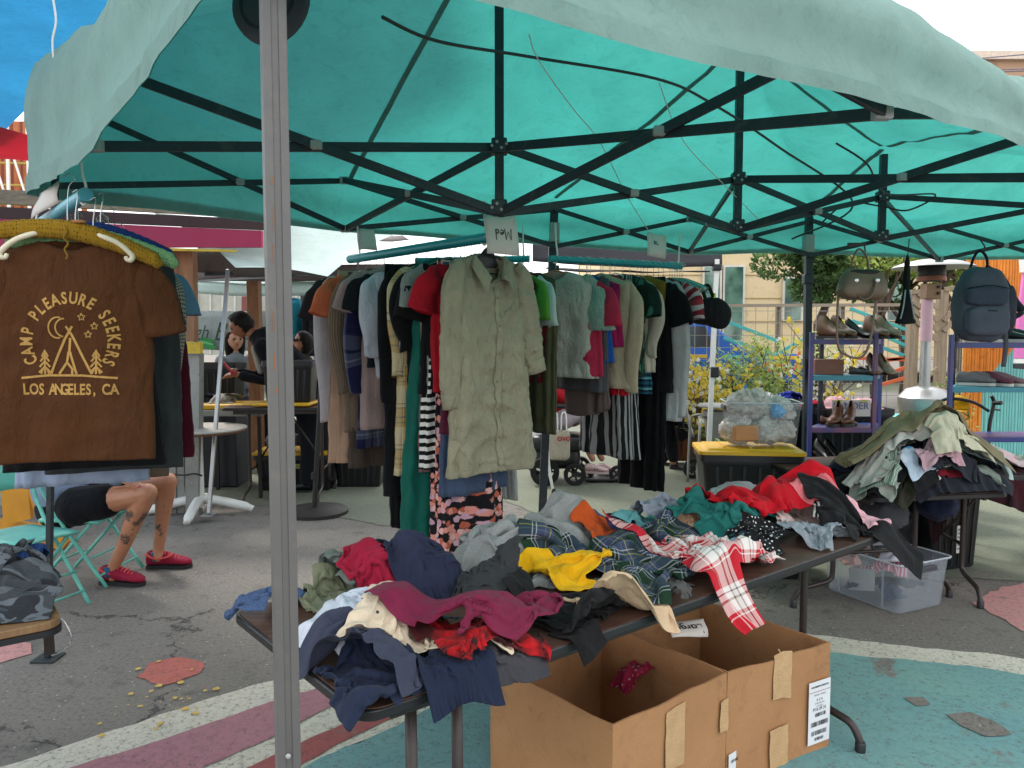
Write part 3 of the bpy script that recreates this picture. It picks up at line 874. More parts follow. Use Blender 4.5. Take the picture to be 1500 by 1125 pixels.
  np.clip(V, -1.5, 1.5, out=V)
 P2 = X.reshape(-1, 3).copy()
 F.H = H0
 if stamp: F.stamp(P2, na, nb)
 return P2, na, nb
def shape_mask(kind, na, nb):
 """which cells of the sheet exist: t-shirt, trouser or plain outlines"""
 i = (np.arange(na - 1) + .5) / (na - 1); j = (np.arange(nb - 1) + .5) / (nb - 1)
 I, J = np.meshgrid(i, j, indexing='ij')
 if kind == 'tee': return ~((I > 0.30) & ((J < 0.17 + 0.05*I) | (J > 0.83 - 0.05*I))) & ~((I < 0.05) & (np.abs(J - .5) < 0.12))
 if kind == 'trouser': return ~((I > 0.35) & (np.abs(J - .5) < 0.03 + 0.10 * (I - .35)))
 if kind == 'round': return ((I-.5)**2*1.0 + (J-.5)**2) < 0.26
 return np.ones_like(I, bool)
def upsample(Xg):
 def up(Y):
  n = Y.shape[0]; P_ = np.concatenate([2*Y[:1]-Y[1:2], Y, 2*Y[-1:]-Y[-2:-1]])
  mid_ = (-P_[:-3] + 9*P_[1:-2] + 9*P_[2:-1] - P_[3:]) / 16
  out = np.empty((2*n-1,) + Y.shape[1:]); out[0::2] = Y; out[1::2] = mid_
  return out
 return up(up(Xg).transpose(1, 0, 2)).transpose(1, 0, 2)
def ridges(Xg, La, Lb, seed, amp):
 n, m = Xg.shape[:2]
 du = np.gradient(Xg, axis=0); dv = np.gradient(Xg, axis=1)
 N_ = np.cross(du, dv); N_ /= np.linalg.norm(N_, axis=2, keepdims=True) + 1e-9
 if N_[..., 2].mean() < 0: N_ = -N_
 a, b = np.meshgrid(np.linspace(0, La, n), np.linspace(0, Lb, m), indexing='ij')
 f = wavy(seed + 3, 5, 16, 45); g_ = wavy(seed + 8, 4, 5, 12); h_ = wavy(seed + 11, 6, 30, 80)
 r = (1 - np.abs(f(a, b)) * 1.7); r = np.clip(r, -1, 1)
 e = np.clip(0.45 + 0.8 * g_(a, b), 0, 1.2)
 d = amp * (r * e + 0.28 * h_(a, b))
 return Xg + N_ * d[..., None]
def cloth_object(name, m, F, P2, na, nb, La, Lb, parent=None, mask='tee', thick=0.004, sub=1, rid=0.007, seed=1, up=True):
 Xg = P2.reshape(na, nb, 3)
 if up: Xg = upsample(Xg)
 Xg = ridges(Xg, La, Lb, seed, rid)
 na, nb = Xg.shape[:2]
 W_ = F.world(Xg.reshape(-1, 3))
 mk = shape_mask(mask, na, nb).ravel()
 I, J = np.meshgrid(np.arange(na - 1), np.arange(nb - 1), indexing='ij')
 a = (I * nb + J).ravel()[mk]
 quads = np.stack([a, a + 1, a + nb + 1, a + nb], 1)
 used = np.unique(quads); re = np.full(na * nb, -1); re[used] = np.arange(len(used))
 me = bpy.data.meshes.new(name)
 me.from_pydata(W_[used].tolist(), [], re[quads].tolist())
 uvl = me.uv_layers.new(name='UVMap')
 ga, gb = np.meshgrid(np.linspace(0, La, na), np.linspace(0, Lb, nb), indexing='ij')
 uv = np.stack([ga.ravel(), gb.ravel()], 1)[used]
 li = np.zeros(len(me.loops), dtype=np.int32); me.loops.foreach_get('vertex_index', li)
 uvl.data.foreach_set('uv', uv[li].astype(np.float32).ravel())
 me.update()
 if me.polygons[len(me.polygons)//2].normal.z < 0: me.flip_normals()
 o = link_mesh(name, me, m, parent)
 s = o.modifiers.new('thick', 'SOLIDIFY'); s.thickness = thick; s.offset = -0.5
 b = o.modifiers.new('soft', 'SUBSURF'); b.levels = sub; b.render_levels = sub
 return o
_sd = [100]
def drape(F, name, label, cat, m, px, py, La, Lb, ang=0.0, comp=(0.75, 0.75), mound=None, group=None, mask='tee', n=34, zc=None, lay=1, seed=None, sub=1, rid=0.007, up=True, **kw):
 """one garment lying on field F, about where the photo shows it"""
 _sd[0] += 1
 seed = seed or _sd[0]
 La *= 1.16; Lb *= 1.16; comp = (comp[0] / 1.16, comp[1] / 1.16)
 c = G(px, py, F.z + (0.012 + 0.45 * (mound[2] if mound else 0)) if zc is None else zc)
 cx, cy = F.loc(c)
 o = None
 for k in range(lay):
  mu = mound if k == 0 else None
  X, na, nb = settle(F, cx + 0.01*k, cy - 0.01*k, La, Lb, ang, comp, mu, n=n, seed=seed + 7*k, **kw)
  if k == 0:
   o = cloth_object(name, m, F, X, na, nb, La, Lb, mask=mask, sub=sub, rid=rid, seed=seed, up=up)
   tag(o, label, cat, group)
  else:
   cloth_object('fold', m, F, X, na, nb, La, Lb, parent=o, mask=mask, sub=sub, rid=rid, seed=seed, up=up)
 return o
# ------------------------------------------------------------------ folding tables
def wood_mat(name, c1, c2, rough=0.35, ax=(1, 12, 1), sc=4, spec=0.5):
 t = NT(name); v = tcoord(t); mp = t.n('ShaderNodeMapping'); mp.inputs['Scale'].default_value = ax; t.l(v, mp.inputs['Vector'])
 n = t.noise(mp.outputs[0], sc, 8, 0.65, 0.8); n2 = t.noise(v, 1.5, 4)
 c = t.ramp(n.outputs['Fac'], [(0.3, lin(c1)), (0.7, lin(c2))]).outputs[0]
 c = t.mix(t.ramp(n2.outputs['Fac'], [(0.4, 0.0), (0.8, 0.25)]).outputs[0], c, lin('8a8078'))
 t.bsdf(c, rough, bump=n.outputs['Fac'], bdist=0.0005, bstr=0.4); t.b.inputs['Specular IOR Level'].default_value = spec
 return t.done()
M_LAM = wood_mat('walnut_laminate', '3a251d', '5a4034', 0.5, spec=.25)
M_EDGE = plain('black_edge', '18181a', 0.45)
M_BRLEG = plain('brown_steel', '332b28', 0.4, 0.3)
def folding_table(label, org, u, L, W, z=0.74, legs=(0.16, 0.84), foot=0.33, group=None, cat='folding table', open_feet=True, straight=()):
 u = VC((u[0], u[1], 0)).normalized(); n = VC((-u.y, u.x, 0)); o = VC((org[0], org[1], 0))
 t = thing('folding_table', label, cat, (org[0], org[1], 0), group)
 r = 0.05; pts = []
 for cx, cy, a0 in ((L - r, r, -90), (L - r, W - r, 0), (r, W - r, 90), (r, r, 180)):
  for k in range(7):
   a = R(a0 + 15 * k); q = o + u * (cx + r * math.cos(a)) + n * (cy + r * math.sin(a)); pts.append((q.x, q.y))
 c = (o + u * L / 2 + n * W / 2)
 b = MB(); b.prism([((p[0] - c.x) * 0.992 + c.x, (p[1] - c.y) * 0.992 + c.y) for p in pts], z - 0.004, z + 0.002); b.build('tabletop', M_LAM, t)
 b = MB(); b.prism(pts, z - 0.026, z - 0.0005); b.build('edge_band', M_EDGE, t, bevel=0.004)
 b = MB()
 for s in (0.06, W - 0.06): b.beam(o + u * 0.1 + n * s + VC((0, 0, z - 0.045)), o + u * (L - 0.1) + n * s + VC((0, 0, z - 0.045)), 0.02, 0.035)
 b.build('apron', M_BRLEG, t, bevel=0.003)
 for f in tuple(straight) + tuple(legs):
  open_feet = f not in straight
  q = o + u * (L * f)
  for s, sg in (((0.13, -1), (W - 0.13, 1)) if open_feet else ((0.10, -1),)):
   b = MB(); p = q + n * s
   lead = p + n * (sg * 0.01)
   if open_feet:
    b.tube(smooth_pts([p + VC((0, 0, z - 0.03)), p + VC((0, 0, 0.35)), p + VC((0, 0, 0.20)), p + n * sg * 0.02 + VC((0, 0, 0.145)), p + n * sg * 0.12 + VC((0, 0, 0.12)), p + n * sg * 0.2 + VC((0, 0, 0.10)), p + n * sg * 0.235 + VC((0, 0, 0.05)), p + n * sg * 0.24 + VC((0, 0, 0.012))], 5), 0.0145, 10)
   else:
    b.tube([p + VC((0, 0, z - 0.03)), lead + VC((0, 0, 0.01))], 0.0145, 10)
   lo = b.build('leg', M_BRLEG, t, smooth=True)
   b = MB(); e = p + n * sg * 0.24 if open_feet else lead
   b.lathe((e.x, e.y, 0), [(0.019, 0.0), (0.019, 0.04), (0.016, 0.045)], 12); b.build('foot_cap', M_EDGE, lo, smooth='auto')
  if not open_feet: continue
  b = MB(); b.tube([q + n * 0.13 + VC((0, 0, 0.30)), q + n * (W - 0.13) + VC((0, 0, 0.30))], 0.011, 8)
  b.tube([q + n * W / 2 + VC((0, 0, 0.30)), q + n * W / 2 + u * (0.35 if f < 0.5 else -0.35) + VC((0, 0, z - 0.04))], 0.009, 8)
  b.build('cross_brace', M_BRLEG, t, smooth=True)
 return t
TA = VC((-0.32, 1.59)); TB = VC((1.56, 3.12))
tdir = (TB - TA).normalized(); TLEN = (TB - TA).length
folding_table('long dark walnut folding table heaped with clothes nearest the camera', TA, tdir, TLEN, 0.80, legs=(0.82,), straight=(.075, .13))
FA = Field(TA, tdir, TLEN, 0.80, 0.742)
GA = 'clothes heaped on the long front table'
def fa(name, label, cat, m, px, py, La, Lb, ang=0.0, comp=(0.75, 0.75), mound=None, **kw):
 La *= .86; Lb *= .86
 return drape(FA, name, label, cat, m, px, py, La, Lb, ang, comp, mound, GA, **kw)
WT = 0.5
fa('jeans', 'blue denim jeans bunched at far left corner of the front table', 'jeans', fab('46597a', 'heather', ('33435f',)), 398, 878, .45, .3, .4, (.5, .5), (.10, .08, .05), mask='', n=24)
fa('sweatshirt', 'sage green sweatshirt mounded beside the grey pole', 'sweatshirt', fab('6f735c'), 465, 827, .40, .46, .9, (.62, .6), (.10, .10, .12))
fa('shirt', 'dull grey green shirt between sage sweatshirt and crimson hoodie', 'shirt', fab('5e6660'), 515, 852, .45, .35, 1.6, (.6, .6), (.1, .08, .06), n=26)
fa('hoodie', 'crimson hoodie crumpled left of the navy folded sweatshirt', 'hoodie', fab('8c1530'), 577, 842, .52, .5, .2, (.62, .6), (.13, .12, .08))
fa('sweatshirt', 'thick navy sweatshirt folded on top of the crimson hoodie', 'sweatshirt', fab('262a3f'), 625, 837, .30, .40, -.15, (.86, .86), (.10, .12, .12), mask='', warp=.02, amp=.02)
fa('sweatpants', 'royal blue sweatpants bunched behind the grey hoodie', 'sweatpants', fab('2d4a7a', 'heather', ('264068',)), 845, 765, .5, .50, .6, (.6, .6), (.12, .11, .14))
fa('hoodie', 'heather grey hoodie spread on top of charcoal and blue clothes', 'hoodie', fab('8f908e', 'heather', ('7c7d7b',), fuzz=.05), 762, 790, 1.02, .84, .1, (.72, .66), (.27, .17, .12))
fa('sweatshirt', 'charcoal washed sweatshirt between navy sweatshirt and black stack', 'sweatshirt', fab('333435'), 746, 843, .46, .36, .4, (.78, .75), (.17, .13, .12))
fa('tee_shirt', 'plain orange cloth lying flat between blue sweatpants and green flannel', 'shirt', fab('b04a1e'), 903, 799, .22, .36, .1, (.96, .96), (.16, .14, .05), mask='', warp=.01, amp=.01, n=20)
fa('flannel_shirt', 'dark red and navy plaid shirt tucked behind the orange cloth', 'shirt', fab('5a1c30', 'plaid', ('1c2444', '2a2f55', '1a1f3c', '8a5a66'), scale=9), 905, 766, .4, .3, .2, (.7, .7), (.12, .08, .05), n=24)
fa('top', 'pale aqua top at the far edge of the table', 'top', fab('6fa9ad'), 910, 752, .4, .25, .3, (.7, .6), (.12, .07, .05), n=24)
fa('sweatshirt', 'lilac grey sweatshirt rolled at the far edge above the peach knit', 'sweatshirt', fab('8d8f9b', 'heather', ('7f818d',)), 996, 754, .65, .5, .0, (.75, .7), (.24, .11, .10))
fa('sweater', 'peach knit sweater between lilac sweatshirt and green flannel', 'sweater', fab('d9b392'), 994, 780, .48, .42, .1, (.8, .75), (.14, .1, .04), warp=.03)
fa('tee_shirt', 'black t-shirt stack, lower one, hanging over the table edge', 't-shirt', fab('161617'), 924, 923, .36, .40, .05, (.9, .85), (.14, .13, .05), warp=.03, hm=.06)
fa('tee_shirt', 'black t-shirts folded thick below the yellow shirt', 't-shirt', fab('1d1d1e'), 940, 899, .36, .44, .05, (.88, .85), (.15, .17, .14), warp=.03, amp=.03, hm=0.05)
fa('tee_shirt', 'off white shirt peeking out beside the black stack', 't-shirt', fab('bdbab4'), 897, 859, .16, .14, -.7, (.85, .8), None, mask='', n=20)
fa('trousers', 'dark grey trousers under the green flannel shirt', 'trousers', fab('4c4a49'), 1040, 864, .34, .40, .0, (.8, .7), (.14, .11, .07))
fa('tee_shirt', 'beige t-shirt drooping over the front edge above the card', 't-shirt', fab('c3a888'), 1086, 951, .5, .34, .05, (.78, .75), (.16, .09, .05), hm=.10)
fa('flannel_shirt', 'green, navy and white plaid flannel shirt crumpled mid table', 'flannel shirt', fab('16301f', 'plaid', ('b4b4bc', '39415c', '5a6068', 'a8a23c'), scale=7.5), 1110, 841, 1.3, 1.0, .15, (.62, .66), (.26, .2, .12), warp=.08, n=44)
fa('shirt', 'light blue cloth scrap between lilac sweatshirt and dotted blouse', 'shirt', fab('7fa6b6'), 1085, 785, .3, .22, .3, (.7, .7), (.08, .05, .04), n=20)
fa('sweater', 'dark teal sweater stretched along the far edge', 'sweater', fab('1f6660', 'heather', ('1a5852',)), 1077, 759, .85, .5, -.12, (.78, .65), (.26, .12, .12))
fa('blouse', 'black blouse with white polka dots beside the teal sweater', 'blouse', fab('141416', 'dots', ('d8d8d8',), scale=48), 1143, 788, .62, .34, -.25, (.8, .7), (.2, .08, .05))
fa('flannel_shirt', 'red, white and grey plaid flannel shirt falling over the front edge', 'flannel shirt', fab('b01f2c', 'plaid', ('d8d2cc', 'd6d2cc', '6b6658', '1d1d1c'), scale=7), 1237, 855, .56, .92, -.12, (.74, .75), (.15, .24, .09), warp=.07, n=44, hm=.12)
fa('shorts', 'pale grey denim shorts near the right end of the table', 'shorts', fab('8d9399', 'heather', ('6d757e',)), 1253, 788, .42, .34, .0, (.75, .7), (.14, .12, .07), mask='trouser')
fa('top', 'mauve striped pyjama top behind the teal sweater', 'top', fab('a98c92', 'stripeU', ('8d9a98',), scale=14), 1080, 725, .55, .35, -.1, (.7, .65), (.17, .1, .09))
fa('blouse', 'white and pink blouse spread at the back right corner', 'blouse', fab('c9b3ae'), 1210, 714, .75, .5, -.1, (.8, .75), (.2, .13, .16), hm=.10, zc=.86)
fa('sweatshirt', 'bright red sweatshirt spread across the right back of the table', 'sweatshirt', fab('b5101f'), 1161, 724, .88, .5, -.25, (.82, .72), (.2, .13, .14), zc=.86)
fa('romper', 'black and white striped top under the salmon shirt', 'top', fab('1a1a1a', 'stripeV', ('d0cfcb',), scale=60), 1217, 765, .34, .22, .2, (.7, .7), (.1, .06, .06), n=24)
fa('shirt', 'salmon pink shirt over the striped top', 'shirt', fab('cf6f74'), 1230, 760, .40, .34, .1, (.75, .75), (.1, .08, .03))
fa('jacket', 'black jacket slumped over the right end of the table', 'jacket', fab('1b1b1d'), 1328, 751, .6, .5, -.75, (.82, .75), (.12, .1, .04), zc=.84, hm=.14)
fa('top', 'pale pink top bunched against the black jacket', 'top', fab('d9a3ab'), 1314, 709, .18, .18, -.6, (.7, .7), (.05, .04, .03), hm=.05, n=24, zc=.9)
fa('shirt', 'white cotton shirt rumpled at the left end of the table', 'shirt', fab('b9bfc9'), 531, 906, .54, .42, .15, (.72, .68), (.18, .14, .10), warp=.08, n=40, hm=.05)
fa('sweatshirt', 'navy sweatshirt bundled at the near left corner', 'sweatshirt', fab('20283c'), 519, 1058, 0.66, .48, .1, (.82, .75), (.19, .13, .09), n=40, hm=.04)
fa('sweatshirt', 'slate blue sweatshirt spread on top of the navy one', 'sweatshirt', fab('363a4a'), 486, 995, .66, .54, .35, (.82, .74), (.2, .14, .10), n=42, hm=.05)
fa('shorts', 'dark grey shorts under the cream shirt at the front edge', 'shorts', fab('3a393d'), 896, 1046, 0.30, .22, .1, (.85, .85), (.14, .1, .03), mask='', hm=.04)
fa('trousers', 'navy trousers folded over the front edge below the cream shirt', 'trousers', fab('1b2338'), 852, 1093, 0.26, .18, .02, (.88, .85), None, mask='', warp=.02, hm=.07)
fa('tee_shirt', 'cream t-shirt lying across the front edge', 't-shirt', fab('cdbba3'), 820, 1035, .62, .56, -.85, (.8, .72), (.2, .14, .05), n=40, hm=.07)
fa('tie_dye_shirt', 'red and black tie dye shirt on top of the cream one', 'shirt', fab('a8141a', 'tiedye', ('1d1214',), scale=9), 825, 998, .54, .36, -.35, (.72, .68), (.2, .09, .05), n=38, hm=0.07)
fa('hoodie', 'burgundy hoodie crumpled in the middle of the near heap', 'hoodie', fab('6e1f3a'), 741, 915, .74, .5, -.15, (.66, .62), (.24, .12, .07), warp=.10, n=44)
fa('tee_shirt', 'bright yellow t-shirt lying on the black folded shirts', 't-shirt', fab('e0a912'), 849, 837, .5, .3, .15, (.72, .7), (.1, .05, .02), n=28)
# ------------------------------------------------------------------ garments on hangers
M_TEALPIPE = plain('teal_painted_pipe', '1c8f96', 0.45, 0.1)
M_BLUEPIPE = plain('sky_blue_pipe', '4f9fb0', 0.45, 0.1)
M_WIRE = plain('chrome_wire', 'b9bcbc', 0.25, 0.9)
M_HB = plain('hanger_black', '1a1a1c', 0.4); M_HW = plain('hanger_white', 'd8d8d2', 0.4); M_HG = plain('hanger_green', '6fa03c', 0.4); M_HT = plain('hanger_teal', '4c8f86', 0.4); M_HGY = plain('hanger_grey', '7f8684', 0.4); M_HWD = plain('hanger_wood', 'a87a4a', 0.5)
HANG = {'black': M_HB, 'white': M_HW, 'green': M_HG, 'teal': M_HT, 'grey': M_HGY, 'wood': M_HWD, 'wire': M_WIRE}
def ftop(w):  # front normal
 return VC((w.y, -w.x, 0))
def hanger(cx, cy, rz, w, col, label, half=0.20, thick=0.0045, drop=0.075, group=None, slope=0.34, bar=True, flat=False):
 o = VC((cx, cy, rz)); X = VC((w[0], w[1], 0)).normalized()
 r = 0.022
 pts = [o + X * (r * math.cos(a)) + VC((0, 0, r * math.sin(a) + 0.002)) for a in [R(k) for k in (-10, 25, 60, 90, 125, 160, 200, 235, 262)]]
 pts[-1] = o + VC((0, 0, -r)); pts += [o + VC((0, 0, -drop))]
 t = thing('hanger', label, 'hanger', (cx, cy, rz), group)
 b = MB(); b.tube(pts, 0.0017, 6); b.build('hook', M_WIRE, t, smooth=True)
 c = o + VC((0, 0, -drop))
 arm = [c - X * half + VC((0, 0, -half * slope)), c - X * half * .6 + VC((0, 0, -half * slope * .52)), c - X * half * .2 + VC((0, 0, -.008)), c, c + X * half * .2 + VC((0, 0, -.008)), c + X * half * .6 + VC((0, 0, -half * slope * .52)), c + X * half + VC((0, 0, -half * slope))]
 b = MB(); b.tube(smooth_pts(arm, 3), thick * (1.6 if flat else 1), 6)
 if bar: b.tube([arm[0], c - X * half * .9 + VC((0, 0, -half * slope - .02)), c + X * half * .9 + VC((0, 0, -half * slope - .02)), arm[-1]], thick * .8, 6)
 b.build('frame', HANG.get(col, M_HB) if isinstance(col, str) else col, t, smooth=True)
 return t
def garment(name, label, cat, m, cx, cy, rz, w, L=0.7, hw=0.21, bot=0.24, th=0.045, sleeve=None, sl=0.2, neck=0.085, dip=0.06, fold=0.012, seed=1, group=None, drop=0.075,
   slope=0.34, waist=None, rows=34, cols=64, hem=0.0, kind='top', sag=0.0, open_=0.0, hangc='black', sway=0.0, smat=None, hangl=None, crease=0.006, sub=0, mk_hanger=True):
 """body and sleeves of one hung garment; w = direction of its width; the front faces (w.y, -w.x)"""
 rg = np.random.RandomState(seed)
 X = VC((w[0], w[1])).normalized(); Yv = VC((-X.y, X.x))
 z0 = rz - drop + 0.004
 if mk_hanger: hanger(cx, cy, rz, X, hangc, hangl or ' '.join(('%s hanger holding the %s' % (hangc if isinstance(hangc, str) else 'crochet', label)).split()[:16]), half=min(hw * .95, .21), drop=drop, slope=slope, group='hangers in use on the rails')
 A = np.linspace(0, 2 * PI, cols, endpoint=False); f = np.linspace(0, 1, rows) ** 0.9
 Ag, Fg = np.meshgrid(A, f)
 ca, sa = np.cos(Ag), np.sin(Ag)
 sx = np.sign(ca) * np.abs(ca) ** 0.75; sy = np.sign(sa) * np.abs(sa) ** 0.9
 if kind == 'skirt':
  half = (hw + (bot - hw) * Fg)
  top = np.zeros_like(Fg)
  thick = th * (0.35 + 0.65 * np.minimum(1, Fg * 3))
 else:
  wst = waist if waist is not None else hw + (bot - hw) * 0.35
  half = np.interp(Fg, [0, 0.12, 0.45, 1.0], [hw, hw * 1.02, wst, bot])
  thick = th * np.interp(Fg, [0, 0.06, 0.3, 1.0], [0.22, 0.5, 0.95, 1.0])
 x = half * sx
 ks = rg.choice(np.arange(3, 15), 6, replace=False); am = rg.uniform(.4, 1, 6) * (6.0 / ks) ** .6; ph = rg.uniform(0, 6.28, 6); dr = rg.uniform(-2.0, 2.0, 6)
 fo = 0
 for i in range(6): fo = fo + am[i] * np.sin(ks[i] * Ag + ph[i] + dr[i] * Fg + 0.6 * np.sin(3 * Fg + ph[i]))
 fo = fo / am.sum() * 2.2
 dn = fold * np.interp(Fg, [0, .1, .5, 1], [0.08, .3, .85, 1.2]) * fo
 y = thick * sy + dn * sa
 x = x + dn * 0.6 * ca
 wf = wavy(seed + 5, 6, 14, 50); wr = (1 - np.abs(wf(Ag * 0.12 * 1.5, Fg * L)) * 1.6)
 y = y + crease * np.clip(wr, -.6, 1) * np.sign(sa) * np.minimum(1, Fg * 6) * np.abs(sa) ** .5
 ax = np.abs(x)
 if kind == 'skirt': zt = np.zeros_like(x)
 else:
  zt = -slope * np.maximum(0, ax - neck * .6)
  inn = np.clip(1 - (ax / neck) ** 2, 0, 1)
  zt = zt - inn * np.where(sa < 0, dip, 0.012) * np.exp(-Fg * 9)
  zt = zt * np.exp(-Fg * 2.2)
 z = zt - L * Fg + hem * Fg * (x / max(bot, .01)) + sag * Fg * np.cos(x * 9)
 y = y + sway * Fg ** 2 + 0.01 * np.sin(3 * Fg + seed)
 x = x + 0.012 * np.sin(2.5 * Fg + seed * 1.7) * Fg
 px_ = cx + x * X.x + y * Yv.x; py_ = cy + x * X.y + y * Yv.y; pz_ = z0 + z
 P_ = np.stack([px_, py_, pz_], -1)
 P_ = np.concatenate([P_, P_[:, :1]], 1)
 U = np.concatenate([Ag, np.full((rows, 1), 2 * PI)], 1) * (hw * 4 / 6.28); Vv = np.concatenate([Fg, Fg[:, :1]], 1) * L
 b = MB(); n, k = P_.shape[:2]
 fs = [(i*k+j, (i+1)*k+j, (i+1)*k+j+1, i*k+j+1) for i in range(n-1) for j in range(k-1)]
 b.add(P_.reshape(-1, 3).tolist(), fs, np.stack([U, Vv], -1).reshape(-1, 2).tolist())
 me = b.mesh(name)
 o = link_mesh(name, me, m)
 s = o.modifiers.new('thick', 'SOLIDIFY'); s.thickness = 0.003
 if sub:
  q = o.modifiers.new('soft', 'SUBSURF'); q.levels = sub; q.render_levels = sub
 wrinkle_mesh(o, seed % 97, .0045 if rows < 60 else .001, 1.1, .5)
 tag(o, label, cat, group)
 if sleeve:
  for sg in (-1, 1):
   zs = -slope * (hw - neck * .6)
   if sleeve == 'short':
    path = [(hw * .78, zs + .006), (hw * .93, zs - .022), (hw + .035, zs - sl * .42), (hw + .06, zs - sl * .95)]
    rad = [.014, .046, .074, .086]; flat = [.25, .34, .40, .36]
   elif sleeve == 'cap':
    path = [(hw * .82, zs + .0), (hw * .95, zs - .03), (hw + .02, zs - sl * .9)]; rad = [.04, .06, .07]; flat = [.3, .35, .35]
   else:
    e = sl
    path = [(hw * .78, zs + .004), (hw * .92, zs - .03), (hw + .012, zs - e * .2), (hw + .022 + .01*rg.rand(), zs - e * .5), (hw + .008, zs - e * .8), (hw + .004, zs - e)]
    rad = [.012, .042, .068, .066, .058, .05]; flat = [.25, .36, .48, .5, .5, .45]
   pts = smooth_pts([VC((a * sg, 0, c)) for a, c in path], 6)
   nn = len(pts); K = 18; vs = []; uvs = []
   for i, q in enumerate(pts):
    q = VC(q); q2 = VC(pts[min(nn-1, i+1)]); q1 = VC(pts[max(0, i-1)])
    t_ = (q2 - q1); t_ = t_.normalized() if t_.length > 1e-6 else VC((0, 0, -1))
    sd = VC((t_.z, 0, -t_.x)) * -1
    ff = i / (nn - 1); ri = np.interp(ff, np.linspace(0, 1, len(rad)), rad); fl = np.interp(ff, np.linspace(0, 1, len(flat)), flat)
    for j in range(K + 1):
     a = 2 * PI * j / K
     wv = 1 + 0.16 * min(1, ff * 3) * math.sin(4 * a + seed + sg + 3 * ff) + 0.10 * math.sin(15 * ff + 2 * a + seed * 2.1 + sg) * min(1, ff * 4)
     p = q + sd * (ri * math.cos(a)) + VC((0, 1, 0)) * (ri * fl * math.sin(a) * wv)
     p.y += 0.012 * math.sin(9 * ff + seed)
     p.z += 0.006 * math.sin(21 * ff + a * 2 + seed)
     vs.append((cx + p.x * X.x + p.y * Yv.x, cy + p.x * X.y + p.y * Yv.y, z0 + p.z + sway * 0)); uvs.append((a * .06, ff * sl + .2))
   b = MB(); fs = [(i*(K+1)+j, (i+1)*(K+1)+j, (i+1)*(K+1)+j+1, i*(K+1)+j+1) for i in range(nn-1) for j in range(K)]
   b.add(vs, fs, uvs)
   so = link_mesh('sleeve', b.mesh('sleeve'), smat or m, o)
   s = so.modifiers.new('thick', 'SOLIDIFY'); s.thickness = 0.003
 return o
def rail(label, a, b, r, m, hooks):
 t = thing('hanging_rail', label, 'clothes rail', a)
 q = MB(); q.tube([a, b], r, 14); q.build('pipe', m, t, smooth='auto')
 for p, top in hooks:
  h = MB(); h.tube(smooth_pts([top + VC((0, 0, 0)), (VC(p) + VC(top)) / 2 + VC((.004, 0, 0)), VC(p) + VC((0.012, 0, r + .008)), VC(p) + VC((.004, 0, -r - .006)), VC(p) + VC((-.02, 0, -r * .3))], 5), 0.005, 7)
  h.build('hook', M_WHITEPL, t, smooth=True)
 return t
# ---- rail A: the full rack in the middle
RA0 = VC((-0.11, 3.50, 1.985)); RA1 = VC((-0.885, 4.36, 1.975))
rail('thick teal pipe rail crowded with hangers, left of the Med card', RA0 + (RA0 - RA1).normalized() * 0.05, RA1 + (RA1 - RA0).normalized() * .05, 0.024, M_TEALPIPE, [(RA0.lerp(RA1, .97), RA0.lerp(RA1, .97) + VC((0, .0, .2))), (RA0.lerp(RA1, .02), RA0.lerp(RA1, .02) + VC((0.0, 0.02, .17)))])
wA = VC((0.74, 0.67))
GRA = 'clothes on the full middle rail'
def ra(t, name, label, cat, m, **kw):
 p = RA0.lerp(RA1, t); rj = random.Random(int(t*1e4)); kw['drop'] = kw.get('drop', .075) + rj.uniform(-.012, .02)
 kw.setdefault('hangc', random.choice(['grey', 'teal', 'black', 'green', 'white']))
 return garment(name, label, cat, m, p.x, p.y, p.z, Matrix.Rotation(rj.uniform(-.16, .16), 2) @ wA, seed=int(t * 1000) + 3, group=GRA, **kw)
SAGE = fab('8f8a74', wr=2.8)
# long things first
ra(.13, 'dress', 'black and blush flower print long skirt under the sage shirt', 'skirt', fab('17151a', 'floral', ('d98f83', 'e0b0a8', 'b8604a', 'c9a0ae'), scale=34), L=1.42, hw=.16, bot=.20, kind='skirt', fold=.02, th=.06, drop=.1)
ra(.24, 'dress', 'long emerald green pleated velvet dress', 'dress', fab('05564a', rough=.6), L=1.43, hw=.21, bot=.29, fold=.032, th=.06)
ra(.10, 'skirt', 'washed blue denim skirt below the sage shirt hem', 'skirt', fab('44526b', 'heather', ('3a475e',)), L=1.06, hw=.17, bot=.21, kind='skirt', fold=.012, hangc='black', drop=.10)
ra(.17, 'dress', 'black dress with bold white horizontal stripes', 'dress', fab('121214', 'stripeV', ('d8d6d0',), scale=26), L=.97, hw=.19, bot=.24)
ra(.05, 'dress', 'dark maroon dress edge behind the sage shirt', 'dress', fab('4a1428'), L=.78, hw=.20, bot=.24)
ra(.21, 'dress', 'long dusty pink ribbed dress', 'dress', fab('80625f', 'stripeU', ('74595a',), scale=80), L=.98, hw=.2, bot=.22)
ra(.26, 'dress', 'dark navy long dress behind the striped one', 'dress', fab('17162c'), L=1.18, hw=.19, bot=.22, fold=.02)
ra(.085, 'blouse', 'bright red blouse just behind the sage shirt', 'blouse', fab('9c1222'), L=.6, hw=.22, bot=.23, sleeve='short', sl=.2)
ra(.145, 'tee_shirt', 'plain black t-shirt with wide short sleeves', 't-shirt', fab('101012'), L=.62, hw=.235, bot=.24, sleeve='short', sl=.24)
ra(.20, 'sweater', 'light grey ribbed sweater with short sleeves', 'sweater', fab('7f8480', 'stripeU', ('747a76',), scale=90), L=.64, hw=.225, bot=.23, sleeve='short', sl=.2)
ra(.27, 'blouse', 'black blouse printed with white blossoms', 'blouse', fab('0f0f11', 'floral', ('0f0f11', 'c9c9c9', '0f0f11', '141416'), scale=11), L=.92, hw=.23, bot=.25, sleeve='long', sl=.36)
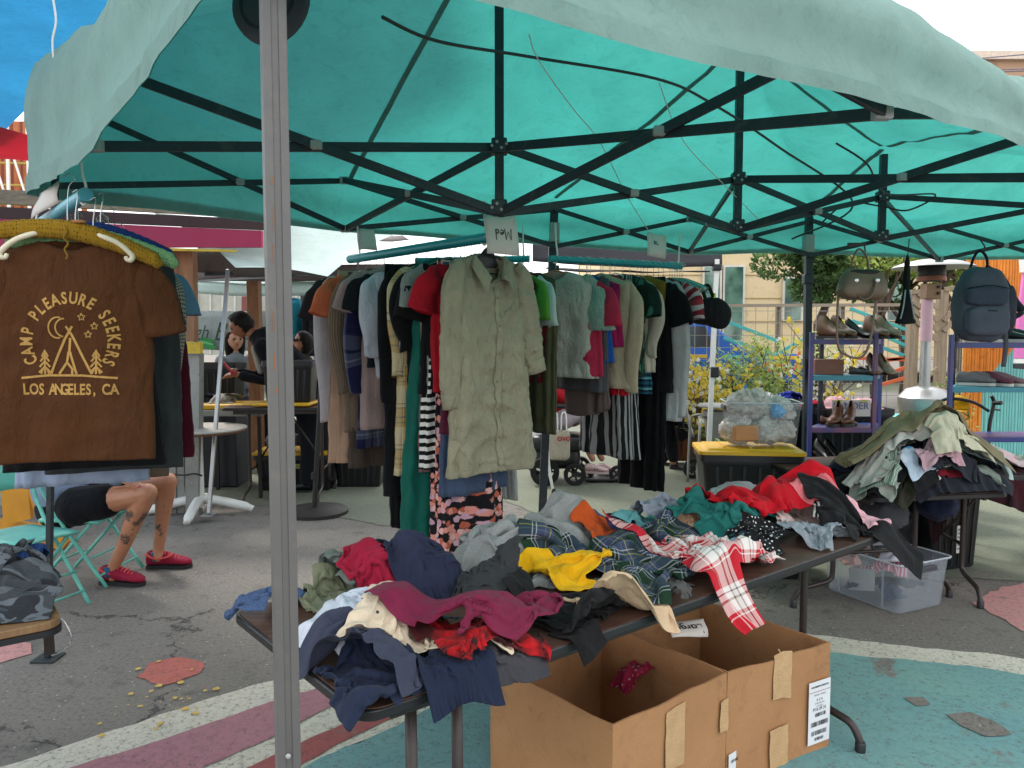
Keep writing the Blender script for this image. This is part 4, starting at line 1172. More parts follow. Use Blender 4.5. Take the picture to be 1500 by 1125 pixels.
ra(.335, 'robe', 'long cream, ochre and black plaid robe', 'robe', fab('b8aa88', 'plaid', ('22252a', '9c7a35', '33423f', '1a1a1c'), scale=5), L=1.02, hw=.215, bot=.24, sleeve='long', sl=.5)
ra(.405, 'coat', 'long matte black coat with full sleeves', 'coat', fab('0d0e10'), L=1.12, hw=.235, bot=.27, sleeve='long', sl=.62, th=.06)
ra(.48, 'blouse', 'crisp white blouse with billowing elbow sleeves', 'blouse', fab('aeb2bb'), L=.56, hw=.23, bot=.22, sleeve='long', sl=.4, fold=.02)
ra(.47, 'skirt', 'long black skirt reaching near the ground', 'skirt', fab('09090b'), L=1.30, hw=.2, bot=.2, kind='skirt', drop=.1)
ra(.545, 'tee_shirt', 'black t-shirt with white trim between white and pink tops', 't-shirt', fab('14161c'), L=.5, hw=.235, bot=.22, sleeve='short', sl=.18)
ra(.60, 'blouse', 'blush pink crinkled blouse', 'blouse', fab('9a8480'), L=.84, hw=.235, bot=.24, sleeve='short', sl=.2)
ra(.67, 'flannel_shirt', 'navy, purple and grey plaid flannel with long sleeves', 'flannel shirt', fab('17183a', 'plaid', ('2a2348', '565a6c', '1a1c3c', '8c8c92'), scale=4.5), L=.92, hw=.235, bot=.25, sleeve='long', sl=.58)
ra(.735, 'sweater', 'tan cable knit sweater with ribbed edge', 'sweater', fab('7c6a58', 'stripeU', ('5f5145',), scale=70), L=.86, hw=.235, bot=.25, sleeve='long', sl=.6)
ra(.74, 'skirt', 'brown tweed skirt below the tan sweater', 'skirt', fab('3d3531', 'heather', ('55493f',)), L=1.02, hw=.2, bot=.24, kind='skirt', drop=.1)
ra(.80, 'tee_shirt', 'faded red and orange t-shirt sleeve near the white sweater', 't-shirt', fab('b0553a'), L=.5, hw=.235, bot=.22, sleeve='short', sl=.2, smat=fab('c96a48'))
ra(.86, 'skirt', 'peach beige skirt at the back of the rail', 'skirt', fab('b08f78'), L=1.02, hw=.2, bot=.25, kind='skirt', drop=.1, fold=.02)
ra(.90, 'sweater', 'long white sweater with drooping sleeves, outermost left', 'sweater', fab('b8aeb2'), L=.80, hw=.235, bot=.25, sleeve='long', sl=.76, th=.05)
ra(.97, 'sweater', 'charcoal knit sweater last on the rail', 'sweater', fab('2d2a2c'), L=.5, hw=.2, bot=.22, sleeve='short', sl=.22)
# hero: sage shirt
sage = garment('shirt', 'long sage green button up shirt with rolled sleeves, front of the middle rail', 'shirt', SAGE, RA0.x + .005, RA0.y - .02, RA0.z, wA, L=.98, hw=.205, bot=.255, th=.052, sleeve=None, neck=.075, dip=.16, fold=.019, seed=77, group=GRA, rows=110, cols=190, waist=.215, hangc='black', crease=.011, hangl='broad black plastic hanger holding the sage shirt')
def local_frame(o_xy, w, z0):
 X = VC((w[0], w[1])).normalized()
 return lambda x, y, z: VC((o_xy[0] + x * X.x - y * X.y, o_xy[1] + x * X.y + y * X.x, z0 + z))
from mathutils.bvhtree import BVHTree
def bvh_of(o):
 dg = bpy.context.evaluated_depsgraph_get()
 vs = [v.co.copy() for v in o.data.vertices]
 return BVHTree.FromPolygons(vs, [tuple(p.vertices) for p in o.data.polygons])
SF = local_frame((RA0.x + .005, RA0.y - .02), wA, RA0.z - .071)
wrinkle_mesh(sage, 5, .0062, 1.15, .30); wrinkle_mesh(sage, 8, .0030, 2.6, .42); sb = bvh_of(sage); fdir = VC((wA.x, wA.y)).normalized(); back = VC((-fdir.y, fdir.x, 0))
def on_front(F_, bv, dirv, x, z, off=0.0025):
 p = F_(x, -0.25, z); h = bv.ray_cast(p, dirv)
 return (h[0] - dirv * off) if h[0] is not None else F_(x, -0.05, z)
def strip(name, pts, m, parent, thick=0.004):
 """pts: rows of points"""
 b = MB(); n = len(pts); k = len(pts[0]); b.grid([p for r_ in pts for p in r_], n, k, [(j*.02, i*.02) for i in range(n) for j in range(k)])
 o = link_mesh(name, b.mesh(name), m, parent); s = o.modifiers.new('t', 'SOLIDIFY'); s.thickness = thick; s.offset = 0
 return o
# placket, slightly open at the top
pl = []
for i in range(60):
 f = i / 59; z = -.155 - f * .80; x0 = .012 + .006 * math.sin(7 * f)
 pl.append([on_front(SF, sb, back, x0 + dx, z, .0035 + .001 * math.sin(i * .9 + dx * 60)) for dx in (-.016, -.006, .006, .016)])
strip('placket', pl, SAGE, sage, .002)
M_BTN = plain('horn_button', '7d6a52', 0.35)
for i in range(6):
 p = on_front(SF, sb, back, .012 + .006 * math.sin(7 * i / 6), -.20 - i * .125, .006)
 b = MB(); b.lathe(p, [(0.0065, 0), (0.0065, .002), (.005, .003), (.002, .002)], 12, axis=-back); b.build('button', M_BTN, sage)
# collar: a folded band round the neck with two points
for sg in (-1, 1):
 rows_ = []
 N_ = 16
 for i in range(N_):
  f = i / (N_ - 1)   # from back neck to the collar point
  a = PI / 2 * (1 - f * 2.0)
  x = sg * (.082 * math.cos(a) if f < .5 else .082 - .055 * (f - .5) * 2) ; y = .035 * math.sin(a) if f < .5 else -.0 - .055 * (f - .5) * 2
  z = -.008 - (.02 * f if f < .5 else .01 + .105 * (f - .5) * 2)
  out = sg * (.02 + .035 * f); dn = .045 + .02 * f
  r_ = []
  for g_ in (0, .15, .5, .8, 1.0):
   bulge = .014 * math.sin(PI * min(1, g_ * 1.4))
   r_.append(SF(x + out * g_, y - (.012 + .006 * f) * g_ - bulge * .5 - (.02 * g_ if f > .4 else 0), z + bulge - dn * g_ * g_ * 1.1))
  rows_.append(r_)
 strip('collar', rows_, SAGE, sage, .004)
# sleeves, left hanging, right rolled and crumpled
for sg in (-1, 1):
 zs = -.34 * (.205 - .045)
 if sg < 0: path = [(.155, zs + .006), (.185, zs - .03), (.205, zs - .14), (.214, zs - .30), (.222, zs - .46), (.215, zs - .60)]; rad = [.012, .040, .064, .060, .052, .050]
 else: path = [(.155, zs + .006), (.185, zs - .03), (.215, zs - .14), (.240, zs - .28), (.256, zs - .38), (.272, zs - .46)]; rad = [.012, .040, .066, .064, .066, .056]
 pts = smooth_pts([VC((a * sg, 0, c)) for a, c in path], 12); nn = len(pts); K = 40; vs = []; uvs = []
 for i, q in enumerate(pts):
  q1 = VC(pts[max(0, i-1)]); q2 = VC(pts[min(nn-1, i+1)]); t_ = (q2 - q1).normalized(); sd_ = VC((-t_.z, 0, t_.x)); ff = i / (nn - 1)
  ri = np.interp(ff, np.linspace(0, 1, 6), rad); cr_ = (1 - abs(math.sin(26 * ff + 1.3 * math.sin(9 * ff)))) * (.012 if sg > 0 else .005) * min(1, ff * 2)
  for j in range(K + 1):
   a = 2 * PI * j / K
   n_ = mnoise.noise(VC((math.cos(a) * 1.3, math.sin(a) * 1.3 + sg * 5, ff * (9 if sg > 0 else 4))))
   rr_ = ri * (1 + .13 * n_) + cr_ * math.sin(a * 2 + ff * 14)
   p = VC(q) + sd_ * (rr_ * math.cos(a)) + VC((0, 1, 0)) * ((rr_ * .48 + .012 * n_) * math.sin(a) - .012)
   vs.append(SF(p.x, p.y, p.z)); uvs.append((a * .06, ff * .6))
 b = MB(); b.add(vs, [(i*(K+1)+j, (i+1)*(K+1)+j, (i+1)*(K+1)+j+1, i*(K+1)+j+1) for i in range(nn-1) for j in range(K)], uvs)
 so = link_mesh('sleeve', b.mesh('sleeve'), SAGE, sage); wrinkle_mesh(so, 9 + sg, .005, 1.3, 1.2 if sg > 0 else .6); s = so.modifiers.new('t', 'SOLIDIFY'); s.thickness = .003
 # cuff
 b = MB(); e = VC(pts[-1]); t_ = (VC(pts[-1]) - VC(pts[-3])).normalized()
 cf = []
 for i in range(4):
  for j in range(K + 1):
   a = 2 * PI * j / K; rr_ = (rad[-1] + .004) * (1 + .08 * math.sin(3 * a + i)); sd_ = VC((-t_.z, 0, t_.x))
   p = e + t_ * (-.035 + .022 * i) + sd_ * (rr_ * math.cos(a)) + VC((0, 1, 0)) * (rr_ * .48 * math.sin(a) - .012)
   cf.append(SF(p.x, p.y, p.z))
 b.grid(cf, 4, K + 1); co = link_mesh('cuff', b.mesh('cuff'), SAGE, so); s = co.modifiers.new('t', 'SOLIDIFY'); s.thickness = .004
b = MB(); p = on_front(SF, sb, back, -.25, -.33, .0); b.lathe(SF(-.262, -.048, -.34), [(0.006, 0), (0.006, .002), (.002, .002)], 10, axis=-back); b.build('button', M_BTN, sage)
# broad black hanger top seen in the open neck
bh = MB(); q = [(-.085, -.075), (-.045, -.035), (-.018, -.006), (0, .006), (.018, -.006), (.045, -.035), (.085, -.075), (.085, -.088), (-.085, -.088)]
HF = local_frame((RA0.x, RA0.y + .005), wA, RA0.z - .045)
vs = [HF(x, -.006, z) for x, z in q[:-2]] + [HF(x, -.006, z) for x, z in q[-2:]]
vs2 = [HF(x, .006, z) for x, z in q]; nq = len(q)
bh.add(vs + vs2, [tuple(range(nq)), tuple(range(nq, 2*nq))[::-1]] + [(i, nq + i, nq + (i+1) % nq, (i+1) % nq) for i in range(nq)])
sh_ = [o for o in COL.objects if o.name.startswith('hanger') and 'broad black plastic' in str(o.get('label'))][0]
bh.build('neck_plate', M_HB, sh_, bevel=.002)
# ---- rail B: behind, its right end showing
RB0 = VC((-.56, 4.50, 1.975)); RB1 = VC((.10, 4.42, 1.98))
rail('teal pipe rail behind the sage shirt, right of the Med card', RB0, RB1, .019, M_TEALPIPE, [(RB0.lerp(RB1, .93), RB0.lerp(RB1, .93) + VC((.01, 0, .19)))])
wB = VC((0.55, -0.83)); GRB = 'clothes on the rail behind the sage shirt'
def rb(t, name, label, cat, m, **kw):
 p = RB0.lerp(RB1, t); kw.setdefault('hangc', random.choice(['black', 'white', 'black', 'green']))
 return garment(name, label, cat, m, p.x, p.y, p.z, wB, seed=int(t * 1000) + 400, group=GRB, **kw)
rb(.60, 'slip_dress', 'long white slip with a scalloped lace hem', 'slip dress', fab('b4b6b6', thin=.25), L=1.26, hw=.2, bot=.30, fold=.03)
rb(.66, 'dress', 'grey blue dress beside the white slip', 'dress', fab('5a6478'), L=.95, hw=.19, bot=.22)
rb(.72, 'tee_shirt', 'dusty teal t-shirt at the right of the sage shirt', 't-shirt', fab('5e7c80'), L=.5, hw=.22, bot=.22, sleeve='short', sl=.18)
rb(.79, 'top', 'dark maroon top squeezed beside the green shirt', 'top', fab('2e1620'), L=.6, hw=.22, bot=.22, sleeve='cap', sl=.15)
rb(.86, 'tee_shirt', 'leaf green t-shirt with grey panel', 't-shirt', fab('4f8a30'), L=.52, hw=.225, bot=.22, sleeve='short', sl=.24)
rb(.91, 'tee_shirt', 'white t-shirt with mint sleeves behind the green one', 't-shirt', fab('a9bab2'), L=.5, hw=.23, bot=.22, sleeve='short', sl=.27)
rb(.95, 'top', 'small dark red top behind the white t-shirt', 'top', fab('5a1420'), L=.62, hw=.22, bot=.23)
rb(.99, 'dress', 'olive khaki long dress against the tent leg', 'dress', fab('4a4a34'), L=.9, hw=.235, bot=.26)
rb(.40, 'shirt', 'black shirt hidden mostly by the sage shirt', 'shirt', fab('1c1c1e'), L=.7, sleeve='short')
rb(.20, 'shirt', 'dark grey shirt far left on the rear rail', 'shirt', fab('3a3a3e'), L=.7, sleeve='short')
# ---- rail C: under the XL card
RC0 = VC((.21, 4.36, 1.975)); RC1 = VC((1.06, 4.85, 1.975))
rail('teal pipe rail under the XL card', RC0, RC1, .018, M_TEALPIPE, [(RC0.lerp(RC1, .04), RC0.lerp(RC1, .04) + VC((0, 0, .2))), (RC0.lerp(RC1, .96), RC0.lerp(RC1, .96) + VC((0.02, 0, .2)))])
wC = VC((.55, -.83)); GRC = 'clothes on the XL rail'
def rc(t, name, label, cat, m, **kw):
 p = RC0.lerp(RC1, t); rj = random.Random(int(t*1e4)); kw['drop'] = kw.get('drop', .075) + rj.uniform(-.012, .02); kw.setdefault('hangc', random.choice(['white', 'green', 'wire', 'grey', 'wood']))
 w_ = Matrix.Rotation(rj.uniform(-.14, .14), 2) @ kw.pop('w', wC)
 # these turn their front to the left of the rail
 return garment(name, label, cat, m, p.x, p.y, p.z, w_, seed=int(t * 1000) + 700, group=GRC, **kw)
rc(.045, 'tee_shirt', 'crinkled grey green t-shirt with worn white print, first on the XL rail', 't-shirt', fab('9a9c92', wr=2.2), L=.60, hw=.225, bot=.26, sleeve='short', sl=.3, w=VC((.78, -.62)), crease=.008, rows=40, cols=80, smat=fab('7c968a', wr=2.0))
rc(.12, 'tee_shirt', 'raspberry red t-shirt second on the XL rail', 't-shirt', fab('9c2740'), L=.56, hw=.25, bot=.25, sleeve='short', sl=.24, w=VC((.70, -.71)))
rc(.27, 'blouse', 'taupe draped cowl blouse hanging low', 'blouse', fab('5a4e4a'), L=.76, hw=.15, bot=.16, fold=.03, sag=-.05)
rc(.21, 'dress', 'grey charcoal knit tunic', 'tunic', fab('4a4a4e'), L=.66, hw=.22, bot=.23, sleeve='cap')
rc(.26, 'top', 'royal blue tank top', 'top', fab('1d4a8c'), L=.50, hw=.20, bot=.24)
rc(.29, 'top', 'magenta top sliver between blue and cream', 'top', fab('8a1a4a'), L=.4, hw=.22, bot=.22)
rc(.44, 'trousers', 'black trousers with fine white vertical stripes', 'trousers', fab('151517', 'stripeU', ('8f8f8f',), scale=34), L=1.06, hw=.17, bot=.24, kind='skirt', fold=.02, drop=.1)
rc(.36, 'fleece_jacket', 'fluffy beige fleece jacket with long sleeves', 'jacket', fab('9c9078', fuzz=.4), L=.66, hw=.23, bot=.25, sleeve='long', sl=.62, th=.08, neck=.06, dip=.02, fold=.008)
rc(.38, 'top', 'scarlet top peeking below the fleece', 'top', fab('a01020'), L=.70, hw=.18, bot=.2)
rc(.43, 'tunic', 'black tunic beside the fleece', 'tunic', fab('141416'), L=.5, hw=.2, bot=.22)
rc(.47, 'blouse', 'dark green leafy print blouse', 'blouse', fab('10241c', 'floral', ('10241c', '27503c', '3a6a5a', '16302a'), scale=18), L=.60, hw=.225, bot=.24, sleeve='short', sl=.22)
rc(.53, 'sweater', 'teal and navy striped knit', 'sweater', fab('174a5a', 'stripeV', ('0f2030', '4f8a90'), scale=16), L=.70, hw=.2, bot=.22)
rc(.585, 'cardigan', 'cream crochet cardigan with loose sleeves', 'cardigan', fab('a09c8c', fuzz=.3), L=.56, hw=.22, bot=.23, sleeve='long', sl=.42)
rc(.64, 'top', 'mustard ochre top under brown hangers', 'top', fab('6f5a20'), L=.3, hw=.2, bot=.2, hangc='wood')
rc(.69, 'trousers', 'long black wide leg trousers reaching lowest on the XL rail', 'trousers', fab('08080b'), L=1.27, hw=.19, bot=.2, kind='skirt', drop=.1, fold=.02)
rc(.72, 'shirt', 'white gauzy shirt under the black dress', 'shirt', fab('a8aaaa', thin=.2), L=.86, hw=.24, bot=.27, sleeve='long', sl=.78)
rc(.67, 'tunic', 'black short sleeve tunic over the white shirt', 'tunic', fab('0a0a0f'), L=.68, hw=.24, bot=.25, sleeve='short', sl=.24)
rc(.77, 'blouse', 'pale grey blouse behind the black tunic', 'blouse', fab('9aa09e'), L=.5, hw=.22, bot=.22)
rc(.81, 'cardigan', 'red and white striped cardigan', 'cardigan', fab('6f1c28', 'stripeV', ('a8a0a0', '8a3038'), scale=13), L=.62, hw=.23, bot=.24, sleeve='short', sl=.22)
rc(.85, 'dress', 'long black dress last on the XL rail', 'dress', fab('0b0b0f'), L=.90, hw=.20, bot=.2)
for k in range(9):
 p = RC0.lerp(RC1, .90 + k * .014)
 hanger(p.x, p.y, p.z, VC((.62, -.78)), ['teal', 'grey', 'teal', 'black', 'grey', 'teal', 'wire', 'teal', 'black'][k], ['teal', 'grey', 'teal', 'black', 'grey', 'teal', 'wire', 'teal', 'black'][k] + ' empty hanger at the bare right end of the XL rail', group='empty hangers on the XL rail')
# ---- cards hung above the rails
M_CARD = plain('card', 'c9c2ba', 0.8, var=0.04)
M_INK = plain('marker_ink', '1c1c22', 0.7)
def text_mesh(s, size, ext=0.0, font_shear=0.0, bold=0.0):
 cu = bpy.data.curves.new('t', 'FONT'); cu.body = s; cu.size = size; cu.align_x = 'CENTER'; cu.align_y = 'CENTER'; cu.extrude = ext; cu.shear = font_shear; cu.offset = bold; cu.resolution_u = 3
 o = bpy.data.objects.new('t', cu); COL.objects.link(o)
 dg = bpy.context.evaluated_depsgraph_get(); me = bpy.data.meshes.new_from_object(o.evaluated_get(dg)); bpy.data.objects.remove(o); bpy.data.curves.remove(cu)
 return me
def strokes(name, lines, W2, m, parent, r=0.0025):
 b = MB()
 for l in lines: b.tube([W2(x, y) for x, y in l], r, 5)
 return b.build(name, m, parent, smooth=True)
def card(label, corners, writing=None, cat='card', r=.003):
 """corners: bottom left, bottom right, top right, top left"""
 c = [VC(p) for p in corners]; t = thing('size_card', label, cat, c[3])
 nrm = (c[1] - c[0]).cross(c[3] - c[0]).normalized()
 if nrm.y > 0: nrm = -nrm
 pts = []
 for i in range(7):
  for j in range(6):
   f, g_ = i / 6, j / 5
   p = c[0].lerp(c[1], g_).lerp(c[3].lerp(c[2], g_), f); p = p + nrm * (.012 * math.sin(PI * g_ + 1.2) * (1 - f) + .006 * math.sin(5 * f))
   pts.append(p)
 b = MB(); b.grid(pts, 7, 6); o = b.build('paper', M_CARD, t, smooth=True); s = o.modifiers.new('t', 'SOLIDIFY'); s.thickness = .001
 if writing:
  W2 = lambda x, y: c[0].lerp(c[1], x).lerp(c[3].lerp(c[2], x), y) + nrm * (.012 * math.sin(PI * x + 1.2) * (1 - y) + .006 * math.sin(5 * y) + .002)
  strokes('writing', writing, W2, M_INK, t, r)
 return t
def flip(ls): return [[(1 - x, 1 - y) for x, y in l] for l in ls]
def arc(cx, cy, rx, ry, a0, a1, n=10): return [(cx + rx * math.cos(R(a0 + (a1 - a0) * i / n)), cy + ry * math.sin(R(a0 + (a1 - a0) * i / n))) for i in range(n + 1)]
MED = [[(.10, .2), (.14, .8), (.27, .35), (.40, .82), (.42, .2)], [(.50, .40), (.66, .42)] + arc(.58, .38, .085, .13, 20, 300), arc(.80, .34, .07, .12, 0, 360) + [(.87, .34), (.88, .82), (.87, .22)]]
XL = [[(.2, .25), (.45, .75)], [(.2, .75), (.45, .25)], [(.62, .75), (.60, .28), (.85, .26)]]
shr = lambda ls, sx, sy, ox, oy: [[(ox + x * sx, oy + y * sy) for x, y in l] for l in ls]
card('white card reading Med upside down, hung above the sage shirt', [P(713, 372, 3.42), P(762, 374, 3.46), P(756, 314, 3.48), P(708, 314, 3.44)], flip(shr(MED, .62, .45, .14, .28)), r=.0022)
card('white card reading XL above the right rail', [P(946, 375, 4.52), P(976, 379, 4.56), P(977, 345, 4.58), P(949, 340, 4.54)], shr(XL, .38, .3, .25, .45), r=.0022)
card('blank white card at the far end of the full rail', [P(525, 366, 4.3), P(553, 366, 4.32), P(548, 336, 4.34), P(526, 334, 4.32)])
card('two folded white cards hung left of the mustard hanger', [P(50, 322, 3.3), P(82, 296, 3.1), P(84, 264, 3.1), P(58, 282, 3.3)])
# ------------------------------------------------------------------ left rack: printed brown t-shirt and the clothes behind it
RL0 = P(126, 287, 2.9); RL1 = P(44, 328, 3.62)
RL0.z = 2.07; RL1.z = 2.03
rail('short sky blue pipe rail hung at the left tent corner', RL0, RL1, .026, M_BLUEPIPE, [(RL0.lerp(RL1, .04), P(117, 222, 2.92)), (RL0.lerp(RL1, .93), P(60, 282, 3.6))])
wL = VC((.93, .37)); GRL = 'clothes on the left rail'
def rl(t, name, label, cat, m, **kw):
 p = RL0.lerp(RL1, t); kw.setdefault('hangc', random.choice(['white', 'wood', 'grey'])); dx = kw.pop('dx', 0)
 w_ = kw.pop('w', wL)
 return garment(name, label, cat, m, p.x + dx, p.y, p.z, w_, seed=int(t * 1000) + 1200, group=GRL, **kw)
M_BROWN = fab('4c2d17', wr=1.6)
p0 = RL0 + VC((-.005, -.10, 0))
tee = garment('tee_shirt', 'brown t-shirt printed with a camp scene, front of the left rail', 't-shirt', M_BROWN, p0.x, p0.y, p0.z + .02, VC((.97, .25)), L=.80, hw=.235, bot=.265, th=.045, sleeve='short', sl=.30, neck=.095, dip=.045, drop=.20, fold=.010, seed=31, group=GRL, rows=80, cols=140, waist=.255, crease=.005, mk_hanger=False)
rl(.20, 'tee_shirt', 'black t-shirt directly behind the brown printed one', 't-shirt', fab('101012'), L=.86, hw=.235, bot=.285, sleeve='short', sl=.26, dx=.02, drop=.18)
rl(.55, 'shirt', 'pale blue linen shirt hanging lower than the brown one', 'shirt', fab('8d9ab0'), L=.98, hw=.22, bot=.25, sleeve='short', sl=.3, dx=.10, drop=.16)
rl(.42, 'shirt', 'dark grey shirt whose hem shows at the right', 'shirt', fab('35383a'), L=.93, hw=.24, bot=.255, sleeve=None, dx=.20, drop=.14)
rl(.66, 'shirt', 'small black and cream checked shirt', 'shirt', fab('1c1c1c', 'check', ('b9b2a4',), scale=95), L=.88, hw=.24, bot=.27, sleeve='long', sl=.5, dx=.24, drop=.14)
rl(.80, 'dress', 'tan dress hem under the checked shirt', 'dress', fab('63564a'), L=1.0, hw=.22, bot=.26, dx=.27, drop=.14)
rl(.90, 'blouse', 'dark maroon blouse at the back right of the left rail', 'blouse', fab('4a0f1f'), L=.92, hw=.25, bot=.30, sleeve=None, dx=.38, drop=.14)
rl(.75, 'shirt', 'light denim shirt sleeve between brown and checked shirts', 'shirt', fab('5f7f98'), L=.6, hw=.25, bot=.24, sleeve='short', sl=.22, dx=.27, drop=.14)
rl(.97, 'shirt', 'dark shirt at the far left end of the left rail', 'shirt', fab('241a1c'), L=.9, hw=.24, bot=.27, sleeve='short', dx=-.05, drop=.14)
# hanger under the brown t-shirt: white plastic with hooked ends
TZ0 = p0.z + .02 - .20; TF = local_frame((p0.x, p0.y), VC((.97, .25)), TZ0)
t = thing('hanger', 'cream plastic hanger with curled tips holding the brown t-shirt', 'hanger', p0)
b = MB()
for sg in (-1, 1):
 pts = [TF(sg * x, -.03 - .02 * (x > .1), z) for x, z in ((.0, .035), (.06, .03), (.12, .008), (.165, -.012), (.20, -.042), (.212, -.06), (.205, -.072), (.193, -.070), (.190, -.058))]
 b.tube(smooth_pts(pts, 4), [0.010] * (len(smooth_pts(pts, 4)) - 8) + [.009, .008, .008, .008, .008, .008, .007, .006], 8)
b.build('frame', plain('cream_plastic', 'd6cdb2', 0.45), t, smooth=True)
b = MB(); b.tube(smooth_pts([TF(0, -.03, .035), TF(0, -.03, .10), TF(0, 0, .19), TF(.02, 0, .215), TF(.0, .0, .235), TF(-.02, 0, .22)], 5), .002, 6); b.build('hook', M_WIRE, t, smooth=True)
# crochet covered hangers above it
def crochet(col, label, c, w, half, tilt, sagc, seed):
 t = thing('hanger', label, 'hanger', c, 'crochet covered hangers on the left rail')
 X = VC((w[0], w[1], 0)).normalized(); m = fabric('crochet_' + col, col, 'dots', [('%02x%02x%02x' % tuple(int(int(col[i:i+2], 16) * .35) for i in (0, 2, 4)))], scale=110, rough=.95, fuzz=.5)
 n = 60; K = 14; vs = []; uvs = []
 rr = random.Random(seed)
 for i in range(n + 1):
  f = i / n * 2 - 1
  o = VC(c) + X * (half * f) + VC((0, 0, -sagc * abs(f) ** 1.7 + tilt * f)); rad = .028 * (1 + .04 * rr.random()) * (1 - .8 * max(0, abs(f) - .94) / .06) * (1.25 - .25 * abs(f))
  rad *= 1 + .05 * math.sin(i * 2.1)
  for j in range(K + 1):
   a = 2 * PI * j / K; r2 = rad * (1 + .10 * abs(math.sin(a * 5)))
   vs.append(o + VC((-X.y, X.x, 0)) * (r2 * .8 * math.cos(a)) + VC((0, 0, 1)) * (r2 * math.sin(a))); uvs.append((half * f, a * .02))
 b = MB(); b.grid(vs, n + 1, K + 1, uvs); b.build('crochet_cover', m, t, smooth=True)
 b = MB(); o = VC(c); b.tube(smooth_pts([o, o + VC((0, 0, .06)), o + VC((.01, 0, .12)), o + VC((0, 0.02, .15)), o + VC((-.02, 0.02, .14))], 5), .002, 6); b.build('hook', M_WIRE, t, smooth=True)
 return t
q = P(120, 338, 2.80)
crochet('8a6a1c', 'mustard yellow crochet covered hanger, nearest of three', q + VC((-.01, -.02, -.005)), (.97, .25), .285, -.048, .06, 1)
crochet('7faa78', 'mint green crochet covered hanger behind the mustard one', q + VC((.015, .05, -.02)), (.96, .28), .285, -.030, .055, 2)
crochet('20376f', 'royal blue crochet covered hanger furthest behind', q + VC((.0, .13, .012)), (.95, .3), .26, -.036, .06, 3)
b = MB(); b.lathe(q + VC((.006, -.03, .022)), [(.001, 0), (.022, .001), (.026, .006), (.018, .011), (.001, .012)], 20, sx=1.1, sy=.7); tag(b.build('wooden_disc', plain('pale_wood', 'b07a48', .5), None, smooth='auto'), 'round wooden hanger cap on the mustard hanger', 'hanger cap')
b = MB(); b.tube(smooth_pts([TF(.0, -.055, .04), TF(.004, -.06, .02), TF(-.006, -.062, -.0), TF(.008, -.063, -.02), TF(-.004, -.064, -.04), TF(.004, -.064, -.06), TF(0, -.064, -.075)], 5), .0035, 6); tag(b.build('yarn_tie', fab('7a5f1c'), None, smooth=True), 'loose mustard yarn end dangling at the brown t-shirt collar', 'yarn')
# print on the brown t-shirt
wrinkle_mesh(tee, 15, .0055, .7, .35); tbv = bvh_of(tee); Xt = VC((.97, .25)).normalized(); tback = VC((-Xt.y, Xt.x, 0))
M_PRINT = fab('b08a4e')
def pxl(px, py):  # photo pixel on the shirt -> its own x, z
 r = ray(px, py); O = VC((p0.x, p0.y, 0)); n = tback
 s = (O - VC((0, 0, 0))).dot(n) / r.dot(n)
 pt = r * s; d = VC((pt.x - p0.x, pt.y - p0.y, 0))
 return d.dot(VC((Xt.x, Xt.y, 0))), CAMZ + r.z * s - TZ0
sc_ = (pxl(140, 500)[0] - pxl(80, 500)[0]) / 60.0
def onT(x, z, off=.0022): return on_front(TF, tbv, tback, x, z, off)
def print_mesh(me, place, name='print'):
 import bmesh
 bm = bmesh.new(); bm.from_mesh(me)
 bmesh.ops.triangulate(bm, faces=bm.faces[:])
 for _ in range(2):
  ed = [e for e in bm.edges if e.calc_length() > (.35 if _ == 0 else .25)]
  if ed: bmesh.ops.subdivide_edges(bm, edges=ed, cuts=1, use_grid_fill=False); bmesh.ops.triangulate(bm, faces=bm.faces[:])
 for v in bm.verts: v.co = place(v.co.x, v.co.y)
 bm.to_mesh(me); bm.free()
 return link_mesh(name, me, M_PRINT, tee, smooth=True)
def letter(ch, px, py, rot, size):
 x0, z0 = pxl(px, py); me = text_mesh(ch, 1.0, bold=.028); c, s = math.cos(rot), math.sin(rot); k = size * sc_ * 1.36
 print_mesh(me, lambda x, y: onT(x0 + (x * .70 * c - y * s) * k, z0 + (x * .70 * s + y * c) * k), 'letter')
ACX, ACY, ARX, ARY = 107, 500, 63, 62
def arc_word(word, a0, a1, size=19):
 n = len(word); wd = {'I': .5, 'M': 1.25, ' ': .6}
 ws = [wd.get(c, 1.0) for c in word]; tot = sum(ws); acc = 0
 for c, w in zip(word, ws):
  a = R(a0 + (a1 - a0) * (acc + w / 2) / tot); acc += w
  letter(c, ACX + ARX * math.cos(a), ACY - ARY * math.sin(a), a - PI / 2, size)
arc_word('CAMP', 212, 160); arc_word('PLEASURE', 150, 54); arc_word('SEEKERS', 44, -34)
for wstr, x0, x1 in (('LOS', 36, 71), ('ANGELES,', 78, 148), ('CA', 155, 177)):
 for i, c in enumerate(wstr): letter(c, x0 + (x1 - x0) * (i + .5) / len(wstr), 570, 0, 18)
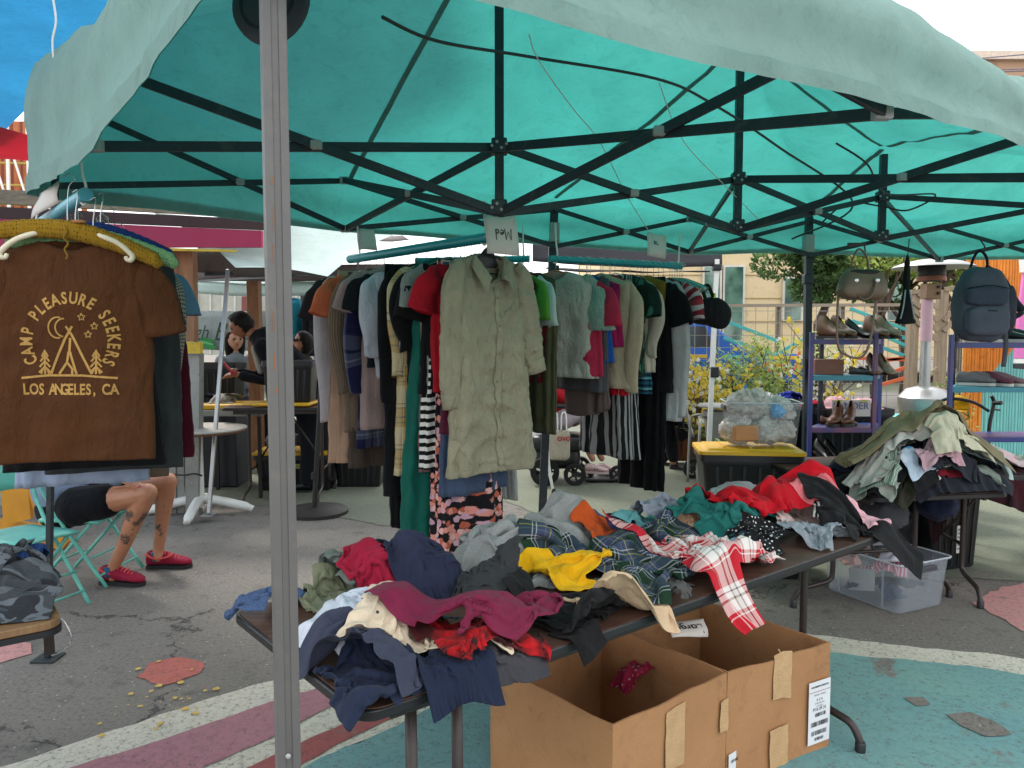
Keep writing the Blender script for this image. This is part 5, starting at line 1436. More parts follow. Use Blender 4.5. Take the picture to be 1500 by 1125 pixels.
def pline(pts, wpx, name='print'):
 P2_ = [pxl(a, b_) for a, b_ in pts]; k = wpx * sc_ / 2
 ps = []
 for i in range(len(P2_) - 1):
  n = max(1, int(math.hypot(P2_[i+1][0] - P2_[i][0], P2_[i+1][1] - P2_[i][1]) / .012))
  for j in range(n): ps.append((P2_[i][0] + (P2_[i+1][0] - P2_[i][0]) * j / n, P2_[i][1] + (P2_[i+1][1] - P2_[i][1]) * j / n))
 ps.append(P2_[-1]); L2 = []
 for i, q_ in enumerate(ps):
  a = ps[max(0, i-1)]; c = ps[min(len(ps)-1, i+1)]; dx, dz = c[0] - a[0], c[1] - a[1]; l = math.hypot(dx, dz) + 1e-9
  L2.append([onT(q_[0] - dz / l * k, q_[1] + dx / l * k), onT(q_[0] + dz / l * k, q_[1] - dx / l * k)])
 b = MB(); b.grid([p for r_ in L2 for p in r_], len(L2), 2); return b.build(name, M_PRINT, tee, smooth=True)
for l in ([(36, 553), (75, 549), (125, 549), (176, 553)], [(102, 478), (111, 492), (140, 547)], [(111, 478), (100, 497), (80, 547)], [(104, 530), (92, 547)], [(108, 515), (118, 547)], [(106, 515), (104, 530), (112, 540), (111, 549)], [(108, 495), (107, 515)]):
 pline(l, 3.6)
for cx_ in (71, 146):
 pline([(cx_, 512), (cx_, 547)], 3)
 for k, (yy, ww) in enumerate(((513, 5), (520, 7), (528, 8), (536, 9))): pline([(cx_ - ww, yy + 9), (cx_, yy), (cx_ + ww, yy + 9)], 3)
 pline([(cx_ - 3, 540), (cx_ - 6, 547)], 2.5); pline([(cx_ + 3, 540), (cx_ + 6, 547)], 2.5)
pline([(90 + 13 * math.cos(R(a)), 480 - 15 * math.sin(R(a))) for a in range(70, 291, 12)], 2.4); pline([(99 + 12 * math.cos(R(a)), 480 - 13 * math.sin(R(a))) for a in range(85, 276, 12)], 2.4)
for cx_, cy_ in ((125, 465), (143, 478), (134, 490)):
 pline([(cx_ + (5.5 if i % 2 == 0 else 2.6) * math.sin(PI * i / 5), cy_ - (5.5 if i % 2 == 0 else 2.6) * math.cos(PI * i / 5)) for i in range(11)], 1.9, 'print_star')
# ---- left table corner with jeans and camouflage trousers
def at_(px, py, z): p = G(px, py, z); return VC((p.x, p.y))
LC = at_(92, 908, .74)
ld = VC((math.cos(R(38)), math.sin(R(38))))        # along the near edge
LT_o = LC - ld * 1.5
lt = thing('folding_table', 'wood topped folding table cut by the left picture edge', 'folding table', (LT_o.x, LT_o.y, 0))
un = VC((-ld.y, ld.x))
def rect(o, u, n, L, W, r=.05):
 pts = []
 for cx_, cy_, a0 in ((L - r, r, -90), (L - r, W - r, 0), (r, W - r, 90), (r, r, 180)):
  for k in range(6):
   a = R(a0 + 18 * k); q_ = o + u * (cx_ + r * math.cos(a)) + n * (cy_ + r * math.sin(a)); pts.append((q_.x, q_.y))
 return pts
M_OAK = wood_mat('worn_oak', '6a4c30', '8a6a48', .4)
b = MB(); b.prism(rect(LT_o, ld, un, 1.5, .6), .718, .741); b.build('tabletop', M_OAK, lt, bevel=.003)
b = MB(); b.prism(rect(LT_o - un * .003 , ld, un, 1.503, .606), .700, .7175); b.build('edge_band', M_EDGE, lt)
lp = P(70, 912, 2.32); lq = P(73, 958, 2.32)
b = MB(); b.beam((lp.x, lp.y, .70), (lq.x, lq.y, lq.z), .022, .022); b.build('leg', M_BRLEG, lt, bevel=.002)
b = MB(); b.tube(smooth_pts([P(88, 905, 2.3), P(97, 915, 2.3), P(105, 938, 2.3), P(88, 955, 2.3), P(76, 960, 2.3)], 6), .0022, 6); b.build('wire_latch', M_WIRE, lt, smooth=True)
for f in (.2, .35):
 q_ = LT_o + ld * (1.5 * f) + un * .3
 b = MB(); b.tube([(q_.x, q_.y, .70), (q_.x, q_.y, 0.01)], .014, 8); b.build('leg', M_BRLEG, lt, smooth=True)
FL_ = Field(LT_o, ld, 1.5, .60, .742)
GL = 'trousers on the left table'
def fl(name, label, cat, m, px, py, La, Lb, ang=0.0, comp=(.8, .75), mound=None, **kw): return drape(FL_, name, label, cat, m, px, py, La, Lb, ang, comp, mound, GL, **kw)
CAMO = fab('3c4044', 'camo', ('5a5f64', '26282c'), scale=9)
fl('trousers', 'olive trousers folded at the back of the left table', 'trousers', fab('2e2f24'), 35, 800, .55, .34, .1, (.9, .85), (.2, .13, .06), mask='', zc=.84)
fl('jeans', 'mid blue jeans between olive trousers and camouflage trousers', 'jeans', fab('24406f', 'heather', ('1d345c',)), 15, 830, .55, .4, .0, (.8, .75), (.2, .13, .05), zc=.82)
fl('camo_trousers', 'grey camouflage cargo trousers folded on the left table', 'trousers', CAMO, 45, 868, .75, .46, .05, (.85, .75), (.26, .15, .04), mask='', n=44, hm=.04, rid=.009)
fl('camo_shorts', 'grey camouflage shorts on top near the table corner', 'shorts', CAMO, 50, 850, .5, .36, .5, (.85, .8), (.15, .1, .02), mask='trouser', n=36, hm=.06)
# ------------------------------------------------------------------ right table with its large heap
RT0 = VC((1.80, 3.78)); rtd = VC((.985, .17)).normalized(); rtn = VC((-rtd.y, rtd.x))
RTL, RTW = .78, 1.22
folding_table('dark walnut table under the tall mixed heap at the right', RT0 + rtn * RTW, -rtn, RTW, RTL, legs=(.12, .56))
FR_ = Field(RT0, rtd, RTL, RTW, .742, pad=.5)
GRR = 'clothes heaped on the right table'
def fr_(name, label, cat, m, px, py, La, Lb, ang=0.0, comp=(.8, .75), mound=None, **kw):
 kw.setdefault('n', 30); kw.setdefault('hm', .10)
 La *= .86; Lb *= .86
 return drape(FR_, name, label, cat, m, px, py, La, Lb, ang, comp, mound, GRR, **kw)
# hidden lower layers are real folded bundles too
fr_('blanket', 'folded dark blanket at the bottom of the right heap', 'blanket', fab('20222a'), 1340, 690, .7, 1.0, 0, (.95, .95), (.36, .5, .14), mask='', warp=.02, zc=.80)
fr_('sweater', 'dark red sweater low in the heap at the front left', 'sweater', fab('640d1c'), 1234, 682, .7, .62, .6, (.8, .75), (.22, .2, .10), zc=.86)
fr_('jacket', 'maroon jacket folded at the front edge of the right table', 'jacket', fab('6a0e1e'), 1449, 734, .66, .34, -.05, (.85, .75), (.27, .10, .06), zc=.80)
fr_('shirt', 'olive and white striped shirt low at the front', 'shirt', fab('2b2b20'), 1470, 715, .5, .36, .1, (.8, .75), (.18, .12, .07), zc=.88)
fr_('coat', 'black coat sprawled over the front of the heap', 'coat', fab('0f0f11'), 1335, 687, .95, .72, .35, (.8, .75), (.32, .26, .09), zc=.92)
fr_('tee_shirt', 'white t-shirt with black sleeves on the front of the heap', 't-shirt', fab('bdbab6'), 1397, 681, .34, .22, .3, (.8, .75), (.1, .06, .03), zc=.92, n=24)
fr_('jacket', 'black jacket with a white collar at the heap front', 'jacket', fab('131315'), 1500, 705, .5, .4, .4, (.8, .75), (.15, .13, .04), zc=.93)
fr_('napkin', 'small white and sky blue printed cloth on the black jacket', 'cloth', fab('a9b4c4', 'floral', ('2f7fa8', 'c9ccd4', 'b8bcc8', 'd0d0d8'), scale=12), 1465, 695, .2, .15, .1, (.85, .8), None, zc=.95, n=18, mask='')
fr_('sweater', 'navy sweater at the left flank of the heap', 'sweater', fab('151a2a'), 1149, 654, .6, .4, .3, (.8, .75), (.2, .12, .07), zc=.96)
fr_('sweater', 'pale grey chunky knit at the left flank of the heap', 'sweater', fab('8a8c84', fuzz=.3), 1177, 676, .5, .3, .4, (.8, .75), (.16, .08, .05), zc=.98, n=24)
fr_('sweater', 'speckled grey green cardigan falling down the right side', 'cardigan', fab('7d857a', 'melange', ('58625c',), scale=30), 1415, 653, .8, .34, -.5, (.8, .75), (.28, .1, .06), zc=1.0)
fr_('flannel_shirt', 'faded blue and grey plaid shirt at the right of the heap', 'shirt', fab('39485e', 'plaid', ('6a7684', '2d3848', '4a5a6e', '8a929a'), scale=9), 1432, 641, .5, .24, -.3, (.8, .75), (.17, .08, .05), zc=1.0)
fr_('jeans', 'charcoal jeans rolled at the far right of the heap', 'jeans', fab('22252c'), 1467, 680, .5, .3, -.2, (.8, .75), (.16, .1, .06), zc=.95)
fr_('blouse', 'mint and white blouse below the cream knit', 'blouse', fab('a2b3b0'), 1415, 630, .62, .34, -.05, (.82, .75), (.22, .12, .05), zc=1.05)
fr_('scarf', 'pale pink folded scarf under the mint blouse', 'scarf', fab('b08c94'), 1372, 641, .34, .16, 0, (.85, .8), (.12, .05, .03), zc=1.04, n=22, mask='')
fr_('cardigan', 'long sage and white marled cardigan sleeve across the heap', 'cardigan', fab('5e7468', 'melange', ('a9b0a4',), scale=26), 1317, 638, .75, .26, .55, (.85, .8), (.28, .07, .05), zc=1.06, mask='')
fr_('blouse', 'off white cotton blouse under the marled sleeve', 'blouse', fab('aaa7a0'), 1305, 625, .55, .36, .1, (.8, .75), (.2, .12, .05), zc=1.08)
fr_('sweater', 'cream knit sweater folded in thick rolls at the right', 'sweater', fab('b9b39c', fuzz=.15), 1415, 633, .55, .40, -.1, (.8, .72), (.19, .13, .10), zc=1.06)
fr_('trousers', 'long olive tan trousers draped across the top of the heap', 'trousers', fab('776c52'), 1317, 611, 1.12, .42, -.03, (.9, .75), (.50, .16, .03), zc=1.12, mask='', n=40)
# second right table behind with more clothes
R20 = VC((2.52, 4.40)); r2d = VC((.93, -.10)).normalized()
folding_table('second dark table behind the right heap, cut by the picture edge', R20, r2d, 1.5, .8, legs=(.10, .9))
F2_ = Field(R20, r2d, 1.5, .8, .742, pad=.4)
def f2(name, label, cat, m, px, py, La, Lb, ang=0.0, comp=(.8, .75), mound=None, **kw):
 kw.setdefault('n', 28); return drape(F2_, name, label, cat, m, px, py, La, Lb, ang, comp, mound, 'clothes on the second right table', **kw)
f2('jacket', 'dark red and black plaid jacket hanging off the table at the right edge', 'jacket', fab('38101a', 'plaid', ('121214', '1a1416', '2a0e14', '121214'), scale=5), 1478, 712, .8, .55, -.5, (.85, .8), (.3, .2, .06), zc=.82, hang=True)
f2('hoodie', 'black hoodie bundle at the right picture edge', 'hoodie', fab('0e1017'), 1470, 655, .9, .6, .1, (.75, .7), (.32, .22, .27), zc=.95)
f2('fleece', 'cream fleece bundle at the right picture edge', 'fleece', fab('aaa796', fuzz=.35), 1488, 690, .5, .36, -.4, (.7, .7), (.2, .14, .14), zc=.95)
f2('sweater', 'dark olive sweater between plaid jacket and cream fleece', 'sweater', fab('1a1a1a'), 1440, 690, .5, .4, .2, (.75, .7), (.2, .14, .10), zc=.9)
f2('blouse', 'pale green and pink blouse on top at the right edge', 'blouse', fab('9fb3a6', 'floral', ('9fb3a6', 'b9a0a0', 'a9bdb0', 'c9a9ae'), scale=4), 1465, 615, .7, .4, 0, (.8, .75), (.32, .16, .10), zc=1.12)
# under the right table: dark bags and bins
M_BINB = plain('black_bin_plastic', '141518', 0.42, var=.1); M_YEL = plain('yellow_lid_plastic', 'c99a12', 0.42, var=.08); M_LID2 = plain('bin_label_white', 'bdbdb8', .6)
def tote(name, label, c, u, L, W, H, lid=None, wall=M_BINB, ribs=True, lidl=None, group=None, opened=False, z=0.0):
 """moulded storage tote: tapered body, ribs, rim, lid"""
 u = VC((u[0], u[1], 0)).normalized(); n = VC((-u.y, u.x, 0)); c = VC((c[0], c[1], z))
 t = thing(name, label, 'storage bin', c, group)
 b = MB(); tp = .86
 def ring(l, w, zz, r=.03):
  o = []
  for cx_, cy_, a0 in ((l/2 - r, -w/2 + r, -90), (l/2 - r, w/2 - r, 0), (-l/2 + r, w/2 - r, 90), (-l/2 + r, -w/2 + r, 180)):
   for k in range(5):
    a = R(a0 + 22.5 * k); o.append(c + u * (cx_ + r * math.cos(a)) + n * (cy_ + r * math.sin(a)) + VC((0, 0, zz)))
  return o
 rings = [ring(L*tp*.98, W*tp*.96, 0.004), ring(L*tp, W*tp, .02), ring(L*.95, W*.95, H*.82), ring(L*.96, W*.96, H*.83), ring(L*.96, W*.96, H*.87), ring(L, W, H*.88), ring(L, W, H), ring(L - .012, W - .012, H), ring(L*.93 - .012, W*.93 - .012, H*.8), ring(L*tp - .02, W*tp - .02, .03)]
 k = 20; vs = [p for r_ in rings for p in r_]; fs = [(i*k+j, i*k+(j+1) % k, (i+1)*k+(j+1) % k, (i+1)*k+j) for i in range(len(rings)-1) for j in range(k)] + [tuple(range(k))[::-1], tuple((len(rings)-1)*k + j for j in range(k))]
 b.add(vs, fs); b.build('body', wall, t)
 if ribs:
  for s in (-1, 1):
   for q_ in (-.36, -.22, -.08, .08, .22, .36):
    b = MB(); b.beam(c + u * (L*tp*q_) + n * (s * W * tp / 2) + VC((0, 0, .03)), c + u * (L*.95*q_) + n * (s * (W*.95/2)) + VC((0, 0, H*.8)), .022, .012, up=n); b.build('rib', wall, t, bevel=.003, seg=1)
 if lid:
  b = MB(); r1 = ring(L + .02, W + .02, H + .001); r2 = ring(L + .02, W + .02, H + .022); r3 = ring(L - .02, W - .02, H + .026); r4 = ring(L - .07, W - .07, H + .020)
  r5 = ring(L - .09, W - .09, H + .036)
  vs = r1 + r2 + r3 + r4 + r5; fs = [(i*k+j, i*k+(j+1) % k, (i+1)*k+(j+1) % k, (i+1)*k+j) for i in range(4) for j in range(k)] + [tuple(range(k))[::-1], tuple(4*k + j for j in range(k))]
  b.add(vs, fs); b.build('lid', lid, t)
  for q_ in (-.25, 0, .25):
   b = MB(); b.box(c + u * (L * q_) + VC((0, 0, H + .0385)), (.02, W - .16, .006), rz=math.atan2(u.y, u.x)); b.build('lid_rib', lid, t)
 return t
def small_sheet(name, m, a, bb, c, d, parent=None, **kw):
 b = MB(); b.add([a, bb, c, d], [(0, 1, 2, 3)], [(0, 0), (1, 0), (1, 1), (0, 1)]); return b.build(name, m, parent, smooth=False)
tote('storage_bin', 'tall black bin with a printed label standing under the right table', (2.86, 5.15), (1, .35), .44, .40, .60)
lbx = P(1406, 790, 4.92)
sg_ = thing('label_sheet', 'white printed label on the tall black bin under the table', 'label', lbx)
b = MB(); b.box(lbx, (.055, .004, .18), rz=.34); b.build('paper', M_LID2, sg_)
for k in range(6):
 b = MB(); b.box(lbx + VC((0.001, -.0035, .065 - k * .025)), (.042, .002, .012), rz=.34); b.build('print_block', plain('grey_print', '6f7478', .7), sg_)
def bag(label, c, r, m, seed, cat='bag', name='bag', sc=(1, 1, .8)):
 t = MB(); n, mm = 28, 18; vs = []
 for i in range(mm + 1):
  th = PI * i / mm
  for j in range(n):
   a = 2 * PI * j / n; d = VC((math.sin(th) * math.cos(a), math.sin(th) * math.sin(a), math.cos(th)))
   k = 1 + .22 * mnoise.noise(d * 1.7 + VC((seed, 0, 0))) + .10 * mnoise.noise(d * 5 + VC((0, seed, 0))) + .04 * mnoise.noise(d * 13 + VC((0, 0, seed)))
   p = VC(c) + VC((d.x * r * sc[0] * k, d.y * r * sc[1] * k, d.z * r * sc[2] * k)); p.z = max(p.z, .008)
   vs.append(p)
 fs = [(i*n+j, (i+1)*n+j, (i+1)*n+(j+1) % n, i*n+(j+1) % n) for i in range(mm) for j in range(n)]
 t.add(vs, fs); return tag(t.build(name, m, None, smooth=True), label, cat)
M_BAGB = fab('121316', rough=.5); M_BAGG = fab('3c3c40')
bag('black fabric bundle left of the tall bin under the table', (2.45, 5.15, .26), .27, M_BAGB, 3)
bag('grey bundle stored under the right table top', (1.98, 4.05, .60), .12, M_BAGG, 5)
bag('navy bundle hanging below the right table edge', (2.38, 4.25, .60), .10, fab('171d33'), 8)
bag('dark red bundle stored beneath the right table', (2.18, 4.5, .60), .12, fab('3a0c14'), 9)
# ------------------------------------------------------------------ cardboard boxes in front of the table
def card_mat(name, c1, c2):
 t = NT(name); v = tcoord(t); n = t.noise(v, 3, 6, .6); n2 = t.noise(v, 220, 3, .7)
 mp = t.n('ShaderNodeMapping'); mp.inputs['Scale'].default_value = (1, 1, 18); t.l(v, mp.inputs['Vector']); n3 = t.noise(mp.outputs[0], 14, 4)
 c = t.ramp(n.outputs['Fac'], [(.3, lin(c1)), (.7, lin(c2))]).outputs[0]
 c = t.mix(t.ramp(n2.outputs['Fac'], [(.5, 0.0), (.7, .25)]).outputs[0], c, lin('5f4228'))
 n4 = t.noise(v, 8, 7, .75, 1.0)
 c = t.mix(t.ramp(n4.outputs['Fac'], [(.52, 0.0), (.70, .5)]).outputs[0], c, lin('6d4c2e'))
 t.bsdf(c, .8, bump=t.math('ADD', n3.outputs['Fac'], n4.outputs['Fac']), bdist=.002, bstr=.35); return t.done()
M_CARDB = card_mat('cardboard', '9a6d45', 'a97c52'); M_TAPE = plain('kraft_tape', 'b8946a', .22, var=.10, scale=20, bump=.8, bdist=.003); M_PAPER = plain('label_paper', 'cfd0d2', .6, var=.03); M_BLK = plain('print_black', '222428', .7)
v2 = lambda v: VC((v.x, v.y))
BA = v2(G(898, 1063, .405)); BB = v2(G(1065, 985, .405)); BC = v2(G(1217, 941, .405)); BD = VC((-.372, .465))
def cbox(label, a, c, d, h):
 a3 = VC((*a, 0)); c3 = VC((*c, 0)); d3 = VC((*d, 0)); t = thing('cardboard_box', label, 'cardboard box', a3, 'open cardboard boxes under the front table')
 u = (c3 - a3).normalized(); n = d3.normalized(); th = .007
 for (p, q, nm) in ((a3, c3, n), (a3 + d3, c3 + d3, -n), (a3 + n * th * 1.02, a3 + d3 - n * th * 1.02, u), (c3 + n * th * 1.02, c3 + d3 - n * th * 1.02, -u)):
  N = 14; M_ = 8; out = []; inn = []
  for i in range(M_ + 1):
   for j in range(N + 1):
    f, g_ = i / M_, j / N
    b_ = .010 * math.sin(PI * g_) * f * f * (1 if nm is not n else .6) + .004 * mnoise.noise(VC((g_ * 3, f * 2, a.x * 7 + nm.x)))
    p_ = p.lerp(q, g_) + VC((0, 0, .004 + (h - .004) * f + .006 * f * mnoise.noise(VC((g_ * 4, 2, nm.x * 5))))) - nm * b_
    out.append(p_); inn.append(p_ + nm * th)
  b = MB(); b.grid(out, M_ + 1, N + 1); b.grid(inn, M_ + 1, N + 1, flip=True)
  k = N + 1; o2 = len(out)
  rim = [(M_*k + j, M_*k + j + 1, o2 + M_*k + j + 1, o2 + M_*k + j) for j in range(N)]; b.f += rim; b.mi += [0] * len(rim)
  sd = [(i*k, (i+1)*k, o2 + (i+1)*k, o2 + i*k) for i in range(M_)] + [(i*k + N, (i+1)*k + N, o2 + (i+1)*k + N, o2 + i*k + N) for i in range(M_)]; b.f += sd; b.mi += [0] * len(sd)
  b.build('wall', M_CARDB, t, smooth=False)
 b = MB(); b.prism([tuple((a3 + n*.01 + u*.01)[:2]), tuple((c3 + n*.01 - u*.01)[:2]), tuple((c3 + d3 - n*.01 - u*.01)[:2]), tuple((a3 + d3 - n*.01 + u*.01)[:2])], .006, .012); b.build('floor_flap', M_CARDB, t)
 return t
H_B = .405
bx1 = cbox('left open cardboard box with plain front corner', BA, BB - (BB - BA).normalized() * .002, BD, H_B)
bx2 = cbox('right open cardboard box with white printed shipping label', BB + (BC - BB).normalized() * .002, BC, BD, H_B)
def front_patch(a, c, parent, x0, x1, z0, z1, m, name, off=.0085, rot=0.0, jag=False):
 """flat piece on the front wall; x measured along the wall from a"""
 u = (VC((*c, 0)) - VC((*a, 0))).normalized(); n = VC((u.y, -u.x, 0)); cx_ = (x0 + x1) / 2; cz = (z0 + z1) / 2
 def W_(x, z): dx, dz = x - cx_, z - cz; return VC((*a, 0)) + u * (cx_ + dx * math.cos(rot) - dz * math.sin(rot)) + VC((0, 0, cz + dx * math.sin(rot) + dz * math.cos(rot))) + n * off
 b = MB(); N = 6; rj = random.Random(int(x0 * 1e4))
 pts = []
 for i in range(N + 1):
  z = z0 + (z1 - z0) * i / N; jj = .003 if jag else 0
  pts.append([W_(x0 + rj.uniform(-jj, jj), z + (rj.uniform(-.008, .008) if jag and i in (0, N) else 0)), W_(cx_, z), W_(x1 + rj.uniform(-jj, jj), z + (rj.uniform(-.012, .012) if jag and i in (0, N) else 0))])
 b.grid([p for r_ in pts for p in r_], N + 1, 3); b.build(name, m, parent, smooth=False)
 return W_
def patch_px(a, c, parent, px0, py0, px1, py1, m, name, **kw):
 """place by the photo: wall-plane coordinates of two pixels"""
 u = (VC((*c, 0)) - VC((*a, 0))).normalized(); n = VC((u.y, -u.x, 0)); O = VC((*a, 0))
 def q(px, py): r = ray(px, py); s = O.dot(n) / r.dot(n); s = (O - VC((0, 0, CAMZ))).dot(n) / r.dot(n); p = VC((0, 0, CAMZ)) + r * s; return (p - O).dot(u), p.z
 (xa, za), (xb, zb) = q(px0, py0), q(px1, py1)
 return front_patch(a, c, parent, min(xa, xb), max(xa, xb), min(za, zb), max(za, zb), m, name, **kw), (min(xa, xb), max(xa, xb), min(za, zb), max(za, zb))
patch_px(BA, BB, bx1, 972, 1040, 999, 1115, M_TAPE, 'tape', jag=True, off=.010)
patch_px(BA, BB, bx1, 1052, 1026, 1063, 1066, M_TAPE, 'tape', jag=True, off=.010)
patch_px(BB, BC, bx2, 1131, 956, 1156, 1016, M_TAPE, 'tape', jag=True, off=.010)
patch_px(BB, BC, bx2, 1125, 1068, 1150, 1118, M_TAPE, 'tape', jag=True, off=.010)
b = MB(); bc_ = P(1145, 962, 2.77)
for k in range(5): b.tube(smooth_pts([bc_ + VC((-.02 + .01*k, -.01, .0)), bc_ + VC((-.012 + .006*k, -.02, .02 - .004*k)), bc_ + VC((.004*k - .02, -.015, .035 - .009*k))], 3), .004, 5)
b.build('torn_tape', M_TAPE, bx2, smooth=True)
W_, (x0, x1, z0, z1) = patch_px(BB, BC, bx2, 1182, 1000, 1211, 1080, M_PAPER, 'shipping_label', off=.0105, rot=0.0)
def bars(W_, x0, x1, z, h, seed, parent, off=.0008, n=26):
 rj = random.Random(seed); b = MB(); x = x0; u = (W_(1, 0) - W_(0, 0)).normalized(); nn = VC((u.y, -u.x, 0)) * off
 while x < x1:
  w = rj.choice([.0009, .0016, .0026]); a_ = W_(x, z) + nn; c_ = W_(min(x + w, x1), z) + nn; d_ = VC((0, 0, h)); b.add([a_, c_, c_ + d_, a_ + d_], [(0, 1, 2, 3)]); x += w + rj.choice([.0009, .0015, .0022])
 o = b.build('barcode', M_BLK, parent, smooth=False); o['kind'] = 'stuff'
def wall_text(s, size, W_, x, z, parent, off=.0008, sx=1.0):
 me = text_mesh(s, size); u = (W_(1, 0) - W_(0, 0)).normalized(); nn = VC((u.y, -u.x, 0)) * off; o_ = W_(x, z) + nn
 for v in me.vertices: v.co = o_ + u * (v.co.x * sx) + VC((0, 0, v.co.y))
 return link_mesh('lettering', me, M_BLK, parent, smooth=False)
H_ = z1 - z0; W0 = x1 - x0
wall_text('M16 09 24', .019, W_, x0 + W0 * .5, z0 + H_ * .55, bx2, sx=.85)
wall_text('K E A', .014, W_, x0 + W0 * .5, z0 + H_ * .70, bx2); wall_text('CHICAGO OH', .008, W_, x0 + W0 * .5, z0 + H_ * .645, bx2); wall_text('7010-00-118-0002', .0085, W_, x0 + W0 * .5, z0 + H_ * .78, bx2); wall_text('LOT 9 09', .008, W_, x0 + W0 * .5, z0 + H_ * .60, bx2)
for k, (f0, w0, w1, hh) in enumerate(((.43, .3, .8, .06), (.28, .12, .92, .075), (.14, .15, .85, .07), (.05, .3, .7, .05), (.90, .1, .9, .03))): bars(W_, x0 + W0 * w0, x0 + W0 * w1, z0 + H_ * f0, H_ * hh, k, bx2)
b = MB(); a_ = W_(x0 + .002, z0 + H_ * .835); c_ = W_(x1 - .002, z0 + H_ * .835); b.beam(a_ + VC((0, -.0012, 0)), c_ + VC((0, -.0012, 0)), .001, .001); b.build('red_rule', plain('red_ink', '8a3040', .6), bx2)
W2_, (x0, x1, z0, z1) = patch_px(BA, BB, bx1, 1064, 1104, 1100, 1150, M_PAPER, 'pallet_label', off=.010)
wall_text('PALLET', .009, W2_, (x0 + x1) / 2, z1 - .012, bx1, off=.002); bars(W2_, x0 + .012, x1 - .012, z1 - .034, .010, 9, bx1, off=.002)
# contents
def loose(name, label, cat, m, c, La, Lb, z, seed, comp=(.7, .7), md=(.12, .1, .05), pad=.4, group=None, mask='tee', bounds=None, n=26):
 o_ = (c[0] - .3, c[1] - .3); F = Field(o_, (1, 0), .6, .6, z, pad=pad)
 X, na, nb = settle(F, .3, .3, La, Lb, seed * .7, comp, md, n=n, seed=seed)
 return tag(cloth_object(name, m, F, X, na, nb, La, Lb, mask=mask, seed=seed), label, cat, group)
ib = (BB + BC) / 2 + BD / 2
loose('shirt', 'raspberry pink shirt lying in the left part of the boxes', 'shirt', fab('8a1f3a', 'dots', ('c08a98',), scale=40), ((BB + BD * .62).x, (BB + BD * .62).y), .4, .3, .22, 41, md=(.12, .09, .10))
card('white card reading Large upside down, taped under the table edge', [P(982, 936, 2.62), P(1040, 931, 2.72), P(1032, 905, 2.78), P(972, 912, 2.66)], flip(shr([[(.02, .85), (.03, .2), (.16, .2)]] + [arc(.28, .35, .07, .15, 0, 360), [(.35, .5), (.36, .2)], [(.44, .5), (.45, .2)], [(.45, .42), (.53, .5)]] + [arc(.63, .36, .06, .14, 0, 360), [(.69, .5), (.68, .02), (.58, .05)]] + [arc(.83, .36, .07, .15, 0, 300)], .8, .8, .1, .15)), r=.0018)
# ---- clear tote with clothes under the right table
def clear_mat(name, tint, alpha=.32):
 t = NT(name); v = tcoord(t); n = t.noise(v, 12, 4)
 t.bsdf(lin(tint), .18, bump=n.outputs['Fac'], bdist=.001, bstr=.2); tr = t.n('ShaderNodeBsdfTransparent'); tr.inputs['Color'].default_value = (.93, .95, .96, 1)
 ms = t.n('ShaderNodeMixShader'); t.l(t.ramp(n.outputs['Fac'], [(.3, alpha * .85), (.7, alpha * 1.15)]).outputs[0], ms.inputs[0]); t.l(tr.outputs[0], ms.inputs[1]); t.l(t.b.outputs[0], ms.inputs[2]); return t.done(ms.outputs[0])
M_CLEAR = clear_mat('clear_plastic', 'c2cbd4', .26)
def clear_tote(label, c, u, L, W, H, z=0.0, m=M_CLEAR, alpha_lid=False):
 u = VC((u[0], u[1], 0)).normalized(); n = VC((-u.y, u.x, 0)); c = VC((c[0], c[1], z)); t = thing('clear_storage_bin', label, 'storage bin', c)
 def ring(l, w, zz, r=.035):
  o = []
  for cx_, cy_, a0 in ((l/2 - r, -w/2 + r, -90), (l/2 - r, w/2 - r, 0), (-l/2 + r, w/2 - r, 90), (-l/2 + r, -w/2 + r, 180)):
   for k in range(6): a = R(a0 + 18 * k); o.append(c + u * (cx_ + r * math.cos(a)) + n * (cy_ + r * math.sin(a)) + VC((0, 0, zz)))
  return o
 rings = [ring(L*.86, W*.84, .006), ring(L*.88, W*.86, .016), ring(L*.955, W*.95, H*.9), ring(L*.96, W*.955, H*.96), ring(L, W, H*.965), ring(L, W, H*.99)]
 k = 24; b = MB(); b.add([p for r_ in rings for p in r_], [(i*k+j, i*k+(j+1) % k, (i+1)*k+(j+1) % k, (i+1)*k+j) for i in range(len(rings)-1) for j in range(k)] + [tuple(range(k))[::-1]])
 b.build('body', m, t, smooth='auto')
 b = MB(); b.tube(ring(L, W, H), .0045, 6, closed=True); b.build('rim', plain('frosted_rim', 'b4bcc2', .3), t, smooth=True)
 for s in (-1, 1):
  b = MB(); e = c + u * (s * L * .5) + VC((0, 0, H * .86)); b.beam(e - n * .07, e + n * .07, .02, .03); b.build('handle', plain('bin_handle', '3a3d42', .4), t, bevel=.004)
  for g_ in (-.3, .3):
   b = MB(); b.beam(c + u * L * .885 * g_ + n * (s * W * .435) + VC((0, 0, .02)), c + u * L * .955 * g_ + n * (s * W * .478) + VC((0, 0, H * .9)), .010, .004, up=n); b.build('moulded_rib', m, t)
 return t
CT = G(1300, 900); cu_ = VC((.42, -.90))
ctc = (v2(G(1212, 866)) + v2(G(1378, 884))) / 2; clear_tote('clear plastic bin of pink and white clothes under the right table', ctc, (.43, -.90), .56, .44, .29)
GCB = 'clothes inside the clear bin under the table'
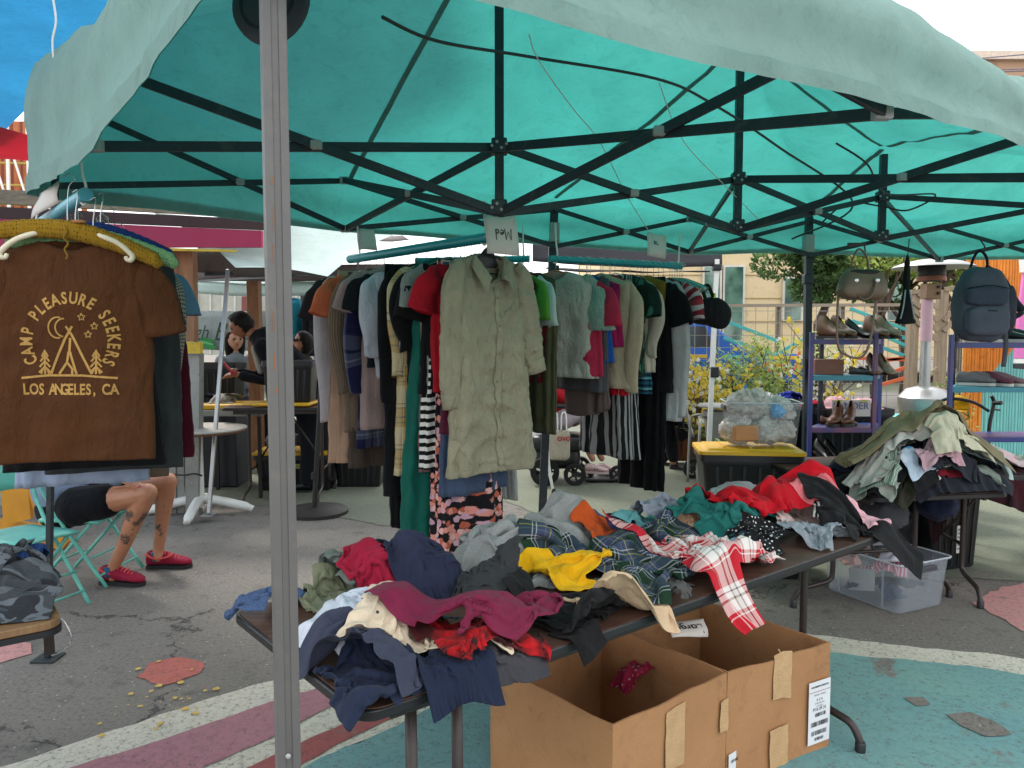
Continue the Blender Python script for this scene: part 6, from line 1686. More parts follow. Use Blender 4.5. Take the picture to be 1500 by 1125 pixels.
for nm_, lb_, m_, off, z, sd_, La, Lb in (('jeans', 'dark blue jeans at the bottom left of the clear bin', fab('1f2e4a'), (-.08, -.05), .05, 61, .4, .34), ('trousers', 'black trousers at the bottom right of the clear bin', fab('191b1f'), (.06, -.06), .06, 62, .42, .34), ('shirt', 'tan shirt pressed against the clear bin wall', fab('9c6f52'), (-.1, .02), .10, 66, .34, .26),
  ('top', 'peach pink top standing up in the left of the clear bin', fab('c49a8e'), (-.12, .08), .20, 63, .4, .32), ('pyjamas', 'pink and white striped pyjamas in the clear bin', fab('c05a70', 'stripeV', ('d2b4b8',), scale=50), (.07, .02), .16, 64, .5, .36), ('shirt', 'white shirt heaped on top of the clear bin', fab('b9b9c4'), (.06, .03), .25, 65, .46, .36)):
 loose(nm_, lb_, nm_, m_, (ctc.x + off[0], ctc.y + off[1]), La, Lb, z, sd_, comp=(.68, .62), md=(.15, .11, .06), group=GCB)
pt = thing('paper_note', 'blank white note taped on the clear bin', 'paper', P(1261, 848, 4.42)); c0 = P(1243, 864, 4.50); c1 = P(1281, 866, 4.30); b = MB(); b.add([c0, c1, c1 + VC((0, 0, .125)), c0 + VC((0, 0, .135))], [(0, 1, 2, 3)]); o = b.build('sheet', plain('note_paper', 'b4b6b4', .7), pt, smooth=False)
# ---- black bins with yellow lids, clear bin of plastic bags
tote('storage_bin', 'lower black bin supporting the yellow lidded bin', P(1094, 700, 5.0), (1, -.12), .70, .46, .40)
tb = P(1094, 655, 5.0)
tote('storage_bin', 'black bin with yellow lid carrying the clear bin of bags', (tb.x, tb.y), (1, -.12), .64, .42, .36, lid=M_YEL, z=.43)
clear_tote('clear bin overflowing with white plastic bags on the yellow lid', (tb.x + .09, tb.y + .02), (1, -.12), .47, .33, .28, z=.835, m=clear_mat('clear_plastic_b', 'e8e8ea', .10))
def bag_mat():
 t = NT('thin_white_bag'); v = tcoord(t); n = t.noise(v, 22, 6, .6, 1.2); r_ = t.ramp(n.outputs['Fac'], [(.35, 0), (.5, 1), (.65, 0)]).outputs[0]
 t.bsdf(t.ramp(t.noise(v, 4, 3).outputs['Fac'], [(.3, lin('e8dfd4')), (.7, lin('f8f2ec'))]).outputs[0], .3, bump=r_, bdist=.01, bstr=.9); tr = t.n('ShaderNodeBsdfTranslucent'); tr.inputs['Color'].default_value = (.8, .8, .8, 1); ms = t.n('ShaderNodeMixShader'); ms.inputs[0].default_value = .2; t.l(t.b.outputs[0], ms.inputs[1]); t.l(tr.outputs[0], ms.inputs[2]); return t.done(ms.outputs[0])
M_PBAG = bag_mat()
def pbag(label, c, r, seed, m=M_PBAG, sc=(1, .9, .85)):
 b = MB(); n, mm = 40, 26; vs = []
 for i in range(mm + 1):
  th = PI * i / mm
  for j in range(n):
   a = 2 * PI * j / n; d = VC((math.sin(th) * math.cos(a), math.sin(th) * math.sin(a), math.cos(th)))
   k = 1 + .25 * mnoise.noise(d * 1.6 + VC((seed, 0, 0))) + .16 * (1 - 3 * abs(mnoise.noise(d * 3.5 + VC((0, seed, 0))))) + .08 * (1 - 3 * abs(mnoise.noise(d * 8 + VC((0, 0, seed))))) + max(0, d.z - .8) * 1.3
   vs.append(VC(c) + VC((d.x * r * sc[0] * k, d.y * r * sc[1] * k, d.z * r * sc[2] * k)))
 b.add(vs, [(i*n+j, (i+1)*n+j, (i+1)*n+(j+1) % n, i*n+(j+1) % n) for i in range(mm) for j in range(n)]); return tag(b.build('plastic_bag', m, None, smooth=True), label, 'plastic bag', 'plastic bags in the clear bin')
for i, (dx, dy, dz, r, lb_) in enumerate(((-.06, 0, .10, .10, 'white plastic bag at the lower left inside the clear bin'), (.10, -.03, .09, .09, 'white plastic bag at the lower middle inside the clear bin'), (.22, .02, .10, .09, 'white plastic bag at the lower right inside the clear bin'), (-.04, .0, .26, .09, 'knotted white bag rising highest at the left of the bin'), (.08, .03, .24, .10, 'white plastic bag with pointed knot in the middle of the bin'), (.20, 0, .22, .09, 'white plastic bag bulging at the right rim'))):
 pbag(lb_, (tb.x + dx, tb.y + dy, .835 + dz), r, i * 3.3)
pbag('pale blue plastic bag tucked among the white ones', (tb.x + .17, tb.y - .06, 1.06), .045, 21, plain('blue_bag', '4f9fd0', .3))
pbag('blue bag handle sticking up at the back of the bin', (tb.x + .0, tb.y + .05, 1.16), .03, 23, plain('blue_bag2', '3a80b8', .3), sc=(.5, .5, 1.4))
b = MB(); b.box((tb.x - .04, tb.y - .10, .92), (.16, .05, .10), rz=.1); tag(b.build('cardboard_piece', plain('amber_card', 'b07a4a', .5), None, bevel=.01), 'amber coloured package behind the clear bin wall', 'package')
# ------------------------------------------------------------------ shoe shelves
def ombre(name, a, b_, c):
 t = NT(name); v = tcoord(t); n = t.noise(v, 2.6, 3, .5); n2 = t.noise(v, 40, 4)
 cc = t.ramp(n.outputs['Fac'], [(.38, lin(a)), (.5, lin(b_)), (.62, lin(c))]).outputs[0]
 t.bsdf(cc, .35, bump=n2.outputs['Fac'], bdist=.0006, bstr=.3); return t.done()
M_OMB = ombre('painted_shelf_metal', '24407f', '443c6c', '6a3f5a'); M_OMB2 = ombre('painted_shelf_blue', '1f3f80', '2a3a78', '4a3a74'); M_SHT = plain('shelf_teal', '2f7f92', .4)
def shelf_unit(label, pfl, pfr, d, depth, tops, ztop, w=.028, tone=M_OMB, zb=.35):
 a = P(pfl, 500, d); c = P(pfr, 500, d); t = thing('shoe_shelf', label, 'shoe rack', (a.x, d, 0), 'painted metal shoe racks')
 dx = .10
 for (x, y, m) in ((a.x, d, M_OMB2), (c.x, d, tone), (a.x + dx + (c.x - a.x) * .0 + .10, d + depth, plain('dark_blue_post', '1c2438', .4)), (c.x + .34 * depth + .08, d + depth, M_OMB2)):
  b = MB(); b.beam((x, y, .01), (x, y, ztop), w, w); b.build('post', m, t, bevel=.003)
 for k, z in enumerate(tops):
  b = MB(); x0, x1, xb0, xb1 = a.x + w/2, c.x - w/2, a.x + dx + .10 + w/2, c.x + .34 * depth + .08 - w/2
  b.beam((x0, d, z - .02), (x1, d, z - .02), w * .7, .035)
  b.beam((xb0, d + depth, z - .02), (xb1, d + depth, z - .02), w * .7, .035)
  b.beam((c.x, d + w/2, z - .02), (xb1, d + depth - w/2, z - .02), w * .7, .035); b.beam((a.x, d + w/2, z - .02), (xb0, d + depth - w/2, z - .02), w * .7, .035)
  b.build('frame', M_SHT if k % 2 else tone, t, bevel=.002)
  b = MB(); b.add([(x0, d + .012, z), (x1, d + .012, z), (xb1, d + depth - .012, z), (xb0, d + depth - .012, z), (x0, d + .012, z - .004), (x1, d + .012, z - .004), (xb1, d + depth - .012, z - .004), (xb0, d + depth - .012, z - .004)], [(0,1,2,3),(7,6,5,4),(0,4,5,1),(1,5,6,2),(2,6,7,3),(3,7,4,0)])
  b.build('shelf', M_SHT if k % 2 else tone, t)
 return t
DS = 5.45
zt = lambda py, d: P(750, py, d).z
ts1 = [zt(497, DS), zt(550, DS), zt(626, DS), zt(680, DS)]
shelf_unit('left painted metal shoe rack with brown boots and black shoes', 1189, 1283, DS, .32, ts1, zt(487, DS))
ts2 = [zt(502, DS), zt(567, DS), zt(640, DS)]
shelf_unit('right painted metal shoe rack below the grey backpack', 1394, 1540, DS, .32, ts2, zt(490, DS), tone=M_OMB2)
def shoe(label, c, ang, L, m, sole, kind='sneaker', group='shoes on the painted racks', mir=1, name=None, lace=None, s=1.0, sock=None):
 """lofted shoe: c = heel point on the ground, ang = direction of the toe"""
 X = VC((math.cos(ang), math.sin(ang), 0)); Y = VC((-X.y, X.x, 0)) * mir; c = VC(c)
 hs = {'sneaker': (.075, .085, .088, .075, .055, .040, .030), 'boot': (.15, .165, .16, .10, .062, .048, .034), 'flat': (.052, .05, .035, .022, .022, .024, .02), 'heel': (.10, .095, .07, .05, .04, .035, .022)}[kind]
 st = (0, .06, .22, .42, .62, .82, .97); wd = (.55, .72, .74, .78, .95, .98, .55)
 lift = {'heel': (.055, .052, .04, .02, .003, 0, 0)}.get(kind, (0,) * 7); so = .022 if kind in ('sneaker', 'boot') else .008
 t = thing(name or {'sneaker': 'sneaker', 'boot': 'ankle_boot', 'flat': 'flat_shoe', 'heel': 'heeled_shoe'}[kind], label, 'shoe', c, group)
 W2 = L * .19; n = 22; K = 16
 def ring(f, z0, z1, ww, top):
  o = []
  for j in range(K):
   a = 2 * PI * j / K; y = math.cos(a) * W2 * ww; zz = z0 + (z1 - z0) * (.5 + .5 * math.sin(a));
   if math.sin(a) > 0: y *= 1 - .45 * math.sin(a) ** 2 * top
   o.append(c + X * (L * f) + Y * (y + .012 * math.sin(PI * f)) + VC((0, 0, zz)))
  return o
 fr = [i / n for i in range(n + 1)]; vs = []
 for f in fr:
  h = np.interp(f, st, hs) * s * L / .26; ww = np.interp(f, st, wd) * (1 if f < .95 else math.sqrt(max(.05, (1.0 - f) / .05))); lf = np.interp(f, st, lift)
  vs += ring(f, so + lf * 1.0 - .002, so + lf + h * (1 if f < .97 else .75), ww, .9 if f < .45 else .5)
 b = MB();
 fs = [(i*K+j, (i+1)*K+j, (i+1)*K+(j+1) % K, i*K+(j+1) % K) for i in range(n) for j in range(K) if not (i < n * .32 and j in (3, 4) and i > 0)] + [tuple(range(K)), tuple(n*K + j for j in range(K))[::-1]]
 b.add(vs, fs); b.build('upper', m, t, smooth=True)
 b = MB(); vs = []
 for f in fr:
  ww = np.interp(f, st, wd) * 1.04 * (1 if f < .95 else math.sqrt(max(.06, (1.01 - f) / .06))); lf = np.interp(f, st, lift)
  for (yy, zz) in ((-1, 0), (1, 0), (1.02, so), (-1.02, so)): vs.append(c + X * (L * (f * 1.015 - .008)) + Y * (yy * W2 * ww + .012 * math.sin(PI * f)) + VC((0, 0, max(.001, lf + zz))))
 b.add(vs, [(i*4+j, (i+1)*4+j, (i+1)*4+(j+1) % 4, i*4+(j+1) % 4) for i in range(n) for j in range(4)] + [(0, 1, 2, 3), (n*4+3, n*4+2, n*4+1, n*4)])
 b.build('sole', sole, t)
 if kind == 'heel': b = MB(); b.tube([c + X * .02 + VC((0, 0, .055)), c + X * .012 + VC((0, 0, .002))], [.012, .006], 8); b.build('heel', sole, t)
 if lace:
  for k in range(5):
   f = .42 + .075 * k; h = (np.interp(f, st, hs) * s * L / .26) + so; ww = W2 * .35
   b = MB(); b.tube([c + X * L * f - Y * ww + VC((0, 0, h - .010)), c + X * L * (f + .01) + VC((0, 0, h + .004)), c + X * L * f + Y * ww + VC((0, 0, h - .010))], .0025, 5); b.build('lace', lace, t)
 if sock:
  b = MB(); b.tube([c + X * L * .2 + VC((0, 0, .05)), c + X * L * .19 + VC((0, 0, .11))], [.036, .032], 12); b.build('sock', sock, t, smooth=True)
 return t
M_TANL = plain('tan_leather', '6e4a34', .45, scale=20); M_TAN2 = plain('sand_suede', '8a7460', .8, scale=20); M_BLKL = plain('black_leather', '141414', .35, scale=20); M_GRYC = fab('6c6a6c'); M_WSOLE = plain('white_sole', 'b9b6b0', .5); M_DSOLE = plain('dark_sole', '1e1a18', .6); M_MAUVE = fab('6a3a48'); M_CHEST = plain('chestnut_leather', '5a321c', .4, scale=20)
def on_shelf(px, z, d): q = P(px, 490, d); return (q.x, d, z + .002)
for lb, px, z, dd, ang, kd, m, so_ in (
 ('brown lace up boot at the left of the top shelf', 1200, ts1[0], .10, -1.2, 'boot', M_TANL, M_DSOLE), ('brown ankle boot second on the top shelf', 1218, ts1[0], .08, -1.3, 'boot', M_TANL, M_DSOLE),
 ('black leather shoe in the middle of the top shelf', 1240, ts1[0], .10, -1.0, 'heel', M_BLKL, M_DSOLE), ('black and white sneaker behind the black shoe', 1252, ts1[0], .16, -1.1, 'sneaker', M_BLKL, M_WSOLE),
 ('tan suede boot right of the black shoes', 1268, ts1[0], .08, -1.4, 'boot', M_TANL, M_DSOLE), ('sand suede ankle boot at the right of the top shelf', 1284, ts1[0], .08, -1.4, 'boot', M_TAN2, M_DSOLE),
 ('patterned flat sandal on the second shelf', 1246, ts1[1], .08, -.6, 'flat', M_GRYC, M_DSOLE), ('black buckled sandal on the second shelf', 1258, ts1[1], .14, -.5, 'flat', M_BLKL, M_DSOLE),
 ('brown heeled shoe on the second shelf', 1275, ts1[1], .10, -1.8, 'heel', M_TANL, M_DSOLE), ('beige heeled shoe at the end of the second shelf', 1290, ts1[1], .10, -1.7, 'heel', M_TAN2, M_DSOLE),
 ('brown loafer lying on the third shelf', 1205, ts1[2], .10, -.5, 'flat', M_TANL, M_DSOLE), ('chestnut ankle boot on the third shelf', 1232, ts1[2], .08, -2.2, 'boot', M_CHEST, M_DSOLE), ('chestnut ankle boot right of its twin on the third shelf', 1250, ts1[2], .08, -2.2, 'boot', M_CHEST, M_DSOLE),
 ('black pump on the lowest shelf', 1200, ts1[3], .08, -1.3, 'heel', M_BLKL, M_DSOLE), ('second black pump on the lowest shelf', 1214, ts1[3], .1, -1.3, 'heel', M_BLKL, M_DSOLE),
 ('white soled sneaker under the backpack', 1412, ts2[0], .06, -.2, 'sneaker', M_GRYC, M_WSOLE), ('dark sneaker right of the backpack', 1450, ts2[0], .08, -.5, 'sneaker', M_BLKL, M_WSOLE), ('black sneaker at the right end of the upper shelf', 1472, ts2[0], .12, -.3, 'sneaker', M_BLKL, M_WSOLE),
 ('grey canvas sneaker at the left of the lower shelf', 1403, ts2[1], .06, -.5, 'sneaker', M_GRYC, M_WSOLE), ('grey canvas sneaker second on the lower shelf', 1422, ts2[1], .07, -.4, 'sneaker', M_GRYC, M_WSOLE),
 ('burgundy slip on shoe standing on the lower shelf', 1438, ts2[1], .1, -1.2, 'sneaker', M_MAUVE, M_WSOLE), ('dusty rose shoe beside the burgundy one', 1450, ts2[1], .08, -.9, 'sneaker', fab('8a6a70'), M_WSOLE), ('black flat shoe at the right picture edge', 1475, ts2[1], .08, -.4, 'flat', M_BLKL, M_DSOLE)):
 shoe(lb, on_shelf(px, z, DS + dd + .12), ang, .25, m, so_, kd)
# small wooden planter box on the second shelf
b = MB(); c_ = P(1215, 545, DS + .1); b.box((c_.x, DS + .16, ts1[1] + .055), (.21, .12, .11)); tag(b.build('wooden_box', plain('stained_box', '7a4a38', .6, dirt='5a4a50'), None, bevel=.004), 'small stained wooden box on the second shelf of the left rack', 'box')
# ---- backpack, handbag, umbrella bag, black tote hung from the tent frame
M_PACK = fab('474c58', wr=.6, rough=.75); M_PACK2 = fab('1e2026', wr=.5)
def blob_box(c, sx, sy, sz, e=.35, n=26, m=18, rz=0.0, warp=None, seed=0):
 vs = []; X = VC((math.cos(rz), math.sin(rz), 0)); Y = VC((-X.y, X.x, 0)); pw = lambda v, p: math.copysign(abs(v) ** p, v)
 for i in range(m + 1):
  th = -PI / 2 + PI * i / m
  for j in range(n):
   a = 2 * PI * j / n
   x = pw(math.cos(th), e) * pw(math.cos(a), e); y = pw(math.cos(th), e) * pw(math.sin(a), e); z = pw(math.sin(th), e)
   if warp: x, y, z = warp(x, y, z)
   k = 1 + .05 * mnoise.noise(VC((x * 2 + seed, y * 2, z * 2))) + .02 * mnoise.noise(VC((x * 7 + seed, y * 7, z * 7)))
   vs.append(VC(c) + X * (x * sx * k) + Y * (y * sy * k) + VC((0, 0, z * sz * k)))
 return vs, [(i*n+j, i*n+(j+1) % n, (i+1)*n+(j+1) % n, (i+1)*n+j) for i in range(m) for j in range(n)]
DP = 4.6; pc = P(1437, 446, DP); pk = thing('backpack', 'charcoal grey backpack hung from the tent edge at the far right', 'backpack', P(1437, 365, DP), )
dom = lambda x, y, z: (x * (1 - .28 * max(0, z) ** 2), y * (1 - .1 * z), z)
b = MB(); b.add(*blob_box(pc, .165, .075, .22, .55, rz=.15, warp=dom, seed=2)); b.build('body', M_PACK, pk, smooth=True)
b = MB(); b.add(*blob_box(pc + VC((-.012, -.085, -.10)), .135, .035, .085, .5, rz=.15, seed=4)); b.build('front_pocket', M_PACK, pk, smooth=True)
b = MB(); b.add(*blob_box(pc + VC((-.012, -.070, .045)), .135, .030, .055, .5, rz=.15, seed=6)); b.build('upper_pocket', fab('3a4250'), pk, smooth=True)
for s_, z in ((1, .10), (1, -.045)):
 b = MB(); b.tube(smooth_pts([pc + VC((-.14, -.095, z - .01)), pc + VC((-.02, -.118, z + .006)), pc + VC((.11, -.085, z - .01))], 6), .0035, 6); b.build('zip', M_PACK2, pk, smooth=True)
b = MB(); b.add(*blob_box(pc + VC((.165, .01, -.03)), .035, .05, .14, .6, seed=9)); b.build('side_pocket', fab('3a3a46'), pk, smooth=True)
b = MB(); top_ = P(1438, 362, DP); b.tube(smooth_pts([pc + VC((-.05, .04, .21)), pc + VC((-.035, .03, .28)), top_ + VC((-.01, 0, -.02)), pc + VC((.04, .03, .28)), pc + VC((.055, .04, .21))], 6), .008, 8); b.build('grab_loop', M_PACK2, pk, smooth=True)
def strap(pts, w, m, parent, name='strap'):
 q = smooth_pts(pts, 6); b = MB(); L2 = []
 for i, p in enumerate(q):
  t_ = (VC(q[min(len(q)-1, i+1)]) - VC(q[max(0, i-1)])); sd_ = t_.cross(VC((0.15, -1, 0))).normalized() * w / 2; L2 += [VC(p) - sd_, VC(p) + sd_]
 b.grid(L2, len(q), 2); o = b.build(name, m, parent, smooth=True); s = o.modifiers.new('t', 'SOLIDIFY'); s.thickness = .006; return o
strap([pc + VC((.05, .06, .22)), pc + VC((.15, .05, .15)), pc + VC((.22, .03, .02)), pc + VC((.255, .0, -.04))], .055, M_PACK2, pk); strap([pc + VC((.255, .0, -.04)), pc + VC((.22, -.02, -.06)), pc + VC((.16, -.02, -.09))], .03, M_PACK2, pk)
strap([pc + VC((.13, -.03, -.12)), pc + VC((.135, -.04, -.25)), pc + VC((.125, -.04, -.37))], .028, fab('4a4a50'), pk, 'loose_strap')
strap([pc + VC((-.13, -.02, -.18)), pc + VC((-.15, -.02, -.25)), pc + VC((-.148, -.02, -.38))], .014, fab('4a4a50'), pk, 'loose_strap')
b = MB(); b.tube(smooth_pts([top_ + VC((0, 0, -.02)), top_ + VC((.018, 0, 0)), top_ + VC((.0, 0, .03)), top_ + VC((-.015, 0, .05))], 5), .004, 6); tag(b.build('carabiner', M_STEEL, None, smooth=True), 'dark hook clipping the backpack to the truss', 'hook')
# brown handbag
DH = 4.3; hc_ = P(1263, 417, DH); M_BAGL = plain('taupe_leather', '6a5442', .42, scale=14, bump=.5, bdist=.002); hb = thing('handbag', 'brown leather handbag hanging from the tent truss above the shoes', 'handbag', P(1262, 365, DH))
b = MB(); b.add(*blob_box(hc_, .135, .055, .085, .5, rz=.2, warp=lambda x, y, z: (x * (1 - .18 * z), y * (1 - .45 * max(0, z)), z + .12 * x * x), seed=13)); b.build('body', M_BAGL, hb, smooth=True)
b = MB(); b.add(*blob_box(hc_ + VC((0, -.002, .062)), .105, .036, .020, .6, rz=.2, seed=15)); b.build('opening', plain('bag_lining', '20180f', .7), hb, smooth=True)
for sx_, yy in ((-1, -.055), (1, .045)):
 b = MB(); b.tube(smooth_pts([hc_ + VC((-.055, yy * .9, .03)), hc_ + VC((-.062, yy, -.04)) if sx_ < 0 else hc_ + VC((-.05, yy * .4, .14)), (hc_ + VC((-.02, yy - .02, -.085))) if sx_ < 0 else P(1258, 365, DH), (hc_ + VC((.03, yy - .01, -.05))) if sx_ < 0 else hc_ + VC((.03, yy * .4, .15)), hc_ + VC((.055, yy * .9, .03))], 7), .006, 8); b.build('handle', M_BAGL, hb, smooth=True)
strap([hc_ + VC((-.13, 0, -.02)), P(1227, 500, DH), P(1240, 520, DH), P(1262, 523, DH), P(1275, 500, DH), P(1284, 440, DH), hc_ + VC((.12, 0, .02))], .012, M_BAGL, hb, 'shoulder_strap')
b = MB(); b.box(hc_ + VC((-.095, -.058, .005)), (.006, .003, .03)); b.build('zip_pull', M_WIRE, hb)
for x_ in (-.06, .055):
 b = MB(); b.lathe(hc_ + VC((x_, -.062, .02)), [(.012, 0), (.012, .003), (.008, .004)], 12, axis=(0, -1, 0)); b.build('ring', M_WIRE, hb)
b = MB(); q_ = P(1255, 358, DH); b.box(q_, (.10, .02, .018)); b.tube([q_ + VC((.04, 0, 0)), q_ + VC((.05, 0, -.04))], .005, 6); tag(b.build('clamp', M_BLACKPL, None, bevel=.004), 'black clamp gripping the truss above the handbag', 'clamp')
# drawstring bag / folded umbrella
DU = 4.5; uc = P(1327, 450, DU); ub = thing('drawstring_bag', 'black and silver drawstring bag hanging beside the patio heater', 'bag', P(1332, 366, DU))
prof_u = [(.004, .30), (.014, .26), (.020, .16), (.016, .10), (.030, .02), (.045, -.05), (.060, -.085), (.055, -.095), (.001, -.10)]
b = MB(); b.lathe(uc, prof_u, 20, sy=.5, cap=False)
for i, v_ in enumerate(b.v):
 a = i % 20; b.v[i] = (v_[0] + .003 * math.sin(a * 3), v_[1], v_[2])
b.build('body', fab('17181b'), ub, smooth=True)
b = MB();
for k in (-1, 1): b.tube(smooth_pts([uc + VC((.012 * k, -.012, .1)), uc + VC((.026 * k, -.022, 0)), uc + VC((.04 * k, -.02, -.07))], 5), .004, 6)
b.build('grey_trim', plain('reflective_grey', '8a9096', .4), ub, smooth=True)
b = MB(); b.tube([uc + VC((0, 0, .29)), P(1332, 350, DU)], .003, 6); b.build('cord', M_BLACKPL, ub)
# black tote on the rod right of the XL rail
DT = 4.75; tcx = P(1042, 458, DT); tbg = thing('tote_bag', 'slouchy black bag hung from the hanger rod right of the XL rail', 'bag', P(1035, 420, DT))
b = MB(); b.add(*blob_box(tcx, .115, .04, .085, .75, rz=-.2, warp=lambda x, y, z: (x + .25 * z, y, z - .45 * x * (1 if x > 0 else .5) + .12 * math.cos(x * 3)), seed=21)); b.build('body', fab('17181a', wr=1.6, rough=.7), tbg, smooth=True)
strap([tcx + VC((-.03, 0, .06)), P(1030, 424, DT), P(1037, 418, DT), P(1043, 430, DT), tcx + VC((.02, -.01, .07))], .022, fab('17181a'), tbg, 'handle')
b = MB(); b.box(P(1047, 433, DT - .04), (.010, .006, .03)); b.build('tag', plain('lime_tag', 'b0b82a', .5), tbg)
b = MB(); b.tube([P(1000, 432, 4.8), P(1040, 428, DT)], .004, 6); tag(b.build('rod', M_WIRE, None), 'thin metal rod carrying the slouchy black bag', 'rod')
# ---- white leg and dark eave of the neighbouring tent, behind
n2 = thing('canopy_tent', 'dark grey pop-up tent with a white leg behind the XL rail', 'canopy tent', P(1045, 600, 7.2))
M_DKT = canopy_mat('charcoal_canopy', '4c4a50', '2c2a30', '3a383c', .25)
def tent_panel(pts, rows, m, parent, name='canopy', nz=.02, nn=12, seed=1, kind=True):
 """pts: 4 corners; subdivided and softly rumpled"""
 a, c, d, e = [VC(p) for p in pts]; out = []
 for i in range(rows + 1):
  for j in range(nn + 1):
   f, g_ = i / rows, j / nn; p = a.lerp(c, g_).lerp(e.lerp(d, g_), f); p.z += nz * mnoise.noise(VC((p.x * 2.2, p.y * 2.2 + seed, p.z * 3))) - nz * 1.0 * math.sin(PI * g_) * f; p.y += nz * .8 * mnoise.noise(VC((p.x * 4, seed, p.z * 4))); out.append(p)
 b = MB(); b.grid(out, rows + 1, nn + 1); o = b.build(name, m, parent, smooth=True); o.modifiers.new('t', 'SOLIDIFY').thickness = .002; return o
tent_panel([P(780, 356, 7.0), P(1058, 360, 7.2), P(1058, 391, 7.2), P(780, 384, 7.0)], 4, M_DKT, n2, 'valance', .02)
tent_panel([P(780, 356, 7.0), P(1058, 360, 7.2), P(1040, 330, 10.0), P(760, 330, 10)], 4, M_DKT, n2, 'canopy', .04)
tent_panel([P(800, 394, 7.2), P(1040, 400, 7.4), P(1040, 396, 9.8), P(800, 392, 9.8)], 3, M_DKT, n2, 'inner_panel', .03)
b = MB(); b.beam(P(1050, 380, 7.2), (P(1036, 690, 7.2).x, 7.2, .01), .042, .042); b.build('leg', M_WHITEPL, n2, bevel=.004)
for q_, s_ in ((P(1046, 545, 7.2), .10), (P(1050, 392, 7.2), .06)): b = MB(); b.box(q_, (.078, .08, s_)); b.build('slider', M_BLACKPL, n2, bevel=.01)
# ---- cream building with windows, far building, tree
M_CREAM = plain('cream_stucco', 'c9b48e', .85, var=.04, scale=1.5, dirt='a8987a'); M_TRIM = plain('white_trim', 'c4c0b4', .5)
def glass_mat(name, c1, c2):
 t = NT(name); v = tcoord(t); n = t.noise(v, .9, 3, .5, .5); c = t.ramp(n.outputs['Fac'], [(.4, lin(c1)), (.6, lin(c2))]).outputs[0]; t.bsdf(c, .08); t.b.inputs['Specular IOR Level'].default_value = .8; return t.done()
M_GLASS = glass_mat('window_glass', '2c4a40', '5f7f70')
DB = 24.0
def wallbox(px0, py0, px1, py1, d, dep, m, parent, name='wall', **kw):
 a = P(px0, py0, d); c = P(px1, py1, d); b = MB(); b.box(((a.x + c.x) / 2, d + dep / 2, (a.z + c.z) / 2), (abs(c.x - a.x), dep, abs(a.z - c.z))); return b.build(name, m, parent, **kw)
bl = thing('building', 'cream stucco building with tall dark windows behind the fence', 'building', P(1150, 520, DB))
wallbox(880, 250, 1700, 523, DB, 8, M_CREAM, bl)
for k, (x0, y0, x1, y1) in enumerate(((1030, 388, 1056, 500), (1060, 388, 1090, 500), (1148, 405, 1176, 470), (1300, 405, 1330, 470))):
 w_ = wallbox(x0, y0, x1, y1, DB - .12, .10, M_TRIM, bl, 'window'); wallbox(x0 + 3, y0 + 3, x1 - 3, y1 - 2, DB - .15, .04, M_GLASS, w_, 'pane')
for y in (402, 436, 470):
 wallbox(880, y, 1700, y + 1.2, DB - .03, .05, plain('joint', 'a8946c', .8), bl, 'score_line')
fb = thing('building', 'tan concrete building with parapet at the upper right', 'building', P(1450, 480, 60))
M_TANB = plain('tan_concrete', 'a2836a', .85, var=.04, scale=.3); wallbox(1180, 84, 2200, 530, 60, 25, M_TANB, fb); wallbox(1180, 74, 2200, 86, 59.6, 25, plain('pale_parapet', 'c4b4a4', .8), fb, 'parapet')
for x in (1442, 1540, 1640): wallbox(x, 90, x + 2, 500, 59.9, .1, plain('joint2', '8a6e58', .8), fb, 'score_line')
wallbox(1180, 122, 2200, 124, 59.9, .1, plain('joint2', '8a6e58', .8), fb, 'score_line')
for y0, y1, wh in ((92, 80, 'topmost'), (98, 101, 'second from the top'), (103, 104, 'middle'), (104, 112, 'second from the bottom'), (115, 114, 'lowest')):
 b = MB(); b.tube([P(1200, y0 + 14, 40), P(1500, y1, 40), P(1900, y1 - 8, 40)], .03, 5); tag(b.build('power_line', plain('line_grey', '5a5a6a', .6), None), 'thin power line across the tan building, %s of five' % wh, 'power line', 'power lines in front of the tan building')
# foliage: many small leaf faces through a crown
def leaves(name, m, c, r, n, size, parent=None, seed=1, clumps=14, flat=.8, shape=(1, 1, 1), world=True):
 rg_ = np.random.RandomState(seed)
 cl = rg_.normal(0, .5, (clumps, 3)); cl /= np.maximum(1, np.linalg.norm(cl, axis=1, keepdims=True)); cr_ = rg_.uniform(.22, .5, clumps)
 k = rg_.randint(0, clumps, n); d = rg_.normal(0, 1, (n, 3)); d /= np.linalg.norm(d, axis=1, keepdims=True)
 p = cl[k] * .78 + d * (cr_[k] * rg_.uniform(.5, 1, n) ** .5)[:, None]
 p = np.array(c)[None] + p * np.array(shape)[None] * r
 a = rg_.normal(0, 1, (n, 3)); a /= np.linalg.norm(a, axis=1, keepdims=True); b_ = np.cross(a, rg_.normal(0, 1, (n, 3))); b_ /= np.linalg.norm(b_, axis=1, keepdims=True)
 s = size * rg_.uniform(.6, 1.3, (n, 1)); w = s * .42
 q = np.stack([p - a * s, p + b_ * w, p + a * s, p - b_ * w], 1).reshape(-1, 3)
 me = bpy.data.meshes.new(name); me.vertices.add(4 * n); me.vertices.foreach_set('co', q.ravel()); me.loops.add(4 * n); me.loops.foreach_set('vertex_index', np.arange(4 * n)); me.polygons.add(n); me.polygons.foreach_set('loop_start', np.arange(n) * 4); me.update(calc_edges=True)
 me.validate()
 o = link_mesh(name, me, m, parent, smooth=False, world=world); return o
